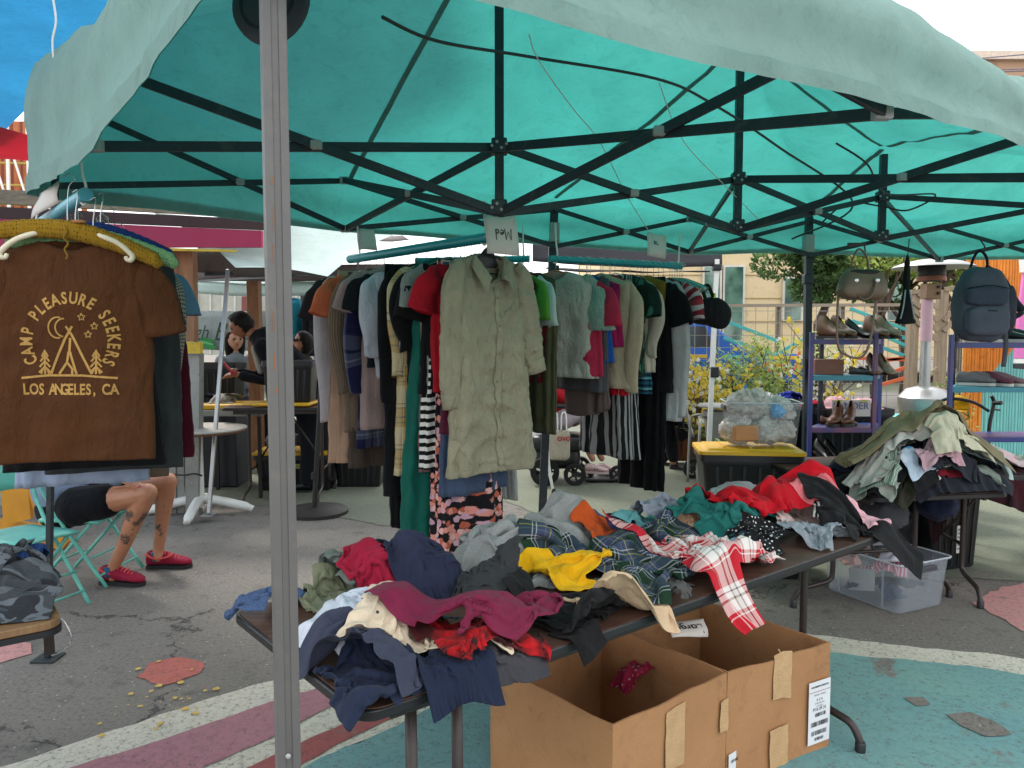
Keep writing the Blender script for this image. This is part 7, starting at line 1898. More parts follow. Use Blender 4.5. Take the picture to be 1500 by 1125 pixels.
def leaf_mat(name, c1, c2, tr=.35):
 t = NT(name); g_ = t.n('ShaderNodeNewGeometry'); v = tcoord(t); n = t.noise(v, 1.6, 3); r = t.mix(.5, t.ramp(g_.outputs['Random Per Island'], [(0, lin(c1)), (1, lin(c2))]).outputs[0], t.ramp(n.outputs['Fac'], [(.35, lin(c1)), (.65, lin(c2))]).outputs[0])
 t.bsdf(r, .6); q = t.n('ShaderNodeBsdfTranslucent'); t.l(r, q.inputs['Color']); ms = t.n('ShaderNodeMixShader'); ms.inputs[0].default_value = tr; t.l(t.b.outputs[0], ms.inputs[1]); t.l(q.outputs[0], ms.inputs[2]); return t.done(ms.outputs[0])
M_LF = leaf_mat('tree_leaves', '2c4420', '5a7a3a'); M_LF2 = leaf_mat('pale_leaves', '6f8a3a', 'a8b860'); M_YF = leaf_mat('yellow_blossom', 'c8ac30', 'dccc58', .4); M_BARK = plain('bark', '4a3c30', .9, scale=12, bump=.6, bdist=.01); M_GRN = leaf_mat('strap_leaves', '4f6a34', '86a058'); M_WHF = leaf_mat('white_blossom', 'c8c8b4', 'e4e4d8')
def limb(b, a, c, r0, r1, seed, n=5, k=.12):
 a = VC(a); c = VC(c); L = (c - a).length; pts = [a.lerp(c, i / n) + VC((mnoise.noise(VC((i * .9, seed, 0))), mnoise.noise(VC((i * .9, seed, 9))), .3 * mnoise.noise(VC((i * .9, seed, 5))))) * (L * k * (1 if 0 < i < n else 0)) for i in range(n + 1)]
 b.tube(pts, [r0 + (r1 - r0) * i / n for i in range(n + 1)], 7); return pts
def tree(label, base, h, cr, r, nleaf, size, seed, m=M_LF, shape=(1, 1, .75), clumps=18, group=None):
 t = thing('tree', label, 'tree', base, group); base = VC(base); rg_ = random.Random(seed); cc = base + VC((0, 0, h))
 b = MB(); limb(b, base, cc - VC((0, 0, cr * .3)), r, r * .5, seed)
 b.build('trunk', M_BARK, t, smooth=True)
 for i in range(8):
  b = MB(); a_ = rg_.uniform(0, 2*PI); limb(b, base.lerp(cc, rg_.uniform(.5, .85)), cc + VC((math.cos(a_) * cr * .8 * shape[0], math.sin(a_) * cr * .8, rg_.uniform(-.3, .5) * cr)), r * .35, r * .08, seed + i); b.build('limb', M_BARK, t, smooth=True)
 leaves('crown', m, cc, cr, nleaf, size, t, seed, clumps, shape=shape)['kind'] = 'stuff'
 return t
tc_ = P(1205, 400, 17); tree('dark green street tree left of the tent leg', (tc_.x, 17, 0), tc_.z + .35, 1.15, .14, 9000, .075, 3, shape=(1.25, 1, .85))
tc_ = P(1330, 395, 18); tree('green tree behind the handbag and heater', (tc_.x, 18, 0), tc_.z + .3, 1.5, .14, 9000, .085, 5, shape=(1.2, 1, .8))
tc_ = P(1400, 380, 16); tree('yellow green tree right of the patio heater', (tc_.x, 16, 0), tc_.z + .2, .95, .1, 5000, .07, 8, m=M_LF2)
tc_ = P(1290, 372, 15); tree('pale leafed tree above the brown handbag', (tc_.x, 15, 0), tc_.z + .2, .75, .1, 3600, .06, 9, m=M_LF2)
# ---- street and blue pickup behind the fence
sheet('street', [(1.5, 13.6), (30, 13.6), (30, 20.5), (1.5, 20.5)], 2, plain('street_asphalt', '6a6866', .9, scale=3), .0)
kb = MB(); kb.box((16, 13.2, .06), (29, .25, .12)); tag(kb.build('kerb', plain('kerb_concrete', '8f8b82', .85, scale=4)), kind='structure')
DV = 16.0; vx0, vx1 = P(1045, 500, DV).x, P(1180, 500, DV).x
car = thing('parked_pickup', 'blue pickup truck parked on the street behind the fence', 'pickup truck', ((vx0 + vx1) / 2, DV, 0))
M_CARB = plain('blue_car_paint', '1f4f96', .25, .3, var=.05, bump=0); M_TYRE = plain('tyre', '151515', .85); M_RIM = plain('alloy_rim', 'a8aaac', .3, .8)
xr = vx1 + .25; xl = xr - 5.2
prof_c = [(xl, .55), (xl + .02, 1.0), (xl + .1, 1.12), (xl + 1.15, 1.2), (xl + 1.5, 1.24), (xl + 2.2, 1.78), (xl + 2.5, 1.84), (xl + 3.3, 1.82), (xl + 3.6, 1.25), (xl + 5.1, 1.22), (xl + 5.2, .60), (xl + 4.75, .50), (xl + .35, .50)]
prof_c = [(2 * xr - 5.2 - x + 0, z) for x, z in prof_c][::-1]
n_ = len(prof_c); b = MB(); b.add([(x, DV, z) for x, z in prof_c] + [(x, DV + 1.85, z) for x, z in prof_c], [tuple(range(n_)), tuple(range(n_, 2*n_))[::-1]] + [(i, (i+1) % n_, n_ + (i+1) % n_, n_ + i)[::-1] for i in range(n_)]); b.build('body', M_CARB, car, smooth=False, bevel=.05)
wx = lambda x: 2 * xr - 5.2 - x
for (xa, xb) in ((xl + 2.15, xl + 2.75), (xl + 2.82, xl + 3.38)):
 p_ = [(wx(xa), 1.28), (wx(xb), 1.28), (wx(xb - .03), 1.72), (wx(xa + .20), 1.72)]; b = MB(); b.add([(x, DV - .012, z) for x, z in p_], [(0, 1, 2, 3)]); b.build('window', plain('car_glass', '1a2a30', .1), car, smooth=False)
for xq in (xl + .95, xl + 4.2):
 for yq in (DV - .02, DV + 1.75):
  b = MB(); b.lathe((wx(xq), yq + .12, .37), [(.02, -.13), (.30, -.13), (.37, -.10), (.37, .08), (.30, .12), (.02, .12)], 28, axis=(0, 1, 0)); w_ = b.build('wheel', M_TYRE, car)
  b = MB(); b.lathe((wx(xq), yq - .02, .37), [(.23, 0), (.22, .03), (.10, .02), (.06, -.01), (.001, -.01)], 24, axis=(0, 1, 0), cap=False); b.build('rim', M_RIM, w_)
for k_, xx in (('headlight', xl + .01), ('tail_light', xl + 5.12)):
 b = MB(); b.box((wx(xx), DV + .15, .95), (.06, .25, .18)); b.build(k_, plain('lamp_red', '8a1010', .2) if k_ == 'tail_light' else M_WHITEPL, car, bevel=.02)
b = MB(); b.box((wx(xl + 2.8), DV - .004, 1.0), (1.1, .012, .55)); b.build('door', M_CARB, car, bevel=.006)
# ---- wire fence with coloured zigzag boards
DF = 10.2; fx0 = P(1000, 500, DF).x; fx1 = P(1480, 500, DF).x; ftop = P(1200, 448, DF).z
fence = thing('mesh_fence', 'wire mesh fence with teal, orange and yellow zigzag boards', 'fence', (fx0, DF, 0))
M_FWIRE = plain('fence_wire', '8f8c84', .5, .4); b = MB(); x = fx0
while x < fx1: b.beam((x, DF, .05), (x, DF, ftop), .007); x += .16
z = .1
while z < ftop: b.beam((fx0, DF + .006, z), (fx1, DF + .006, z), .007); z += .16
b.build('wire_mesh', M_FWIRE, fence)['kind'] = 'stuff'
b = MB(); b.beam((fx0, DF, ftop), (fx1, DF, ftop + .02), .04); b.build('top_rail', plain('fence_rail', '8a7f70', .7), fence)
M_FT = plain('board_teal', '3fa0a0', .6); M_FO = plain('board_orange', 'c05a34', .6); M_FY = plain('board_yellow', 'c8a020', .6)
for (x0, y0, x1, y1, m) in ((1060, 520, 1140, 570, M_FT), (1058, 522, 1132, 524, M_FT), (1060, 495, 1135, 520, M_FT), (1135, 520, 1190, 490, M_FT), (1010, 522, 1036, 522, M_FY), (1132, 524, 1174, 524, M_FY), (1092, 545, 1128, 532, M_FO), (1098, 553, 1140, 537, M_FO), (1130, 532, 1172, 548, M_FO), (1128, 541, 1150, 550, M_FO), (1164, 545, 1172, 515, M_FO), (1245, 452, 1333, 485, M_FT), (1248, 470, 1333, 498, M_FT), (1268, 480, 1333, 509, M_FT), (1268, 500, 1330, 523, M_FT), (1235, 524, 1333, 527, M_FO), (1290, 530, 1333, 522, M_FO), (1298, 548, 1333, 536, M_FO), (1286, 565, 1328, 553, M_FO), (1140, 500, 1062, 470, M_FT)):
 b = MB(); b.beam(P(x0, y0, DF - .03), P(x1, y1, DF - .03), .045, .018, up=(0, 1, 0)); b.build('board', m, fence, bevel=.003)
for px in (1046, 1139, 1232, 1330, 1405):
 q_ = P(px, 500, DF + .06); b = MB(); b.beam((q_.x, q_.y, 0), (q_.x, q_.y, ftop + .03), .06); b.build('post', plain('grey_post_wood', '6f665a', .8, scale=8), fence, bevel=.004)
# timber posts with lattice, mural walls
M_TIMB = wood_mat('weathered_timber', '6a5a48', '94836c', .8, ax=(8, 8, .6)); tl = thing('timber_lattice', 'weathered timber posts joined by crossed slats beside the heater', 'lattice', P(1350, 600, 8.8))
for px, w in ((1336, .10), (1378, .10)):
 q_ = P(px, 500, 8.8); b = MB(); b.beam((q_.x, 8.8, 0), (q_.x, 8.8, P(750, 425, 8.8).z), w); b.build('post', M_TIMB, tl, bevel=.006)
for (a_, c_) in (((1336, 428), (1378, 424)), ((1336, 440), (1374, 470)), ((1340, 455), (1374, 485)), ((1340, 468), (1374, 500)), ((1345, 430), (1374, 452)), ((1382, 470), (1400, 452)), ((1382, 485), (1403, 465)), ((1384, 424), (1400, 422)), ((1360, 550), (1374, 540))):
 b = MB(); b.beam(P(*a_, 8.74), P(*c_, 8.74), .05, .02, up=(0, 1, 0)); b.build('slat', M_TIMB, tl, bevel=.003)
mw = thing('bamboo_wall', 'tall orange painted bamboo fence wall', 'wall', P(1445, 600, 9.5)); rg_ = random.Random(4)
bcn = MB(); x = P(1413, 500, 9.5).x; xe = P(1600, 500, 9.5).x; nb_i = 0; zt0 = P(750, 362, 9.5).z
M_BOR = plain('orange_bamboo', 'c87a1c', .6, var=.15, scale=5, dirt='9a5a18'); M_BTE = plain('aqua_bamboo', '6fb4b0', .6, var=.1, scale=5); M_BPK = plain('pink_bamboo', 'c868a8', .55, var=.06)
while x < xe:
 r = rg_.uniform(.017, .024); px_ = 750 + x / 9.5 * FPX
 # each cane changes colour along the mural's diagonal
 zk = P(750, 560 - (px_ - 1440) * 1.15, 9.5).z if px_ > 1440 else .05
 jx = rg_.uniform(-.01, .01); ztop_ = zt0 + rg_.uniform(-.02, .02)
 zk = min(max(zk, .06), ztop_ - .1)
 if zk > .1:
  b = MB(); b.tube([(x, 9.5 + jx, 0), (x, 9.5 + jx, zk)], r, 7); b.build('cane', M_BTE, mw, smooth='auto')
 b = MB(); hs_ = [zk + (ztop_ - zk) * k / 6 for k in range(7)]; pts = []; rs_ = []
 for h_ in hs_: pts += [(x, 9.5 + jx, h_ - .006), (x, 9.5 + jx, h_ + .006)]; rs_ += [r * 1.08, r * 1.0]
 b.tube(pts, rs_, 7); b.build('cane', M_BOR, mw, smooth='auto')
 x += r * 1.75
pw_ = thing('mural_panel', 'pink, black and white painted mural panel at the right picture edge', 'mural panel', P(1490, 600, 8.6))
def flat_panel(pts, d, th, m, parent, name):
 q = [P(x, y, d) for x, y in pts]; n = len(q); b = MB(); b.add([p for p in q] + [p + VC((0, th, 0)) for p in q], [tuple(range(n))[::-1], tuple(range(n, 2*n))] + [(i, (i+1) % n, n + (i+1) % n, n + i) for i in range(n)]); return b.build(name, m, parent, smooth=False)
flat_panel([(1500, 400), (1600, 400), (1600, 525), (1488, 525), (1492, 470)], 8.6, .04, M_BPK, pw_, 'pink_board')
flat_panel([(1488, 526), (1600, 526), (1600, 532), (1488, 532)], 8.6, .04, M_WHITEPL, pw_, 'white_board')
flat_panel([(1487, 533), (1600, 533), (1600, 548), (1487, 540)], 8.6, .04, M_BLACKPL, pw_, 'black_board')
flat_panel([(1493, 344), (1600, 344), (1600, 399), (1497, 399)], 8.6, .04, M_WHITEPL, pw_, 'top_board')
# patio heater
DPH = 6.9; ph_ = P(1360, 600, DPH); X0 = P(1358, 500, DPH).x; he = thing('patio_heater', 'silver patio heater with wide domed reflector', 'patio heater', (X0, DPH, 0)); M_SS = plain('brushed_steel', 'a4a4a2', .32, .7, var=.08)
zz = lambda py: P(1358, py, DPH).z
b = MB(); b.lathe((X0, DPH, 0), [(.24, 0.0), (.24, .03), (.22, .05), (.215, zz(600)), (.225, zz(592)), (.225, zz(582)), (.16, zz(570)), (.08, zz(566))], 32); b.build('base', M_SS, he)
b = MB(); b.lathe((X0 - .01, DPH, 0), [(.046, zz(568)), (.042, zz(500)), (.036, zz(440))], 16); b.build('pole', M_SS, he)
b = MB(); b.lathe((X0 - .01, DPH, 0), [(.050, zz(500)), (.048, zz(438)), (.04, zz(438))], 16); b.build('wrap', plain('pink_wrap', 'c49aa4', .5, dirt='b0a8a4'), he)
b = MB(); b.box((X0 + .01, DPH - .01, zz(427)), (.13, .12, zz(415) - zz(438))); b.build('valve_box', plain('copper_box', '8a6a50', .5, .3), he, bevel=.006)
for y in (421, 430):
 b = MB(); b.lathe((X0 + .045, DPH - .075, zz(y)), [(.015, 0), (.013, .015), (.001, .016)], 12, axis=(0, -1, 0)); b.build('knob', M_BLACKPL, he)
b = MB(); b.lathe((X0 + .02, DPH, 0), [(.085, zz(412)), (.115, zz(405)), (.115, zz(402)), (.11, zz(386)), (.105, zz(383))], 28); b.build('burner', plain('burner_mesh', '2e2a2a', .5, .5), he)
b = MB(); b.lathe((X0 + .02, DPH, 0), [(.12, zz(412)), (.12, zz(405)), (.115, zz(405))], 28, cap=False); b.build('burner_ring', plain('burnt_copper', '7a4a38', .5, .5), he)
b = MB(); b.lathe((X0 + .03, DPH, zz(392)), [(.335, 0), (.33, .010), (.24, .045), (.12, .07), (.001, .078)], 40, cap=False); b.lathe((X0 + .03, DPH, zz(392) - .004), [(.335, 0), (.24, .037), (.12, .06), (.001, .07)], 40, cap=False); b.build('reflector', M_SS, he, smooth=True)
# turquoise table, yellow cap, walker handles behind the right heap
tt = thing('turquoise_table', 'turquoise painted crate table behind the racks', 'table', P(1340, 660, 6.3)); q_ = P(1335, 612, 6.3)
b = MB(); b.box((q_.x, 6.4, q_.z - .02), (.72, .4, .05)); b.build('tabletop', plain('turquoise_paint', '5fb0b0', .5, dirt='4a8f90'), tt, bevel=.005)
b = MB(); b.box((q_.x, 6.4, (q_.z - .05) / 2), (.66, .34, q_.z - .06)); b.build('body', plain('turquoise_paint2', '2f6a70', .6), tt, bevel=.005)
cp = P(1402, 598, 5.9); cap_ = thing('cap', 'yellow baseball cap resting behind the right heap', 'cap', cp)
b = MB(); b.lathe(cp, [(.085, 0), (.083, .04), (.06, .085), (.02, .10), (.001, .102)], 24, cap=False); b.build('crown', fab('c8960f'), cap_, smooth=True)
b = MB(); b.add([cp + VC((-.07 + .02 * i, -.05, .0)) for i in range(8)] + [cp + VC((-.14 + .024 * i, -.10 - .04 * math.sin(PI * i / 7), -.012)) for i in range(8)], [(i, i+1, 9+i, 8+i) for i in range(7)]); b.build('brim', fab('c8960f'), cap_)
wk = thing('walker', 'black folding walker with curved handles behind the right heap', 'walker', P(1400, 650, 5.8))
for pts in ([(1366, 650), (1366, 610), (1370, 590), (1380, 588)], [(1447, 660), (1450, 620), (1456, 590), (1452, 580)]):
 b = MB(); b.tube(smooth_pts([P(x, y, 5.8) for x, y in pts], 5), .014, 8); b.build('upright', M_BLACKPL, wk, smooth=True)
b = MB(); b.tube(smooth_pts([P(1368, 592, 5.8), P(1390, 584, 5.75), P(1425, 589, 5.75), P(1448, 602, 5.8)], 6), .012, 8); b.build('backrest', M_BLACKPL, wk, smooth=True)
for q_ in (P(1367, 598, 5.78), P(1456, 590, 5.78)): b = MB(); b.tube([q_, q_ + VC((.02, -.06, .005))], .017, 8); b.box(q_ + VC((.01, -.02, -.05)), (.02, .07, .012)); b.build('brake_grip', M_BLACKPL, wk, bevel=.004)
# ---- planting in front of the fence
def spray(label, base, h, spread, nst, seed, flowers=(), fsize=.02, m=M_BARK, lm=None, nl=0, cat='shrub', name='flowering_shrub', rr=.011, nf=120):
 t = thing(name, label, cat, base); base = VC(base); rg_ = random.Random(seed); tips = []; bs = MB()
 for i in range(nst):
  a_ = rg_.uniform(0, 2*PI); e = base + VC((math.cos(a_) * spread * rg_.uniform(.3, 1), math.sin(a_) * spread * .5, h * rg_.uniform(.65, 1.0)))
  b = MB(); pts = limb(b, base + VC((rg_.uniform(-.05, .05), 0, 0)), e, rr, rr * .3, seed * 7 + i, 7, .2)
  for k in range(5):
   q = pts[rg_.randint(3, 6)]; e2 = q + VC((rg_.uniform(-.3, .3), rg_.uniform(-.15, .15), rg_.uniform(.05, .35))) * (h / 1.6); p2 = limb(b, q, e2, rr * .45, rr * .18, seed + k + i * 9, 4, .2); tips += p2[1:]
  tips += pts[4:]; b.build('stem', m, t, smooth=True)
 for j, (fm, share) in enumerate(flowers):
  P3 = []
  for i in range(int(nf * share)):
   c = VC(rg_.choice(tips)) + VC((rg_.gauss(0, .03), rg_.gauss(0, .03), rg_.gauss(0, .03)))
   for q in range(5):
    a_ = 2 * PI * q / 5 + rg_.random(); u_ = VC((math.cos(a_), rg_.uniform(-.5, .5), math.sin(a_))).normalized() * fsize; w_ = u_.cross(VC((rg_.uniform(-.4, .4), 1, rg_.uniform(-.4, .4)))).normalized() * fsize * .45
    P3 += [c, c + u_ * .6 + w_, c + u_, c + u_ * .6 - w_]
  b = MB(); b.add(P3, [(4*i, 4*i+1, 4*i+2, 4*i+3) for i in range(len(P3) // 4)]); b.build('blossom', fm, t, smooth=False)['kind'] = 'stuff'
 if lm:
  P3 = []
  for i in range(nl):
   c = VC(rg_.choice(tips)) + VC((rg_.gauss(0, .07), rg_.gauss(0, .07), rg_.gauss(0, .07))); a_ = VC((rg_.gauss(0, 1), rg_.gauss(0, 1), rg_.gauss(0, 1))).normalized() * fsize * 1.3; w_ = a_.orthogonal().normalized() * fsize * .5; P3 += [c - a_, c + w_, c + a_, c - w_]
  b = MB(); b.add(P3, [(4*i, 4*i+1, 4*i+2, 4*i+3) for i in range(nl)]); b.build('foliage', lm, t, smooth=False)['kind'] = 'stuff'
 return t
def gxy(px, d): q = P(px, 500, d); return (q.x, d, 0.02)
spray('yellow flowering shrub with dark stems behind the left shoe rack', gxy(1215, 8.6), 1.75, .75, 7, 11, ((M_YF, 1.0), (M_WHF, .5)), .030, nf=150)
spray('yellow flowering shrub left of the tent leg', gxy(1140, 9.0), 1.6, .65, 6, 12, ((M_YF, .7), (M_WHF, .4)), .028, lm=M_LF2, nl=900, nf=120)
spray('feathery pale green shrub in front of the blue pickup', gxy(1100, 9.2), 1.45, .5, 6, 13, ((M_YF, .2),), .024, lm=M_LF2, nl=1800, nf=90)
spray('yellow flowering shrub left of the white tent leg', gxy(1022, 8.4), 1.35, .35, 5, 14, ((M_YF, 1.0), (M_WHF, .3)), .030, nf=190)
spray('low yellow flowering twigs behind the wooden box', gxy(1240, 7.6), 1.0, .25, 4, 15, ((M_YF, 1.0),), .028, nf=110)
spray('yellow flowers near the left of the black bag', gxy(1062, 8.9), 1.35, .3, 4, 16, ((M_YF, 1.0),), .028, lm=M_LF, nl=500, nf=220)
def strap_plant(label, base, h, n, seed, spread=1.0):
 t = thing('strap_leaf_plant', label, 'plant', base); rg_ = random.Random(seed)
 for i in range(n):
  a_ = rg_.uniform(0, 2*PI); l = h * rg_.uniform(.6, 1.1); out = VC((math.cos(a_), math.sin(a_) * .7, 0)) * l * rg_.uniform(.2, .75) * spread; b = MB(); L2 = []
  for k in range(7):
   f = k / 6; p = VC(base) + out * f ** 1.3 + VC((0, 0, l * (f * 1.25 - .62 * f * f))); w = VC((-math.sin(a_), math.cos(a_), 0)) * .017 * (1 - f ** 2 * .9) * (.6 + f); L2 += [p - w, p + VC((0, 0, -.004)), p + w]
  b.grid(L2, 7, 3); b.build('leaf', M_GRN, t, smooth=True)
for i, (px, d, h, lb) in enumerate(((1085, 8.2, .85, 'lush strap leafed plant left of the white tent leg base'), (1062, 8.5, .75, 'strap leafed plant near the suitcase'), (1112, 8.0, .7, 'strap leafed plant behind the black bin rim'), (1150, 8.3, .6, 'strap leafed plant below the orange zigzag'), (1170, 7.9, .5, 'low strap leafed plant beside the tent leg'))):
 strap_plant(lb, gxy(px, d), h, 34, 30 + i)
spray('dry low grass and twigs at the heater base', gxy(1305, 8.0), .7, .4, 9, 21, (), .02, lm=M_LF2, nl=700, rr=.006)
spray('tall green cactus like stems right of the timber post', gxy(1393, 8.2), 1.15, .12, 6, 22, (), .02, m=M_GRN, lm=M_LF2, nl=500, rr=.02)
pt_ = thing('planter', 'pale textured planter box under the strap leafed plants', 'planter', (*gxy(1085, 7.9)[:2], 0)); gx_ = gxy(1085, 7.9); b = MB(); b.prism([(gx_[0] - .30, 7.75), (gx_[0] + .30, 7.75), (gx_[0] + .27, 8.1), (gx_[0] - .27, 8.1)], .02, .42); b.build('body', plain('pale_planter', 'a8a498', .8, scale=14, bump=.8, bdist=.01), pt_, bevel=.01)
# ------------------------------------------------------------------ people
def body(name, chains, m, parent, vox=.010, heads=(), smooth_it=4):
 """one continuous skin: tapered limbs, joints and head fused together"""
 b = MB()
 for ch in chains:
  b.tube([p for p, r in ch], [r for p, r in ch], 12)
  for p, r in ch: b.sphere(p, r * .99, 10, 8)
 for (c, fwd, r) in heads:
  c = VC(c); f = VC(fwd).normalized(); sd_ = f.cross(VC((0, 0, 1))).normalized(); up = sd_.cross(f)
  b.sphere(c, r, 16, 12, (.95, .95, 1.12)); b.sphere(c + f * r * .25 - up * r * .45, r * .72, 12, 10); b.sphere(c + f * r * .52 - up * r * .98, r * .30, 8, 6)
  b.tube([c + f * r * .88 + up * r * .10, c + f * r * 1.16 - up * r * .25, c + f * r * .95 - up * r * .36], [r * .09, r * .17, r * .14], 8)
  b.sphere(c + f * r * .86 - up * r * .62, r * .16, 8, 6, (1, 1, .6)); b.tube([c + f * r * .86 + up * r * .22 - sd_ * r * .45, c + f * r * .86 + up * r * .22 + sd_ * r * .45], r * .12, 6)
  for s in (-1, 1): b.sphere(c + sd_ * s * r * .95 - up * r * .1, r * .26, 8, 6, (.5, .8, 1))
 o = b.build(name, m, parent, smooth=True)
 rm = o.modifiers.new('fuse', 'REMESH'); rm.mode = 'VOXEL'; rm.voxel_size = vox; rm.use_smooth_shade = True
 sm = o.modifiers.new('smooth', 'SMOOTH'); sm.iterations = smooth_it; sm.factor = .5
 dg = bpy.context.evaluated_depsgraph_get(); me = bpy.data.meshes.new_from_object(o.evaluated_get(dg)); o.modifiers.clear(); o.data = me
 me.polygons.foreach_set('use_smooth', [True] * len(me.polygons))
 for (c, fwd, r) in heads:
  c = VC(c); f = VC(fwd).normalized(); sd_ = f.cross(VC((0, 0, 1))).normalized(); up = sd_.cross(f)
  for s in (-1, 1): e = MB(); e.sphere(c + f * r * .86 + sd_ * s * r * .36 + up * r * .04, r * .13, 8, 6); e.build('eye', plain('eye_dark', '1a1412', .2), parent, smooth=True)
  e = MB(); e.sphere(c + f * r * .97 - up * r * .60, r * .2, 10, 6, (.8, .8, .25)); e.build('lips', plain('lips', '8a4038', .5), parent, smooth=True)
 return o
def hair(c, fwd, r, m, parent, down=0.0, seed=1):
 c = VC(c); f = VC(fwd).normalized(); b = MB(); vs = []; n, mm = 26, 18
 sd_ = f.cross(VC((0, 0, 1))).normalized(); up = sd_.cross(f)
 for i in range(mm + 1):
  th = PI * i / mm
  for j in range(n):
   a = 2 * PI * j / n; d = f * math.sin(th) * math.cos(a) + sd_ * math.sin(th) * math.sin(a) + up * math.cos(th)
   k = 1.17 + .06 * mnoise.noise(d * 4 + VC((seed, 0, 0))); fr_c = d.dot(f) - .35 * max(0, d.dot(up))
   if fr_c > .30: k = .90
   p = c + d * r * k
   if d.dot(up) < -.2 and fr_c <= .30: p -= up * down * (-d.dot(up)); p += -f * r * .1
   elif d.dot(up) < -.45: p = c + d * r * .8
   vs.append(p)
 b.add(vs, [(i*n+j, (i+1)*n+j, (i+1)*n+(j+1) % n, i*n+(j+1) % n) for i in range(mm) for j in range(n)]); return b.build('hair', m, parent, smooth=True)
def skin(name, c, c2=None):
 return plain(name, c, .5, var=.07, scale=9, Subsurface_Weight=.08)
M_HAIR = fab('15110f', rough=.6); SK1 = skin('skin_light', 'a8775c'); SK2 = skin('skin_mid', '8a5a42'); SK3 = skin('skin_fair', 'b08268')
V = lambda *a: VC(a)
def person(label, loc): return thing('person', label, 'person', loc)
def hand(b_chains, w, d, nrm, s=1.0, curl=.5):
 """palm plus five separate fingers from wrist w along d"""
 w = VC(w); d = VC(d).normalized(); nrm = VC(nrm).normalized(); sd_ = d.cross(nrm).normalized()
 b_chains += [[(w, .024 * s), (w + d * .05 * s, .030 * s), (w + d * .075 * s, .026 * s)]]
 for k, (o, l) in enumerate(((-.030, .060), (-.010, .072), (.010, .068), (.028, .052))):
  p = w + d * .07 * s + sd_ * o * s; q = p + (d * .5 - nrm * .18 * curl) * l * s; e = q + (d * .45 - nrm * .7 * curl) * l * s; b_chains += [[(p - d * .04 * s, .010 * s), (p, .0105 * s), (q, .0090 * s), (e, .0070 * s)]]
 p = w + d * .015 * s - sd_ * .030 * s; q = p + (d * .5 - sd_ * .8) * .035 * s; b_chains += [[(w, .014 * s), (p, .013 * s), (q, .011 * s), (q + (d * .9 - sd_ * .2) * .03 * s, .009 * s)]]
# --- woman seated at the left, legs and hand showing under the t-shirts
wp = person('seated person with tattooed bare legs, black shorts and crimson trail shoes', (-2.72, 4.78, 0))
hipN, hipF = P(112, 742, 4.70), P(128, 735, 4.95); knN, knF = P(216, 722, 4.62), P(246, 705, 4.98); anN, anF = P(166, 832, 4.70), P(232, 805, 5.02)
torso = [(P(92, 735, 4.85), .15), (P(80, 690, 4.86), .145), (P(74, 600, 4.88), .155), (P(76, 540, 4.88), .14), (P(82, 500, 4.88), .06), (P(86, 480, 4.86), .055)]
hd = P(92, 455, 4.86); el = P(120, 672, 4.66); wr = P(176, 700, 4.60)
ch = [[(hipN, .098), (hipN.lerp(knN, .5), .082), (knN, .060)], [(knN, .059), (knN.lerp(anN, .28) + V(-.012, .012, 0), .059), (knN.lerp(anN, .7), .042), (anN, .036), (anN - V(0, 0, .05), .038)],
      [(hipF, .098), (hipF.lerp(knF, .5), .080), (knF, .059)], [(knF, .058), (knF.lerp(anF, .28) + V(-.01, .012, 0), .058), (knF.lerp(anF, .7), .041), (anF, .035), (anF - V(0, 0, .05), .037)], torso,
      [(P(72, 545, 4.75), .06), (el, .045), (wr, .028)], [(P(78, 545, 5.02), .06), (P(115, 640, 5.1), .045), (P(185, 700, 4.9), .03)]]
hand(ch, wr, (P(222, 716, 4.56) - wr), V(0, -.35, 1), .95, .55)
def tattoo_skin():
 t = NT('tattooed_skin'); v = tcoord(t); n = t.noise(v, 9, 4); base = t.ramp(n.outputs['Fac'], [(.3, lin('a06a4e')), (.7, lin('b57e60'))]).outputs[0]
 sp = t.n('ShaderNodeSeparateXYZ'); t.l(v, sp.inputs[0]); f = None; nw = t.noise(v, 24, 3, .6); vm = t.n('ShaderNodeVectorMath', operation='MULTIPLY_ADD'); t.l(nw.outputs['Color'], vm.inputs[0]); vm.inputs[1].default_value = (.12, .12, .12); va = t.n('ShaderNodeVectorMath', operation='SUBTRACT'); t.l(v, va.inputs[0]); va.inputs[1].default_value = (.06, .06, .06); t.l(va.outputs[0], vm.inputs[2])
 for (c, r_) in TATS:
  d = t.n('ShaderNodeVectorMath', operation='DISTANCE'); t.l(vm.outputs[0], d.inputs[0]); d.inputs[1].default_value = c; q = t.ramp(d.outputs['Value'], [(r_ * .75, 1.0), (r_, 0.0)]).outputs[0]; f = q if f is None else t.math('MAXIMUM', f, q)
 n2 = t.noise(v, 42, 4, .6, 1.4); ink = t.math('MULTIPLY', f, t.ramp(n2.outputs['Fac'], [(.42, 1.0), (.60, .6)]).outputs[0]); n3 = t.noise(v, 30, 2, .5, 1); ink = t.math('MULTIPLY', ink, t.ramp(n3.outputs['Fac'], [(.30, 0.0), (.38, 1.0)]).outputs[0])
 t.bsdf(t.mix(ink, base, lin('2f3230')), .5); t.b.inputs['Subsurface Weight'].default_value = .05; return t.done()
o3 = VC((-2.72, 4.78, 0)); TATS = [(tuple(P(x, y, d) - o3), r) for x, y, d, r in ((184, 757, 4.58, .045), (206, 775, 4.6, .06), (192, 800, 4.6, .055), (213, 762, 4.62, .05), (182, 792, 4.62, .04), (243, 752, 4.92, .06), (234, 785, 4.94, .045), (226, 775, 4.95, .04))]
body('body', ch, tattoo_skin(), wp, .008, heads=[(hd, (1, -.25, -.1), .098)]); hair(hd, (1, -.25, -.1), .10, M_HAIR, wp, .1)
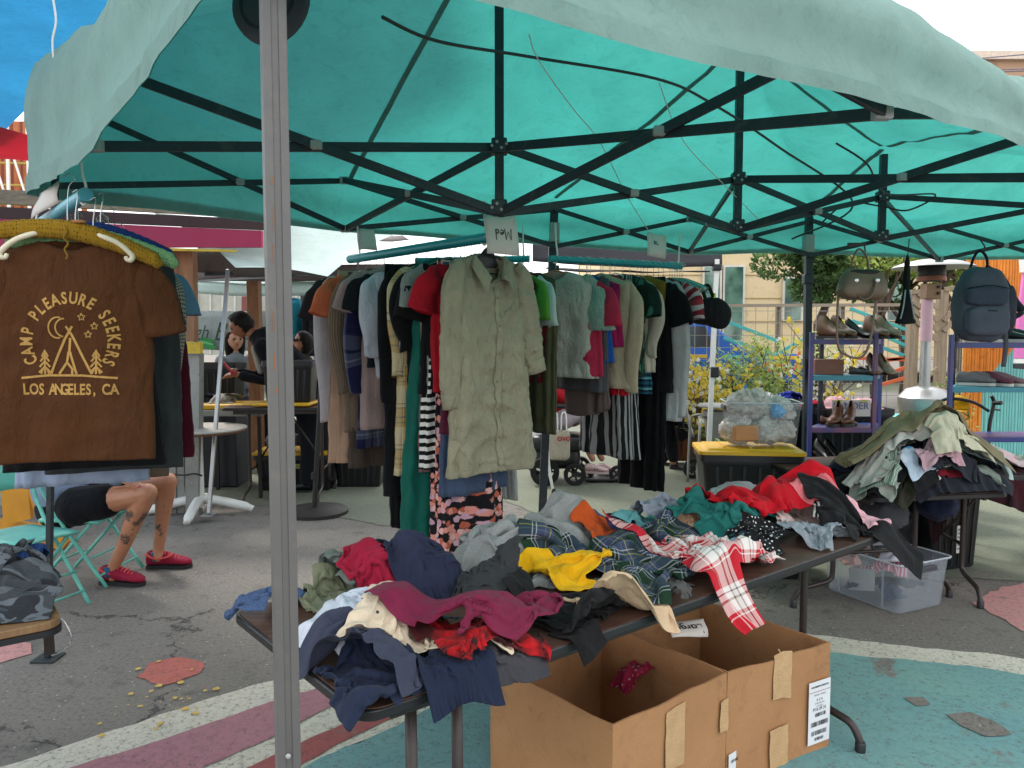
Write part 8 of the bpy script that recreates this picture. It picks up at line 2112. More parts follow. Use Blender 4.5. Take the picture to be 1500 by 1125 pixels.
body('shorts', [[(P(90, 742, 4.85), .155), (P(95, 735, 4.85), .15)], [(hipN, .125), (hipN.lerp(knN, .42), .108)], [(hipF, .12), (hipF.lerp(knF, .42), .105)]], fab('0f1015'), wp, .014)
body('shirt', [[(P(90, 722, 4.85), .165), (P(80, 690, 4.86), .16), (P(74, 600, 4.88), .17), (P(76, 548, 4.88), .15)]], fab('7f8da6'), wp, .014)
body('denim_sleeve', [[(P(72, 548, 4.75), .08), (el, .062), (el.lerp(wr, .75), .056)], [(P(78, 548, 5.02), .08), (P(115, 640, 5.1), .062), (P(165, 688, 4.95), .055)]], fab('6a8094', 'heather', ('5a7086',)), wp, .012)
body('cuff', [[(el.lerp(wr, .70), .061), (el.lerp(wr, .92), .060)]], fab('7d93a6', 'heather', ('6a8096',)), wp, .012)
for k in range(4): q_ = wr + (P(222, 716, 4.56) - wr).normalized() * .128; e = MB(); e.sphere(q_ + V(-.0 + .004 * k, .03 - .02 * k, -.012), .006, 8, 6); e.build('nail', plain('pink_nail', 'b8404f', .25), wp, smooth=True)
M_SHC = fab('8a1532', rough=.6); M_SHK = plain('coral_lining', 'd0524a', .6)
for lb, an, an_, yd in (('crimson trail shoe with coral laces, nearer the camera', anN, -.12, 0), ('crimson trail shoe with coral laces, farther from the camera', anF, .08, 0)):
 s_ = shoe(lb, (an.x - .075, an.y + .0, .003), an_, .285, M_SHC, plain('shoe_rubber', '17171a', .7), 'sneaker', 'shoes of the seated person', lace=M_SHK, sock=fab('2f5f80'), s=1.05)
 e = MB(); e.tube(smooth_pts([V(an.x - .075, an.y, .085) + V(.0, -.03, .02), V(an.x - .01, an.y - .035, .075), V(an.x + .07, an.y - .028, .085), V(an.x + .09, an.y, .10), V(an.x + .07, an.y + .028, .085)], 5), .006, 6); e.build('collar_lining', M_SHK, s_, smooth=True)
# folding chairs, aqua
M_AQ = plain('aqua_enamel', '62b5a6', .4, dirt='4a9488');
def chair(label, c, ang, s=1.0, zs=.44):
 t = thing('folding_chair', label, 'chair', c, 'aqua folding chairs'); X = V(math.cos(ang), math.sin(ang), 0); Y = V(-X.y, X.x, 0); c = VC(c)
 b = MB(); L2 = []
 for i in range(7):
  for j in range(7): f, g_ = i / 6, j / 6; L2.append(c + X * (-.19 + .38 * f) * s + Y * (-.19 + .38 * g_) * s + V(0, 0, zs + .012 * math.cos(PI * (g_ - .5)) - .02 * max(0, f - .8) * 5 * .4))
 b.grid(L2, 7, 7); o = b.build('seat', M_AQ, t, smooth=True); o.modifiers.new('t', 'SOLIDIFY').thickness = .018
 for sg in (-1, 1):
  b = MB(); b.tube(smooth_pts([c + X * .24 + Y * sg * .2 + V(0, 0, .01), c + X * -.10 + Y * sg * .2 + V(0, 0, .5), c + X * -.22 + Y * sg * .2 + V(0, 0, .80)], 4), .011, 8); b.build('leg', M_AQ, t, smooth=True)
  b = MB(); b.tube([c + X * -.22 + Y * sg * .175 + V(0, 0, .01), c + X * .13 + Y * sg * .175 + V(0, 0, zs - .01)], .011, 8); b.build('leg', M_AQ, t, smooth=True)
 for f, z in ((.20, .08), (.155, .19)): b = MB(); b.tube([c + X * (f - .0) + Y * -.2 + V(0, 0, z - .0), c + X * f + Y * .2 + V(0, 0, z)], .007, 6); b.build('rung', M_AQ, t, smooth=True)
 b = MB(); b.tube([c + X * -.14 + Y * -.175 + V(0, 0, .13), c + X * -.14 + Y * .175 + V(0, 0, .13)], .007, 6); b.build('rung', M_AQ, t, smooth=True)
 b = MB(); L2 = []
 for i in range(4):
  for j in range(7): L2.append(c + X * (-.195 - .012 * i - .03 * math.cos(PI * (j / 6 - .5))) + Y * (-.19 + .38 * j / 6) + V(0, 0, .66 + .045 * i))
 b.grid(L2, 4, 7); o = b.build('backrest', M_AQ, t, smooth=True); o.modifiers.new('t', 'SOLIDIFY').thickness = .012
 return t
q_ = G(118, 755, .44); chair('aqua metal folding chair under the seated person', (-2.70, 4.83, 0), -.08, zs=.40); q_ = G(30, 764, .42); chair('empty aqua folding chair at the left picture edge', (-2.72, 4.22, 0), -.35, zs=.42)
yc = thing('plastic_stool', 'yellow plastic folding stool behind the aqua chairs', 'stool', P(70, 760, 5.5)); M_YST = plain('amber_plastic', 'c08418', .45)
flat_panel([(0, 700), (38, 690), (45, 760), (5, 770)], 5.5, .04, M_YST, yc, 'panel'); flat_panel([(60, 700), (80, 760), (98, 795), (90, 806), (68, 800), (40, 720)], 5.45, .05, M_YST, yc, 'leg'); flat_panel([(0, 760), (70, 772), (85, 800), (0, 792)], 5.6, .04, M_YST, yc, 'panel')
# --- far sitters and the stooping man
def simple_person(label, loc, chains, cl, hd_, fwd, hr, sk, hcol=M_HAIR, down=.0, vox=.014):
 t = person(label, loc); body('body', chains, sk, t, vox, heads=[(hd_, fwd, hr)]); hair(hd_, fwd, hr, hcol, t, down)
 for nm, c_, m in cl: body(nm, c_, m, t, .018)
 return t
D = 7.5; q = lambda x, y, d=D: P(x, y, d); hd_ = q(352, 474); sh = q(392, 500); pv = q(452, 568)
hs_ = [[(wl, .03), (wl + V(-.02, 0, -.03), .028)] for wl in (q(342, 546),)]
arms = [[(q(384, 508, D - .18), .055), (q(400, 560, D - .2), .045), (q(345, 548, D - .25), .030)], [(q(388, 505, D + .18), .055), (q(380, 550, D + .15), .042), (q(340, 543, D + .05), .030)]]
ch = [[(q(368, 488), .055), (sh, .10), (sh.lerp(pv, .5), .14), (pv, .15)], [(pv, .11), (q(455, 660), .08), (V(q(450, 700).x, D, .09), .05)], [(pv + V(0, .18, 0), .11), (q(470, 660, D + .18), .08), (V(q(475, 700).x, D + .18, .09), .05)]] + arms
hand(ch, q(345, 548, D - .25), V(-1, 0, -.2), V(0, 0, 1));
mn = simple_person('stooping man in a black jacket reading something in his hands', (pv.x, D, 0), ch, [('jacket', [[(q(376, 494), .08), (sh, .15), (sh.lerp(pv, .5), .18), (pv, .18)], [(q(384, 508, D - .18), .085), (q(402, 562, D - .2), .068), (q(356, 551, D - .24), .052)], [(q(388, 505, D + .18), .08), (q(382, 552, D + .15), .06), (q(352, 546, D + .07), .05)]], fab('0e1016')), ('trousers', [[(pv, .16), (q(455, 660), .10), (V(q(450, 700).x, D, .12), .075)], [(pv + V(0, .18, 0), .14), (q(470, 660, D + .18), .10), (V(q(475, 700).x, D + .18, .12), .075)]], fab('1a1c22')), ('shirt_front', [[(q(372, 510, D - .13), .035), (q(382, 545, D - .17), .035)]], fab('8f8a80'))], hd_, (-.75, -.25, -.55), .105, SK2)
for x in (440, 462): shoe('black shoe of the stooping man, %s foot' % ('left' if x < 450 else 'right'), (q(x, 700).x + .1, D + (.18 if x > 450 else 0), .003), PI, .28, M_BLKL, M_DSOLE, group='shoes of the stooping man')
b = MB(); b.tube([q(326, 530, D - .3), q(340, 545, D - .3)], .012, 6); b.box(q(342, 546, D - .28), (.05, .03, .03)); tag(b.build('phone', plain('red_item', 'a02030', .4), None), 'slim red and white object held by the stooping man', 'phone')
def seated(label, x, y, d, fwd, sk, top_m, down, pants):
 h = P(x, y, d); f = VC(fwd).normalized(); n = h - V(0, 0, .17); s = V(-f.y, f.x, 0); hp = h - V(0, 0, .78)
 ch = [[(n, .05), (n - V(0, 0, .1), .10), (hp + V(0, 0, .25), .13), (hp, .14)]] + [[(n + s * k * .17 - V(0, 0, .08), .05), (n + s * k * .22 - V(0, 0, .33), .042), (n + s * k * .12 - V(0, 0, .45) + f * .22, .03)] for k in (-1, 1)] + [[(hp + s * k * .09, .09), (hp + s * k * .11 + f * .42, .065), (hp + s * k * .11 + f * .45 - V(0, 0, .38), .045)] for k in (-1, 1)]
 t = simple_person(label, (hp.x, hp.y, 0), ch, [('top', [[(n - V(0, 0, .06), .09), (n - V(0, 0, .12), .14), (hp + V(0, 0, .25), .15), (hp + V(0, 0, .05), .155)]] + [[(n + s * k * .17 - V(0, 0, .08), .07), (n + s * k * .22 - V(0, 0, .33), .055), (n + s * k * .15 - V(0, 0, .42) + f * .15, .045)] for k in (-1, 1)], top_m), ('trousers', [[(hp + s * k * .09, .11), (hp + s * k * .11 + f * .42, .08), (hp + s * k * .11 + f * .45 - V(0, 0, .36), .06)] for k in (-1, 1)], pants)], h, fwd, .105, sk, M_HAIR, down)
 b = MB(); b.box((hp.x, hp.y, (hp.z - .16) / 2), (.36, .36, hp.z - .16)); tag(b.build('stool', M_BLACKPL, None, bevel=.02), 'plain dark box seat under the %s' % label.split(',')[0], 'seat'); return t
seated('dark haired woman in a grey shirt, looking sideways by the banner', 344, 497, 9.3, (.6, -.8, 0), SK3, fab('6a7478'), .25, fab('2a2c30'))
seated('dark haired person with sunglasses and a striped sweater', 444, 500, 9.0, (-.9, -.4, 0), SK1, fab('2a2620', 'stripeV', ('a8823c',), scale=22), .04, fab('202228'))
g_ = P(438, 498, 8.9); b = MB(); b.box(g_ + V(-.04, -.02, 0), (.05, .12, .035)); tag(b.build('sunglasses', M_BLACKPL, None, bevel=.008), 'dark sunglasses on the person in the striped sweater', 'sunglasses')
# --- person in the power wheelchair
D = 8.1; hw_ = P(818, 610, D); cap_pts = lambda o: [(P(826, 612, D + o), .10), (P(858, 606, D + o), .075), (P(860, 655, D + o), .045), (P(868, 672, D + o), .035)]
ch = [[(P(800, 470, D), .05), (P(805, 500, D), .12), (P(812, 560, D), .16), (hw_, .16)], cap_pts(-.12), [(p + V(.10, 0, 0), r) for p, r in cap_pts(.10)], [(P(806, 505, D - .2), .06), (P(800, 570, D - .25), .05), (P(846, 590, D - .2), .03)]]
h8 = P(803, 447, D)
wc = simple_person('person in a red floral blouse and white capris on a power wheelchair', (hw_.x, D, 0), ch, [('blouse', [[(P(803, 492, D), .13), (P(812, 560, D), .19), (P(816, 595, D), .19)], [(P(806, 505, D - .2), .085), (P(800, 568, D - .25), .07), (P(822, 582, D - .22), .06)]], fab('9c1020', 'floral', ('c8b8b8', '9c1020', 'd8c8c8', '8a0c1a'), scale=20)), ('capris', [[(P(818, 612, D - .02), .16), (P(828, 612, D - .12), .12), (P(858, 606, D - .12), .105), (P(860, 632, D - .12), .075)], [(P(828, 612, D + .10), .12), (P(873, 606, D + .10), .10), (P(875, 632, D + .10), .072)]], fab('b4a4ac'))], h8, (.9, -.3, 0), .10, SK1)
M_CLOG = plain('blush_clog', 'b89c98', .55)
for lb, x, dd in (('blush foam clog with holes, nearer one on the footplate', 862, -.12), ('blush foam clog with holes, farther one on the footplate', 880, .10)):
 p = P(x, 693, D + dd); s_ = shoe(lb, (p.x - .04, D + dd, p.z), -.1, .25, M_CLOG, M_CLOG, 'sneaker', 'clogs on the wheelchair footplate', name='clog')
 for k in range(5): e = MB(); e.sphere(V(p.x + .06 + .03 * k, D + dd - .042 + .002 * k, p.z + .05 - .004 * k), .007, 6, 5); e.build('vent_hole', M_BLACKPL, s_)
wch = thing('power_wheelchair', 'black power wheelchair carrying the person in red floral blouse', 'wheelchair', (hw_.x, D, 0))
def wheel(x, y, r, parent, w=.05, spoke=0):
 b = MB(); b.lathe((x, y, r), [(r * .62, -w/2), (r * .95, -w/2), (r, -w/4), (r, w/4), (r * .95, w/2), (r * .62, w/2), (r * .62, -w/2)], 26, axis=(0, 1, 0), cap=False); w_ = b.build('wheel', M_TYRE, parent); b = MB(); b.lathe((x, y - .002, r), [(.01, -w*.3), (r * .25, -w*.35), (r * .3, w*.3), (.01, w*.3)], 12, axis=(0, 1, 0))
 for k in range(5): a = 2*PI*k/5; b.beam((x, y, r), (x + math.cos(a) * r * .66, y, r + math.sin(a) * r * .66), .018)
 b.build('hub', M_DSOLE, w_); return w_
for x, yy, r in ((842, -.28, .115), (905, -.1, .09), (798, -.30, .15), (792, .25, .15), (850, .25, .11)): p = P(x, 690, D + yy); wheel(p.x, D + yy, r, wch)
b = MB(); p = P(818, 640, D); b.add(*blob_box((p.x - .02, D, .42), .30, .24, .10, .5, seed=3)); b.add(*blob_box((p.x - .05, D, .26), .28, .20, .12, .5, seed=6)); b.build('base', M_BLACKPL, wch, smooth=True)
b = MB(); b.add(*blob_box((P(788, 560, D).x, D, .95), .07, .24, .33, .4, seed=8)); b.build('backrest', fab('121316'), wch, smooth=True)
b = MB(); b.beam(P(775, 592, D - .3), P(845, 596, D - .3), .08, .05); b.build('armrest', M_BLACKPL, wch, bevel=.02)
b = MB(); b.box((P(880, 697, D).x, D, P(880, 699, D).z), (.36, .34, .02)); b.beam(P(850, 680, D), P(868, 697, D), .05); b.build('footplate', M_DSOLE, wch, bevel=.006)
tb_ = thing('tote_bag', 'cream canvas tote bag with red lettering hung on the wheelchair', 'bag', P(820, 610, 7.7)); b = MB(); b.add(*blob_box(P(819, 652, 7.7), .11, .05, .15, .35, seed=11)); b.build('body', fab('a39a88'), tb_, smooth=True)
for x in (813, 826): b = MB(); b.tube(smooth_pts([P(x - 4, 632, 7.66), P(x - 3, 607, 7.66), P(x + 3, 607, 7.66), P(x + 4, 634, 7.66)], 4), .008, 6); b.build('handle', M_WHITEPL, tb_, smooth=True)
me = text_mesh('OVO', .06, bold=.002);
for v in me.vertices: v.co = P(826, 643, 7.64) + V(v.co.x, 0, v.co.y)
link_mesh('lettering', me, plain('red_print', 'a01a22', .6), tb_, smooth=False)
# walking aid legs, rollator, suitcase, bucket stand
def aid(label, lines, d, name='walking_frame'):
 t = thing(name, label, 'walking aid', P(*lines[0][-1], d))
 for l in lines:
  b = MB(); b.tube(smooth_pts([P(x, y, d) for x, y in l], 4), .013, 8); o = b.build('leg', M_WHITEPL, t, smooth=True); e = P(*l[-1], d); b = MB(); b.lathe(e - V(0, 0, .01), [(.019, -.03), (.021, .0), (.017, .05)], 10); b.build('rubber_tip', M_DSOLE, o)
 return t
aid('white metal legs with black tips beside the tent leg', [[(800, 560), (801, 640), (805, 690), (811, 722)], [(790, 598), (770, 600), (752, 620), (746, 700)]], 6.9)
aid('white pole of the walker behind the striped trousers', [[(930, 560), (925, 610), (919, 650)], [(925, 612), (935, 605), (945, 607)]], 8.6)
rw = thing('rollator', 'black rollator behind the long black trousers', 'rollator', P(938, 650, 8.8));
for x, y in ((937, .0), (966, .3), (1016, -.6)): p = P(x, 640, 8.8 + y); wheel(p.x, 8.8 + y, .125 if x < 1000 else .11, rw, .035)
b = MB(); b.tube(smooth_pts([P(937, 640, 8.8), P(945, 600, 8.8), P(938, 575, 8.8), P(930, 570, 8.8)], 4), .016, 8); b.tube(smooth_pts([P(1016, 640, 8.2), P(1008, 615, 8.2), P(1002, 575, 8.2)], 4), .016, 8); b.tube([P(938, 580, 8.8), P(1002, 580, 8.3)], .016, 8); b.build('frame', M_SS, rw, smooth=True)
sc = thing('suitcase', 'copper brown hard suitcase standing right of the black dresses', 'suitcase', P(1012, 665, 9.0)); M_SUIT = plain('copper_shell', '6a3f24', .35, .2); a = P(1002, 620, 9.0); sz = (.46, .28, P(1012, 577, 9).z - .06)
b = MB(); b.box((P(1011, 620, 9).x, 9.15, .05 + sz[2] / 2), sz); b.build('shell', M_SUIT, sc, bevel=.05, seg=4)
for k in range(5): b = MB(); b.beam((P(1011, 620, 9).x - .16 + .08 * k, 9.0, .14), (P(1011, 620, 9).x - .16 + .08 * k, 9.0, sz[2] - .05), .02, .012, up=(0, 1, 0)); b.build('ridge', M_SUIT, sc, bevel=.004)
b = MB(); b.tube(smooth_pts([(P(995, 620, 9).x, 9.02, sz[2] + .04), (P(997, 620, 9).x, 9.0, sz[2] + .06), (P(1012, 620, 9).x, 9.0, sz[2] + .06), (P(1014, 620, 9).x, 9.02, sz[2] + .04)], 4), .014, 8); b.build('handle', M_BLACKPL, sc, smooth=True)
for x in (992, 1030): p = P(x, 620, 9); b = MB(); b.sphere((p.x, 9.05, .03), .03, 10, 8); b.build('caster', M_TYRE, sc, smooth=True)
bag('black cloth bag slumped against the suitcase', P(1000, 615, 8.7), .16, fab('141416'), 31, sc=(.7, .6, 1.4))
cm = thing('commode_chair', 'grey metal commode frame with bucket beside the suitcase', 'commode chair', P(1050, 650, 7.8)); p = P(1050, 600, 7.8)
b = MB(); b.lathe((p.x, 7.8, P(0, 596, 7.8).z), [(.19, 0), (.20, .012), (.18, .03), (.02, .034)], 28); b.build('seat_lid', plain('grey_seat', '9c9a94', .5), cm)
b = MB(); b.lathe((p.x, 7.8, P(0, 640, 7.8).z), [(.10, 0), (.13, .20), (.14, .27)], 24); b.build('bucket', plain('grey_bucket', '7f7d78', .5), cm)
for sx in (-1, 1):
 for sy in (-1, 1): b = MB(); b.tube(smooth_pts([(p.x + sx * .24, 7.8 + sy * .2, .01), (p.x + sx * .22, 7.8 + sy * .2, .62), (p.x + sx * .18, 7.8 + sy * .2 - sy * .08, .72), (p.x + sx * .1, 7.8, .73 if sy > 0 else .70)], 5), .013, 8); b.build('leg', M_SS, cm, smooth=True)
# standing helper in black behind the XL rail
D = 8.9; px0 = P(978, 500, D).x; ch = [[(V(px0, D, 1.45), .05), (V(px0, D, 1.30), .12), (V(px0, D, .95), .13)], [(V(px0 - .05, D, .95), .1), (V(px0, D - .05, .5), .065), (V(px0 + .06, D - .1, .08), .04)], [(V(px0 + .1, D + .1, .95), .1), (V(px0 + .06, D + .15, .5), .065), (V(px0 - .02, D + .2, .08), .04)], [(V(px0 - .15, D - .1, 1.32), .05), (P(945, 562, D - .2), .04), (P(933, 574, D - .25), .03)]]
hand(ch, P(935, 572, D - .25), V(-.6, 0, -.8), V(0, -1, 0), 1.1)
simple_person('standing person in white top and black trousers behind the XL rail', (px0, D, 0), ch, [('top', [[(V(px0, D, 1.38), .12), (V(px0, D, 1.0), .17)], [(V(px0 - .15, D - .1, 1.32), .07), (P(943, 560, D - .2), .05)]], fab('b8b8bc')), ('trousers', [[(V(px0 - .02, D, .98), .15), (V(px0, D - .05, .5), .10), (V(px0 + .06, D - .1, .14), .07)], [(V(px0 + .1, D + .1, .95), .13), (V(px0 + .06, D + .15, .5), .1), (V(px0 - .02, D + .2, .14), .07)]], fab('101114'))], V(px0, D, 1.60), (-.5, -.8, 0), .105, SK1)
for dx, dd in ((.06, -.1), (-.02, .2)): shoe('black flat of the standing person behind the rail, %s foot' % ('right' if dx > 0 else 'left'), (px0 + dx - .03, D + dd, .003), -.6, .25, M_BLKL, M_DSOLE, 'flat', 'shoes of the standing person')
# bins of clothes with the paper sign behind the left shoe rack
tote('storage_bin', 'wide black bin heaped with white and blue clothes on a table', (P(1135, 590, 6.2).x, 6.3), (1, .02), .62, .42, .40, z=.62); tote('storage_bin', 'black bin behind the SANDER sign, filled with pink clothes', (P(1245, 590, 6.0).x, 6.05), (1, .02), .58, .40, .40, z=.58)
for x, y, d, La, Lb, z, sd_, m, lb in ((1120, 575, 6.2, .45, .3, .98, 71, fab('b4b4bc'), 'white shirts on top of the wide black bin'), (1165, 572, 6.2, .4, .3, .99, 72, fab('1c2c8a'), 'royal blue shirt at the right of the wide black bin'), (1198, 585, 6.0, .3, .25, .94, 73, fab('a01020'), 'red cloth between the two black bins'), (1228, 575, 6.0, .4, .32, .97, 74, fab('c0959a'), 'pale pink blanket on the bin behind the sign'), (1270, 577, 6.0, .42, .3, .96, 75, fab('b48a90', 'floral', ('c8a0a4', '8a7a7a', 'd0b0b0', 'b48a90'), scale=9), 'pink and white patterned clothes on the bin behind the sign')):
 p = P(x, y, d); loose('shirt', lb, 'shirt', m, (p.x, d + .1), La, Lb, z, sd_, group='clothes in the back bins', md=(.13, .1, .09))
for x, d in ((1135, 6.3), (1245, 6.05)): p = P(x, 600, d); b = MB(); b.box((p.x, d, .30), (.66, .44, .56)); tag(b.build('crate', plain('dark_crate', '20242a', .6), None, bevel=.01), 'dark crate under the %s' % ('wide black bin' if x < 1200 else 'bin with the paper sign'), 'crate')
c4 = [P(1219, 610, 5.80), P(1275, 610, 5.80), P(1275, 586, 5.80), P(1219, 586, 5.80)]; sg2 = thing('paper_sign', 'white paper sign reading SANDER taped to a black bin', 'sign', c4[0]); b = MB(); b.add(c4, [(0, 1, 2, 3)]); b.build('paper', M_CARD, sg2, smooth=False); me = text_mesh('SANDER', .075)
for v in me.vertices: v.co = P(1247, 595, 5.79) + V(v.co.x * .95, 0, v.co.y)
link_mesh('lettering', me, plain('blue_marker', '3a3f7a', .6), sg2, smooth=False)
for x in (1229, 1266): b = MB(); b.box(P(x, 587, 5.785), (.045, .003, .014)); b.build('tape', plain('lime_tape', 'a8b83c', .5), sg2)
# ------------------------------------------------------------------ kiosk, sails and tents at the left
M_PLY = wood_mat('plywood', '6e4426', '9a6a42', .6, ax=(6, 6, .8)); M_CORR = plain('galvanised_panel', '8a8c88', .4, .3, dirt='6f706c'); M_MAG = plain('magenta_paint', '9c1f48', .6, var=.06); M_YLP = plain('yellow_paint2', 'c0a020', .5, dirt='7a6a20'); M_DBR = plain('dark_brown_fascia', '3a2624', .7)
ks = thing('kiosk', 'timber and metal kiosk with magenta fascia behind the brown t-shirt', 'kiosk', P(200, 750, 6.6))
def kb_(pts, d, th, m, name): return flat_panel(pts, d, th, m, ks, name)
kb_([(-60, 318), (383, 338), (383, 362), (-60, 362)], 6.35, .05, M_MAG, 'fascia'); kb_([(180, 361), (345, 366), (345, 369), (180, 366)], 6.32, .03, M_YLP, 'yellow_trim'); kb_([(-60, 300), (400, 322), (400, 337), (-60, 317)], 6.45, .05, M_DBR, 'eave')
for k in range(9): kb_([(-60, 292 - 2.2 * k), (400, 319 - 2.6 * k), (400, 321 - 2.6 * k), (-60, 294.5 - 2.2 * k)], 6.5 + .05 * k, .05, plain('shingle_wood', '8a7a66', .85, scale=8, var=.3), 'shingle')
kb_([(215, 366), (262, 367), (262, 452), (215, 450)], 6.62, .03, M_PLY, 'plywood_panel'); kb_([(262, 366), (282, 367), (284, 500), (264, 500)], 6.55, .10, M_PLY, 'post'); kb_([(-60, 362), (216, 366), (216, 520), (-60, 520)], 6.9, .04, M_PLY, 'back_wall')
kb_([(196, 500), (293, 501), (293, 518), (196, 517)], 6.45, .06, M_YLP, 'yellow_bracket')
for k, (x0, x1) in enumerate(((196, 210), (211, 224), (225, 240), (241, 256), (257, 268))): kb_([(x0, 518), (x1, 518), (x1 + 2, 760), (x0 + 2, 758)], 6.6 - .012 * (k % 2), .03, M_CORR, 'metal_panel')
kb_([(270, 518), (292, 518), (290, 758), (272, 760)], 6.52, .10, M_CORR, 'corner_post'); kb_([(-60, 520), (196, 520), (198, 770), (-60, 775)], 6.9, .03, M_CORR, 'lower_wall')
for y in (560, 610, 660, 708): b = MB(); b.sphere(P(281, y, 6.5), .006, 6, 5); b.build('screw', M_WIRE, ks)
b = MB(); b.tube(smooth_pts([P(255, 695, 6.5), P(270, 696, 6.45), P(285, 694, 6.45), P(296, 697, 6.45)], 4), .008, 6); b.build('latch', M_DSOLE, ks, smooth=True)
vh = thing('parked_van', 'tan vehicle seen through the kiosk opening', 'van', P(240, 500, 12)); vq = [(215, 455), (262, 455), (262, 478), (215, 470)]; flat_panel(vq, 12, 1.8, plain('tan_car', 'a08468', .3, .2), vh, 'body'); flat_panel([(215, 471), (262, 479), (262, 500), (215, 500)], 12.02, 1.8, plain('dark_glass2', '2a2c2e', .2), vh, 'window')
# scaffolding building far left
sf = thing('scaffolding', 'construction scaffolding with orange timber studs at far left', 'scaffolding', P(20, 300, 14))
for k in range(14): x = -60 + 14 * k; b = MB(); b.beam(P(x, 178, 14.5), P(x + 2, 330, 14.5), .09, .05); b.build('stud', plain('raw_stud', 'a8643a', .8), sf)
for y in (205, 240, 272, 300): b = MB(); b.beam(P(-70, y - 3, 14), P(120, y + 2, 14), .10, .03); b.build('plank', plain('yellow_plank', 'b89a4a', .7), sf)
for k in range(6): b = MB(); b.tube([P(-50 + 30 * k, 180, 13.8), P(-46 + 30 * k, 330, 13.8)], .03, 6); b.tube([P(-50 + 30 * k, 200, 13.8), P(-18 + 30 * k, 300, 13.8)], .02, 6); b.build('tube', M_WHITEPL, sf)
flat_panel([(-150, 175), (60, 178), (60, 330), (-150, 330)], 15.5, .2, plain('red_board', '7a3a2a', .8), sf, 'board_wall')
# shade sails
def sail(label, corners, m, sagk=.25, n=16):
 a, c, d, e = [VC(p) for p in corners]; b = MB(); out = []
 for i in range(n + 1):
  for j in range(n + 1): f, g_ = i / n, j / n; p = a.lerp(c, g_).lerp(e.lerp(d, g_), f); ins = 1 - .10 * math.sin(PI * f) * (1 if g_ < .5 else 1); ctr = (a + c + d + e) / 4; p = p + (ctr - p) * (.12 * (math.sin(PI * f) * abs(2 * g_ - 1) ** 3 + math.sin(PI * g_) * abs(2 * f - 1) ** 3)); p.z -= sagk * math.sin(PI * f) * math.sin(PI * g_); out.append(p)
 b.grid(out, n + 1, n + 1); return tag(b.build('shade_sail', m, None, smooth=True), label, 'shade sail')
M_SB = canopy_mat('blue_sail', '3a86b4', '2a80b0', '2a6088', .5); M_SR = canopy_mat('red_sail', '9a1226', 'b01028', '701020', .4); M_SW = canopy_mat('mint_white_sail', 'c4d6d0', 'b8ccc6', 'a8bab4', .4)
sail('large blue shade sail overhead at the upper left', [(-8, 1.2, 4.4), (.35, 1.5, 4.3), (-.6, 4.6, 4.05), (-5.6, 8.6, 3.75)], M_SB, .15)
sail('red shade sail below the blue one at the left edge', [P(-160, 130, 7.5), P(95, 212, 8.0), P(75, 238, 9.4), P(-160, 228, 9.5)], M_SR, .05)
sail('pale mint shade sail sagging behind the middle rail', [P(225, 312, 6.9), P(610, 330, 7.3), P(480, 405, 5.9), P(345, 392, 6.2)], M_SW, .12)
wire('rope', 'pale rope hanging from the blue sail at upper left', [P(76, -10, 3.0), P(82, 30, 3.0), P(77, 60, 3.0), P(80, 100, 3.0), P(84, 128, 3.0)], .004, M_LINE)
# grey tent behind, logo badge, slim leg
gt = thing('canopy_tent', 'grey brown pop-up tent with dark crest badge behind the grey pole', 'canopy tent', P(320, 745, 6.9)); M_GT = canopy_mat('grey_brown_canopy', '837a78', '6a5a54', '5f5654', .4)
tent_panel([P(284, 366, 7.0), P(486, 362, 7.2), P(486, 402, 7.2), P(284, 398, 7.0)], 5, M_GT, gt, 'valance', .03); tent_panel([P(284, 366, 7.0), P(600, 350, 7.2), P(560, 340, 9.8), P(330, 345, 9.8)], 5, M_GT, gt, 'canopy', .05); tent_panel([P(284, 412, 9.2), P(620, 412, 9.4), P(620, 385, 9.4), P(284, 385, 9.2)], 3, M_GT, gt, 'back_valance', .02)
for a_, c_ in (((300, 400, 7.0), (620, 408, 9.2)), ((486, 400, 7.2), (290, 412, 9.2)), ((300, 402, 7.0), (440, 398, 7.2))): b = MB(); b.beam(P(*a_), P(*c_), .025); b.build('truss_bar', M_STEEL, gt)
b = MB(); b.beam(P(334, 395, 6.9), P(306, 752, 6.3), .032); b.build('leg', M_SS, gt, bevel=.004); b = MB(); b.box(P(306, 754, 6.3), (.10, .10, .012)); b.build('foot_plate', M_SS, gt)
flat_panel([(357, 371), (370, 371), (370, 378), (364, 383), (357, 378)], 6.96, .006, plain('crest_blue', '26344a', .6), gt, 'crest')
# white tent, banner, white building beyond
wt = thing('canopy_tent', 'white pop-up tent beyond the grey one', 'canopy tent', P(380, 600, 10.5)); tent_panel([P(284, 413, 10.5), P(500, 413, 10.7), P(500, 432, 10.7), P(284, 430, 10.5)], 3, M_SW, wt, 'valance', .02); tent_panel([P(284, 413, 10.5), P(640, 413, 10.7), P(600, 402, 13), P(300, 402, 13)], 3, M_SW, wt, 'canopy', .05); tent_panel([P(440, 430, 11), P(520, 430, 11), P(520, 560, 11), P(440, 560, 11)], 6, fab('9aa0a4', thin=.3), wt, 'side_wall', .05)
for x in (288, 455): b = MB(); p = P(x, 430, 10.6); b.beam((p.x, 10.6, 0), (p.x, 10.6, p.z), .035); b.build('leg', M_WHITEPL, wt)
wb_ = thing('building', 'long white panelled building behind the banner', 'building', P(380, 500, 20)); flat_panel([(60, 395), (700, 395), (700, 520), (60, 520)], 20, 4, plain('white_siding', 'a8a8a0', .8), wb_, 'wall')
for k in range(26): x = 200 + 18 * k; b = MB(); b.beam(P(x, 396, 19.95), P(x, 519, 19.95), .05, .03, up=(0, 1, 0)); b.build('batten', plain('white_batten', 'b4b4ac', .8), wb_)
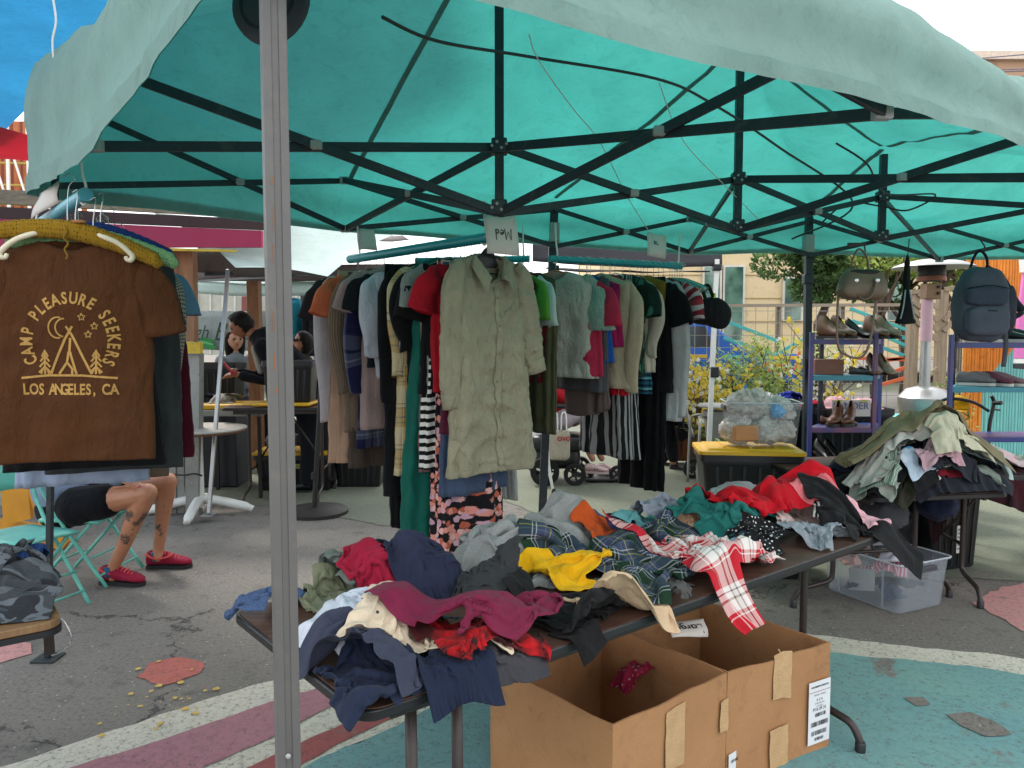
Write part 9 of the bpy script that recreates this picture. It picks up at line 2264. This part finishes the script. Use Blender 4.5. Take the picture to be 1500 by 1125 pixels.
flat_panel([(354, 434), (368, 434), (368, 456), (354, 456)], 19.9, .1, plain('maroon_door', '6a3a38', .7), wb_, 'door'); flat_panel([(390, 434), (400, 434), (400, 470), (390, 470)], 19.9, .1, M_FT, wb_, 'shutter')
pp = thing('timber_post', 'square timber post behind the stooping man', 'post', (P(378, 600, 8.6).x, 8.6, 0)); b = MB(); b.beam((P(376, 600, 8.6).x, 8.6, 0), (P(376, 600, 8.6).x, 8.6, P(0, 412, 8.6).z), .13); b.build('shaft', M_PLY, pp, bevel=.006); b = MB(); b.box((P(376, 600, 8.6).x, 8.6, .03), (.22, .22, .05)); b.build('base', M_SS, pp)
bn = thing('banner', 'pale banner with green script lettering and a stack of green books', 'banner', P(290, 512, 9.9)); tent_panel([P(270, 455, 9.9), P(470, 455, 9.9), P(470, 512, 9.9), P(270, 512, 9.9)], 5, fab('8f9a98'), bn, 'cloth', .02); M_GI = plain('green_ink', '1f7a3a', .6); M_DGI = plain('dark_green_ink', '123a26', .6)
for s_, x, y, sz_, m in (('gh', 294, 487, .24, M_DGI), ('B', 321, 487, .34, M_DGI), ('ooks', 346, 490, .22, M_DGI)):
 me = text_mesh(s_, sz_, font_shear=.35)
 for v in me.vertices: v.co = P(x, y, 9.84) + V(v.co.x * .85, 0, v.co.y)
 link_mesh('lettering', me, m, bn, smooth=False)
for k, (x0, y0, x1, y1) in enumerate(((290, 500, 312, 505), (288, 505, 310, 510), (292, 509, 314, 514))): flat_panel([(x0, y0 - 3), (x0 + 8, y0 - 6), (x1 + 4, y1 - 6), (x1 - 4, y1 - 1)], 9.85 - .005 * k, .01, [M_GI, plain('light_green', '5aa86a', .6)][k % 2], bn, 'printed_book')
# clothes far behind left of rail
for x, c_, lb in ((425, '2a8aa0', 'teal printed towel hanging in the far tent'), (458, '202226', 'dark coat hanging in the far tent, left'), (468, '2a2c34', 'dark coat hanging in the far tent, right')):
 p = P(x, 432, 9.8); garment('hanging_cloth', lb, 'clothing', fab(c_), p.x, p.y, p.z + .05, V(.8, .6), L=.75, hw=.13, bot=.16, rows=12, cols=24, seed=x, sleeve=None, hangc='wire', hangl='thin wire hanger of the %s' % lb)
# tables and bins on the left
t3 = thing('grey_cart', 'grey topped cart with yellow lid holding folded clothes', 'cart', P(320, 600, 7.2)); p0_ = P(288, 600, 7.2); p1_ = P(384, 600, 7.2)
b = MB(); b.box(((p0_.x + p1_.x) / 2, 7.4, p0_.z - .03), (p1_.x - p0_.x, .5, .06)); b.build('top', M_CORR, t3, bevel=.008)
for x, y in ((p0_.x + .03, 7.2), (p1_.x - .03, 7.2), (p0_.x + .03, 7.6), (p1_.x - .03, 7.6)): b = MB(); b.beam((x, y, 0), (x, y, p0_.z - .06), .03); b.build('leg', M_DSOLE, t3)
yl = MB(); yl.box(((p0_.x + p1_.x) / 2 - .04, 7.38, p0_.z + .025), (p1_.x - p0_.x - .06, .44, .05)); tag(yl.build('loose_yellow_cover', M_YEL, None, bevel=.015), 'loose yellow bin lid lying on the grey cart', 'bin lid')
for x, c_, lb, sd_ in ((300, '26324a', 'navy folded clothes on the yellow lid', 81), (335, '8a8478', 'beige folded blanket on the yellow lid', 82), (322, 'a09c94', 'off white folded sweater on the yellow lid', 83)): p = P(x, 585, 7.35); loose('sweater', lb, 'clothes', fab(c_), (p.x, 7.4), .34, .3, p0_.z + .05, sd_, group='clothes on the yellow lid', md=(.12, .1, .09))
tote('storage_bin', 'open black bin standing behind the folded clothes', (P(318, 540, 7.9).x, 7.9), (1, 0), .50, .35, .48, z=.78); b = MB(); b.box((P(318, 540, 7.9).x, 7.9, .39), (.5, .4, .76)); tag(b.build('crate', plain('dark_crate', '20242a', .6), None, bevel=.01), 'dark crate under the open black bin at the left', 'crate')
t4 = G(400, 602, .73); folding_table('dark folding table with upright black bin, left of the middle rail', (P(328, 600, 7.0).x, 6.9), (1, .05), 1.1, .6, z=P(0, 598, 6.9).z, legs=(.2, .8))
tote('storage_bin', 'tall black bin upright on a yellow lid, left of the middle rail', (P(420, 560, 7.0).x, 7.15), (1, .05), .46, .36, .38, z=P(0, 596, 6.9).z + .03); b = MB(); b.box((P(415, 595, 7.0).x, 7.12, P(0, 596, 6.9).z + .016), (.52, .4, .028)); tag(b.build('loose_yellow_cover', M_YEL, None, bevel=.01), 'yellow lid under the tall black bin', 'bin lid')
tote('storage_bin', 'long black bin with yellow lid on the ground by the umbrella stand', (P(432, 690, 7.6).x, 7.75), (1, .03), .80, .45, .36, lid=M_YEL); p = P(444, 683, 7.48); b = MB(); b.box(p, (.16, .006, .045)); stk = tag(b.build('bin_sticker', plain('yellow_sticker', '8a8a3a', .5), None), 'dull yellow sticker on the long black bin', 'sticker'); me = text_mesh('BLANKETS', .028)
for v in me.vertices: v.co = p + V(v.co.x, -.005, v.co.y)
link_mesh('lettering', me, M_BLK, stk, smooth=False)
tote('storage_bin', 'black bin standing behind the long skirts', (P(520, 690, 7.6).x, 7.9), (1, .03), .5, .4, .36); bag('clear bag of grey cloth on the long bin lid', P(415, 645, 7.6), .13, fab('6a6a6e', rough=.4), 17, sc=(1.4, 1, .6))
us = thing('umbrella_stand', 'black umbrella stand with round base', 'umbrella stand', P(464, 750, 6.7)); p = G(464, 752); b = MB(); b.lathe((p.x, p.y, 0), [(.27, 0), (.27, .03), (.25, .045), (.05, .055)], 36); b.build('base', M_DSOLE, us); b = MB(); b.tube([(p.x - .02, p.y, .05), (p.x + .06, p.y, 1.2)], .022, 10); b.tube([(p.x - .015, p.y, .30), (p.x - .01, p.y, .36)], .03, 10); b.build('pole', M_DSOLE, us)
# round table
rp = G(290, 628, .74); rt_ = thing('round_table', 'round white topped table on a white four-foot pedestal', 'table', (rp.x, rp.y, 0)); R0 = abs(P(358, 628, rp.y).x - rp.x)
b = MB(); b.lathe((rp.x, rp.y, .745), [(R0, -.012), (R0 + .004, -.004), (R0, .004), (.001, .005)], 56); b.build('tabletop', plain('scuffed_white', '9a948a', .5, dirt='7a746a'), rt_); b = MB(); b.lathe((rp.x, rp.y, .728), [(R0 - .01, -.012), (R0 - .004, 0.004), (.001, .0045)], 56); b.build('edge', M_TANL, rt_)
b = MB(); b.lathe((rp.x, rp.y, .06), [(.04, 0), (.035, .65)], 16); b.build('pedestal', M_WHITEPL, rt_)
for k in range(4): a = k * PI / 2 + .15; d = V(math.cos(a), math.sin(a), 0); b = MB(); b.tube(smooth_pts([V(rp.x, rp.y, .13), V(rp.x, rp.y, .11) + d * .15, V(rp.x, rp.y, .05) + d * .38, V(rp.x, rp.y, .025) + d * .44], 4), [.04] * 9 + [.03] * 4, 8); b.build('foot', M_WHITEPL, rt_, smooth=True)
b = MB(); wheel(P(338, 660, 8).x, 8.0, .13, thing('hand_cart', 'small black wheeled cart beyond the round table', 'cart', P(338, 672, 8)), .04)
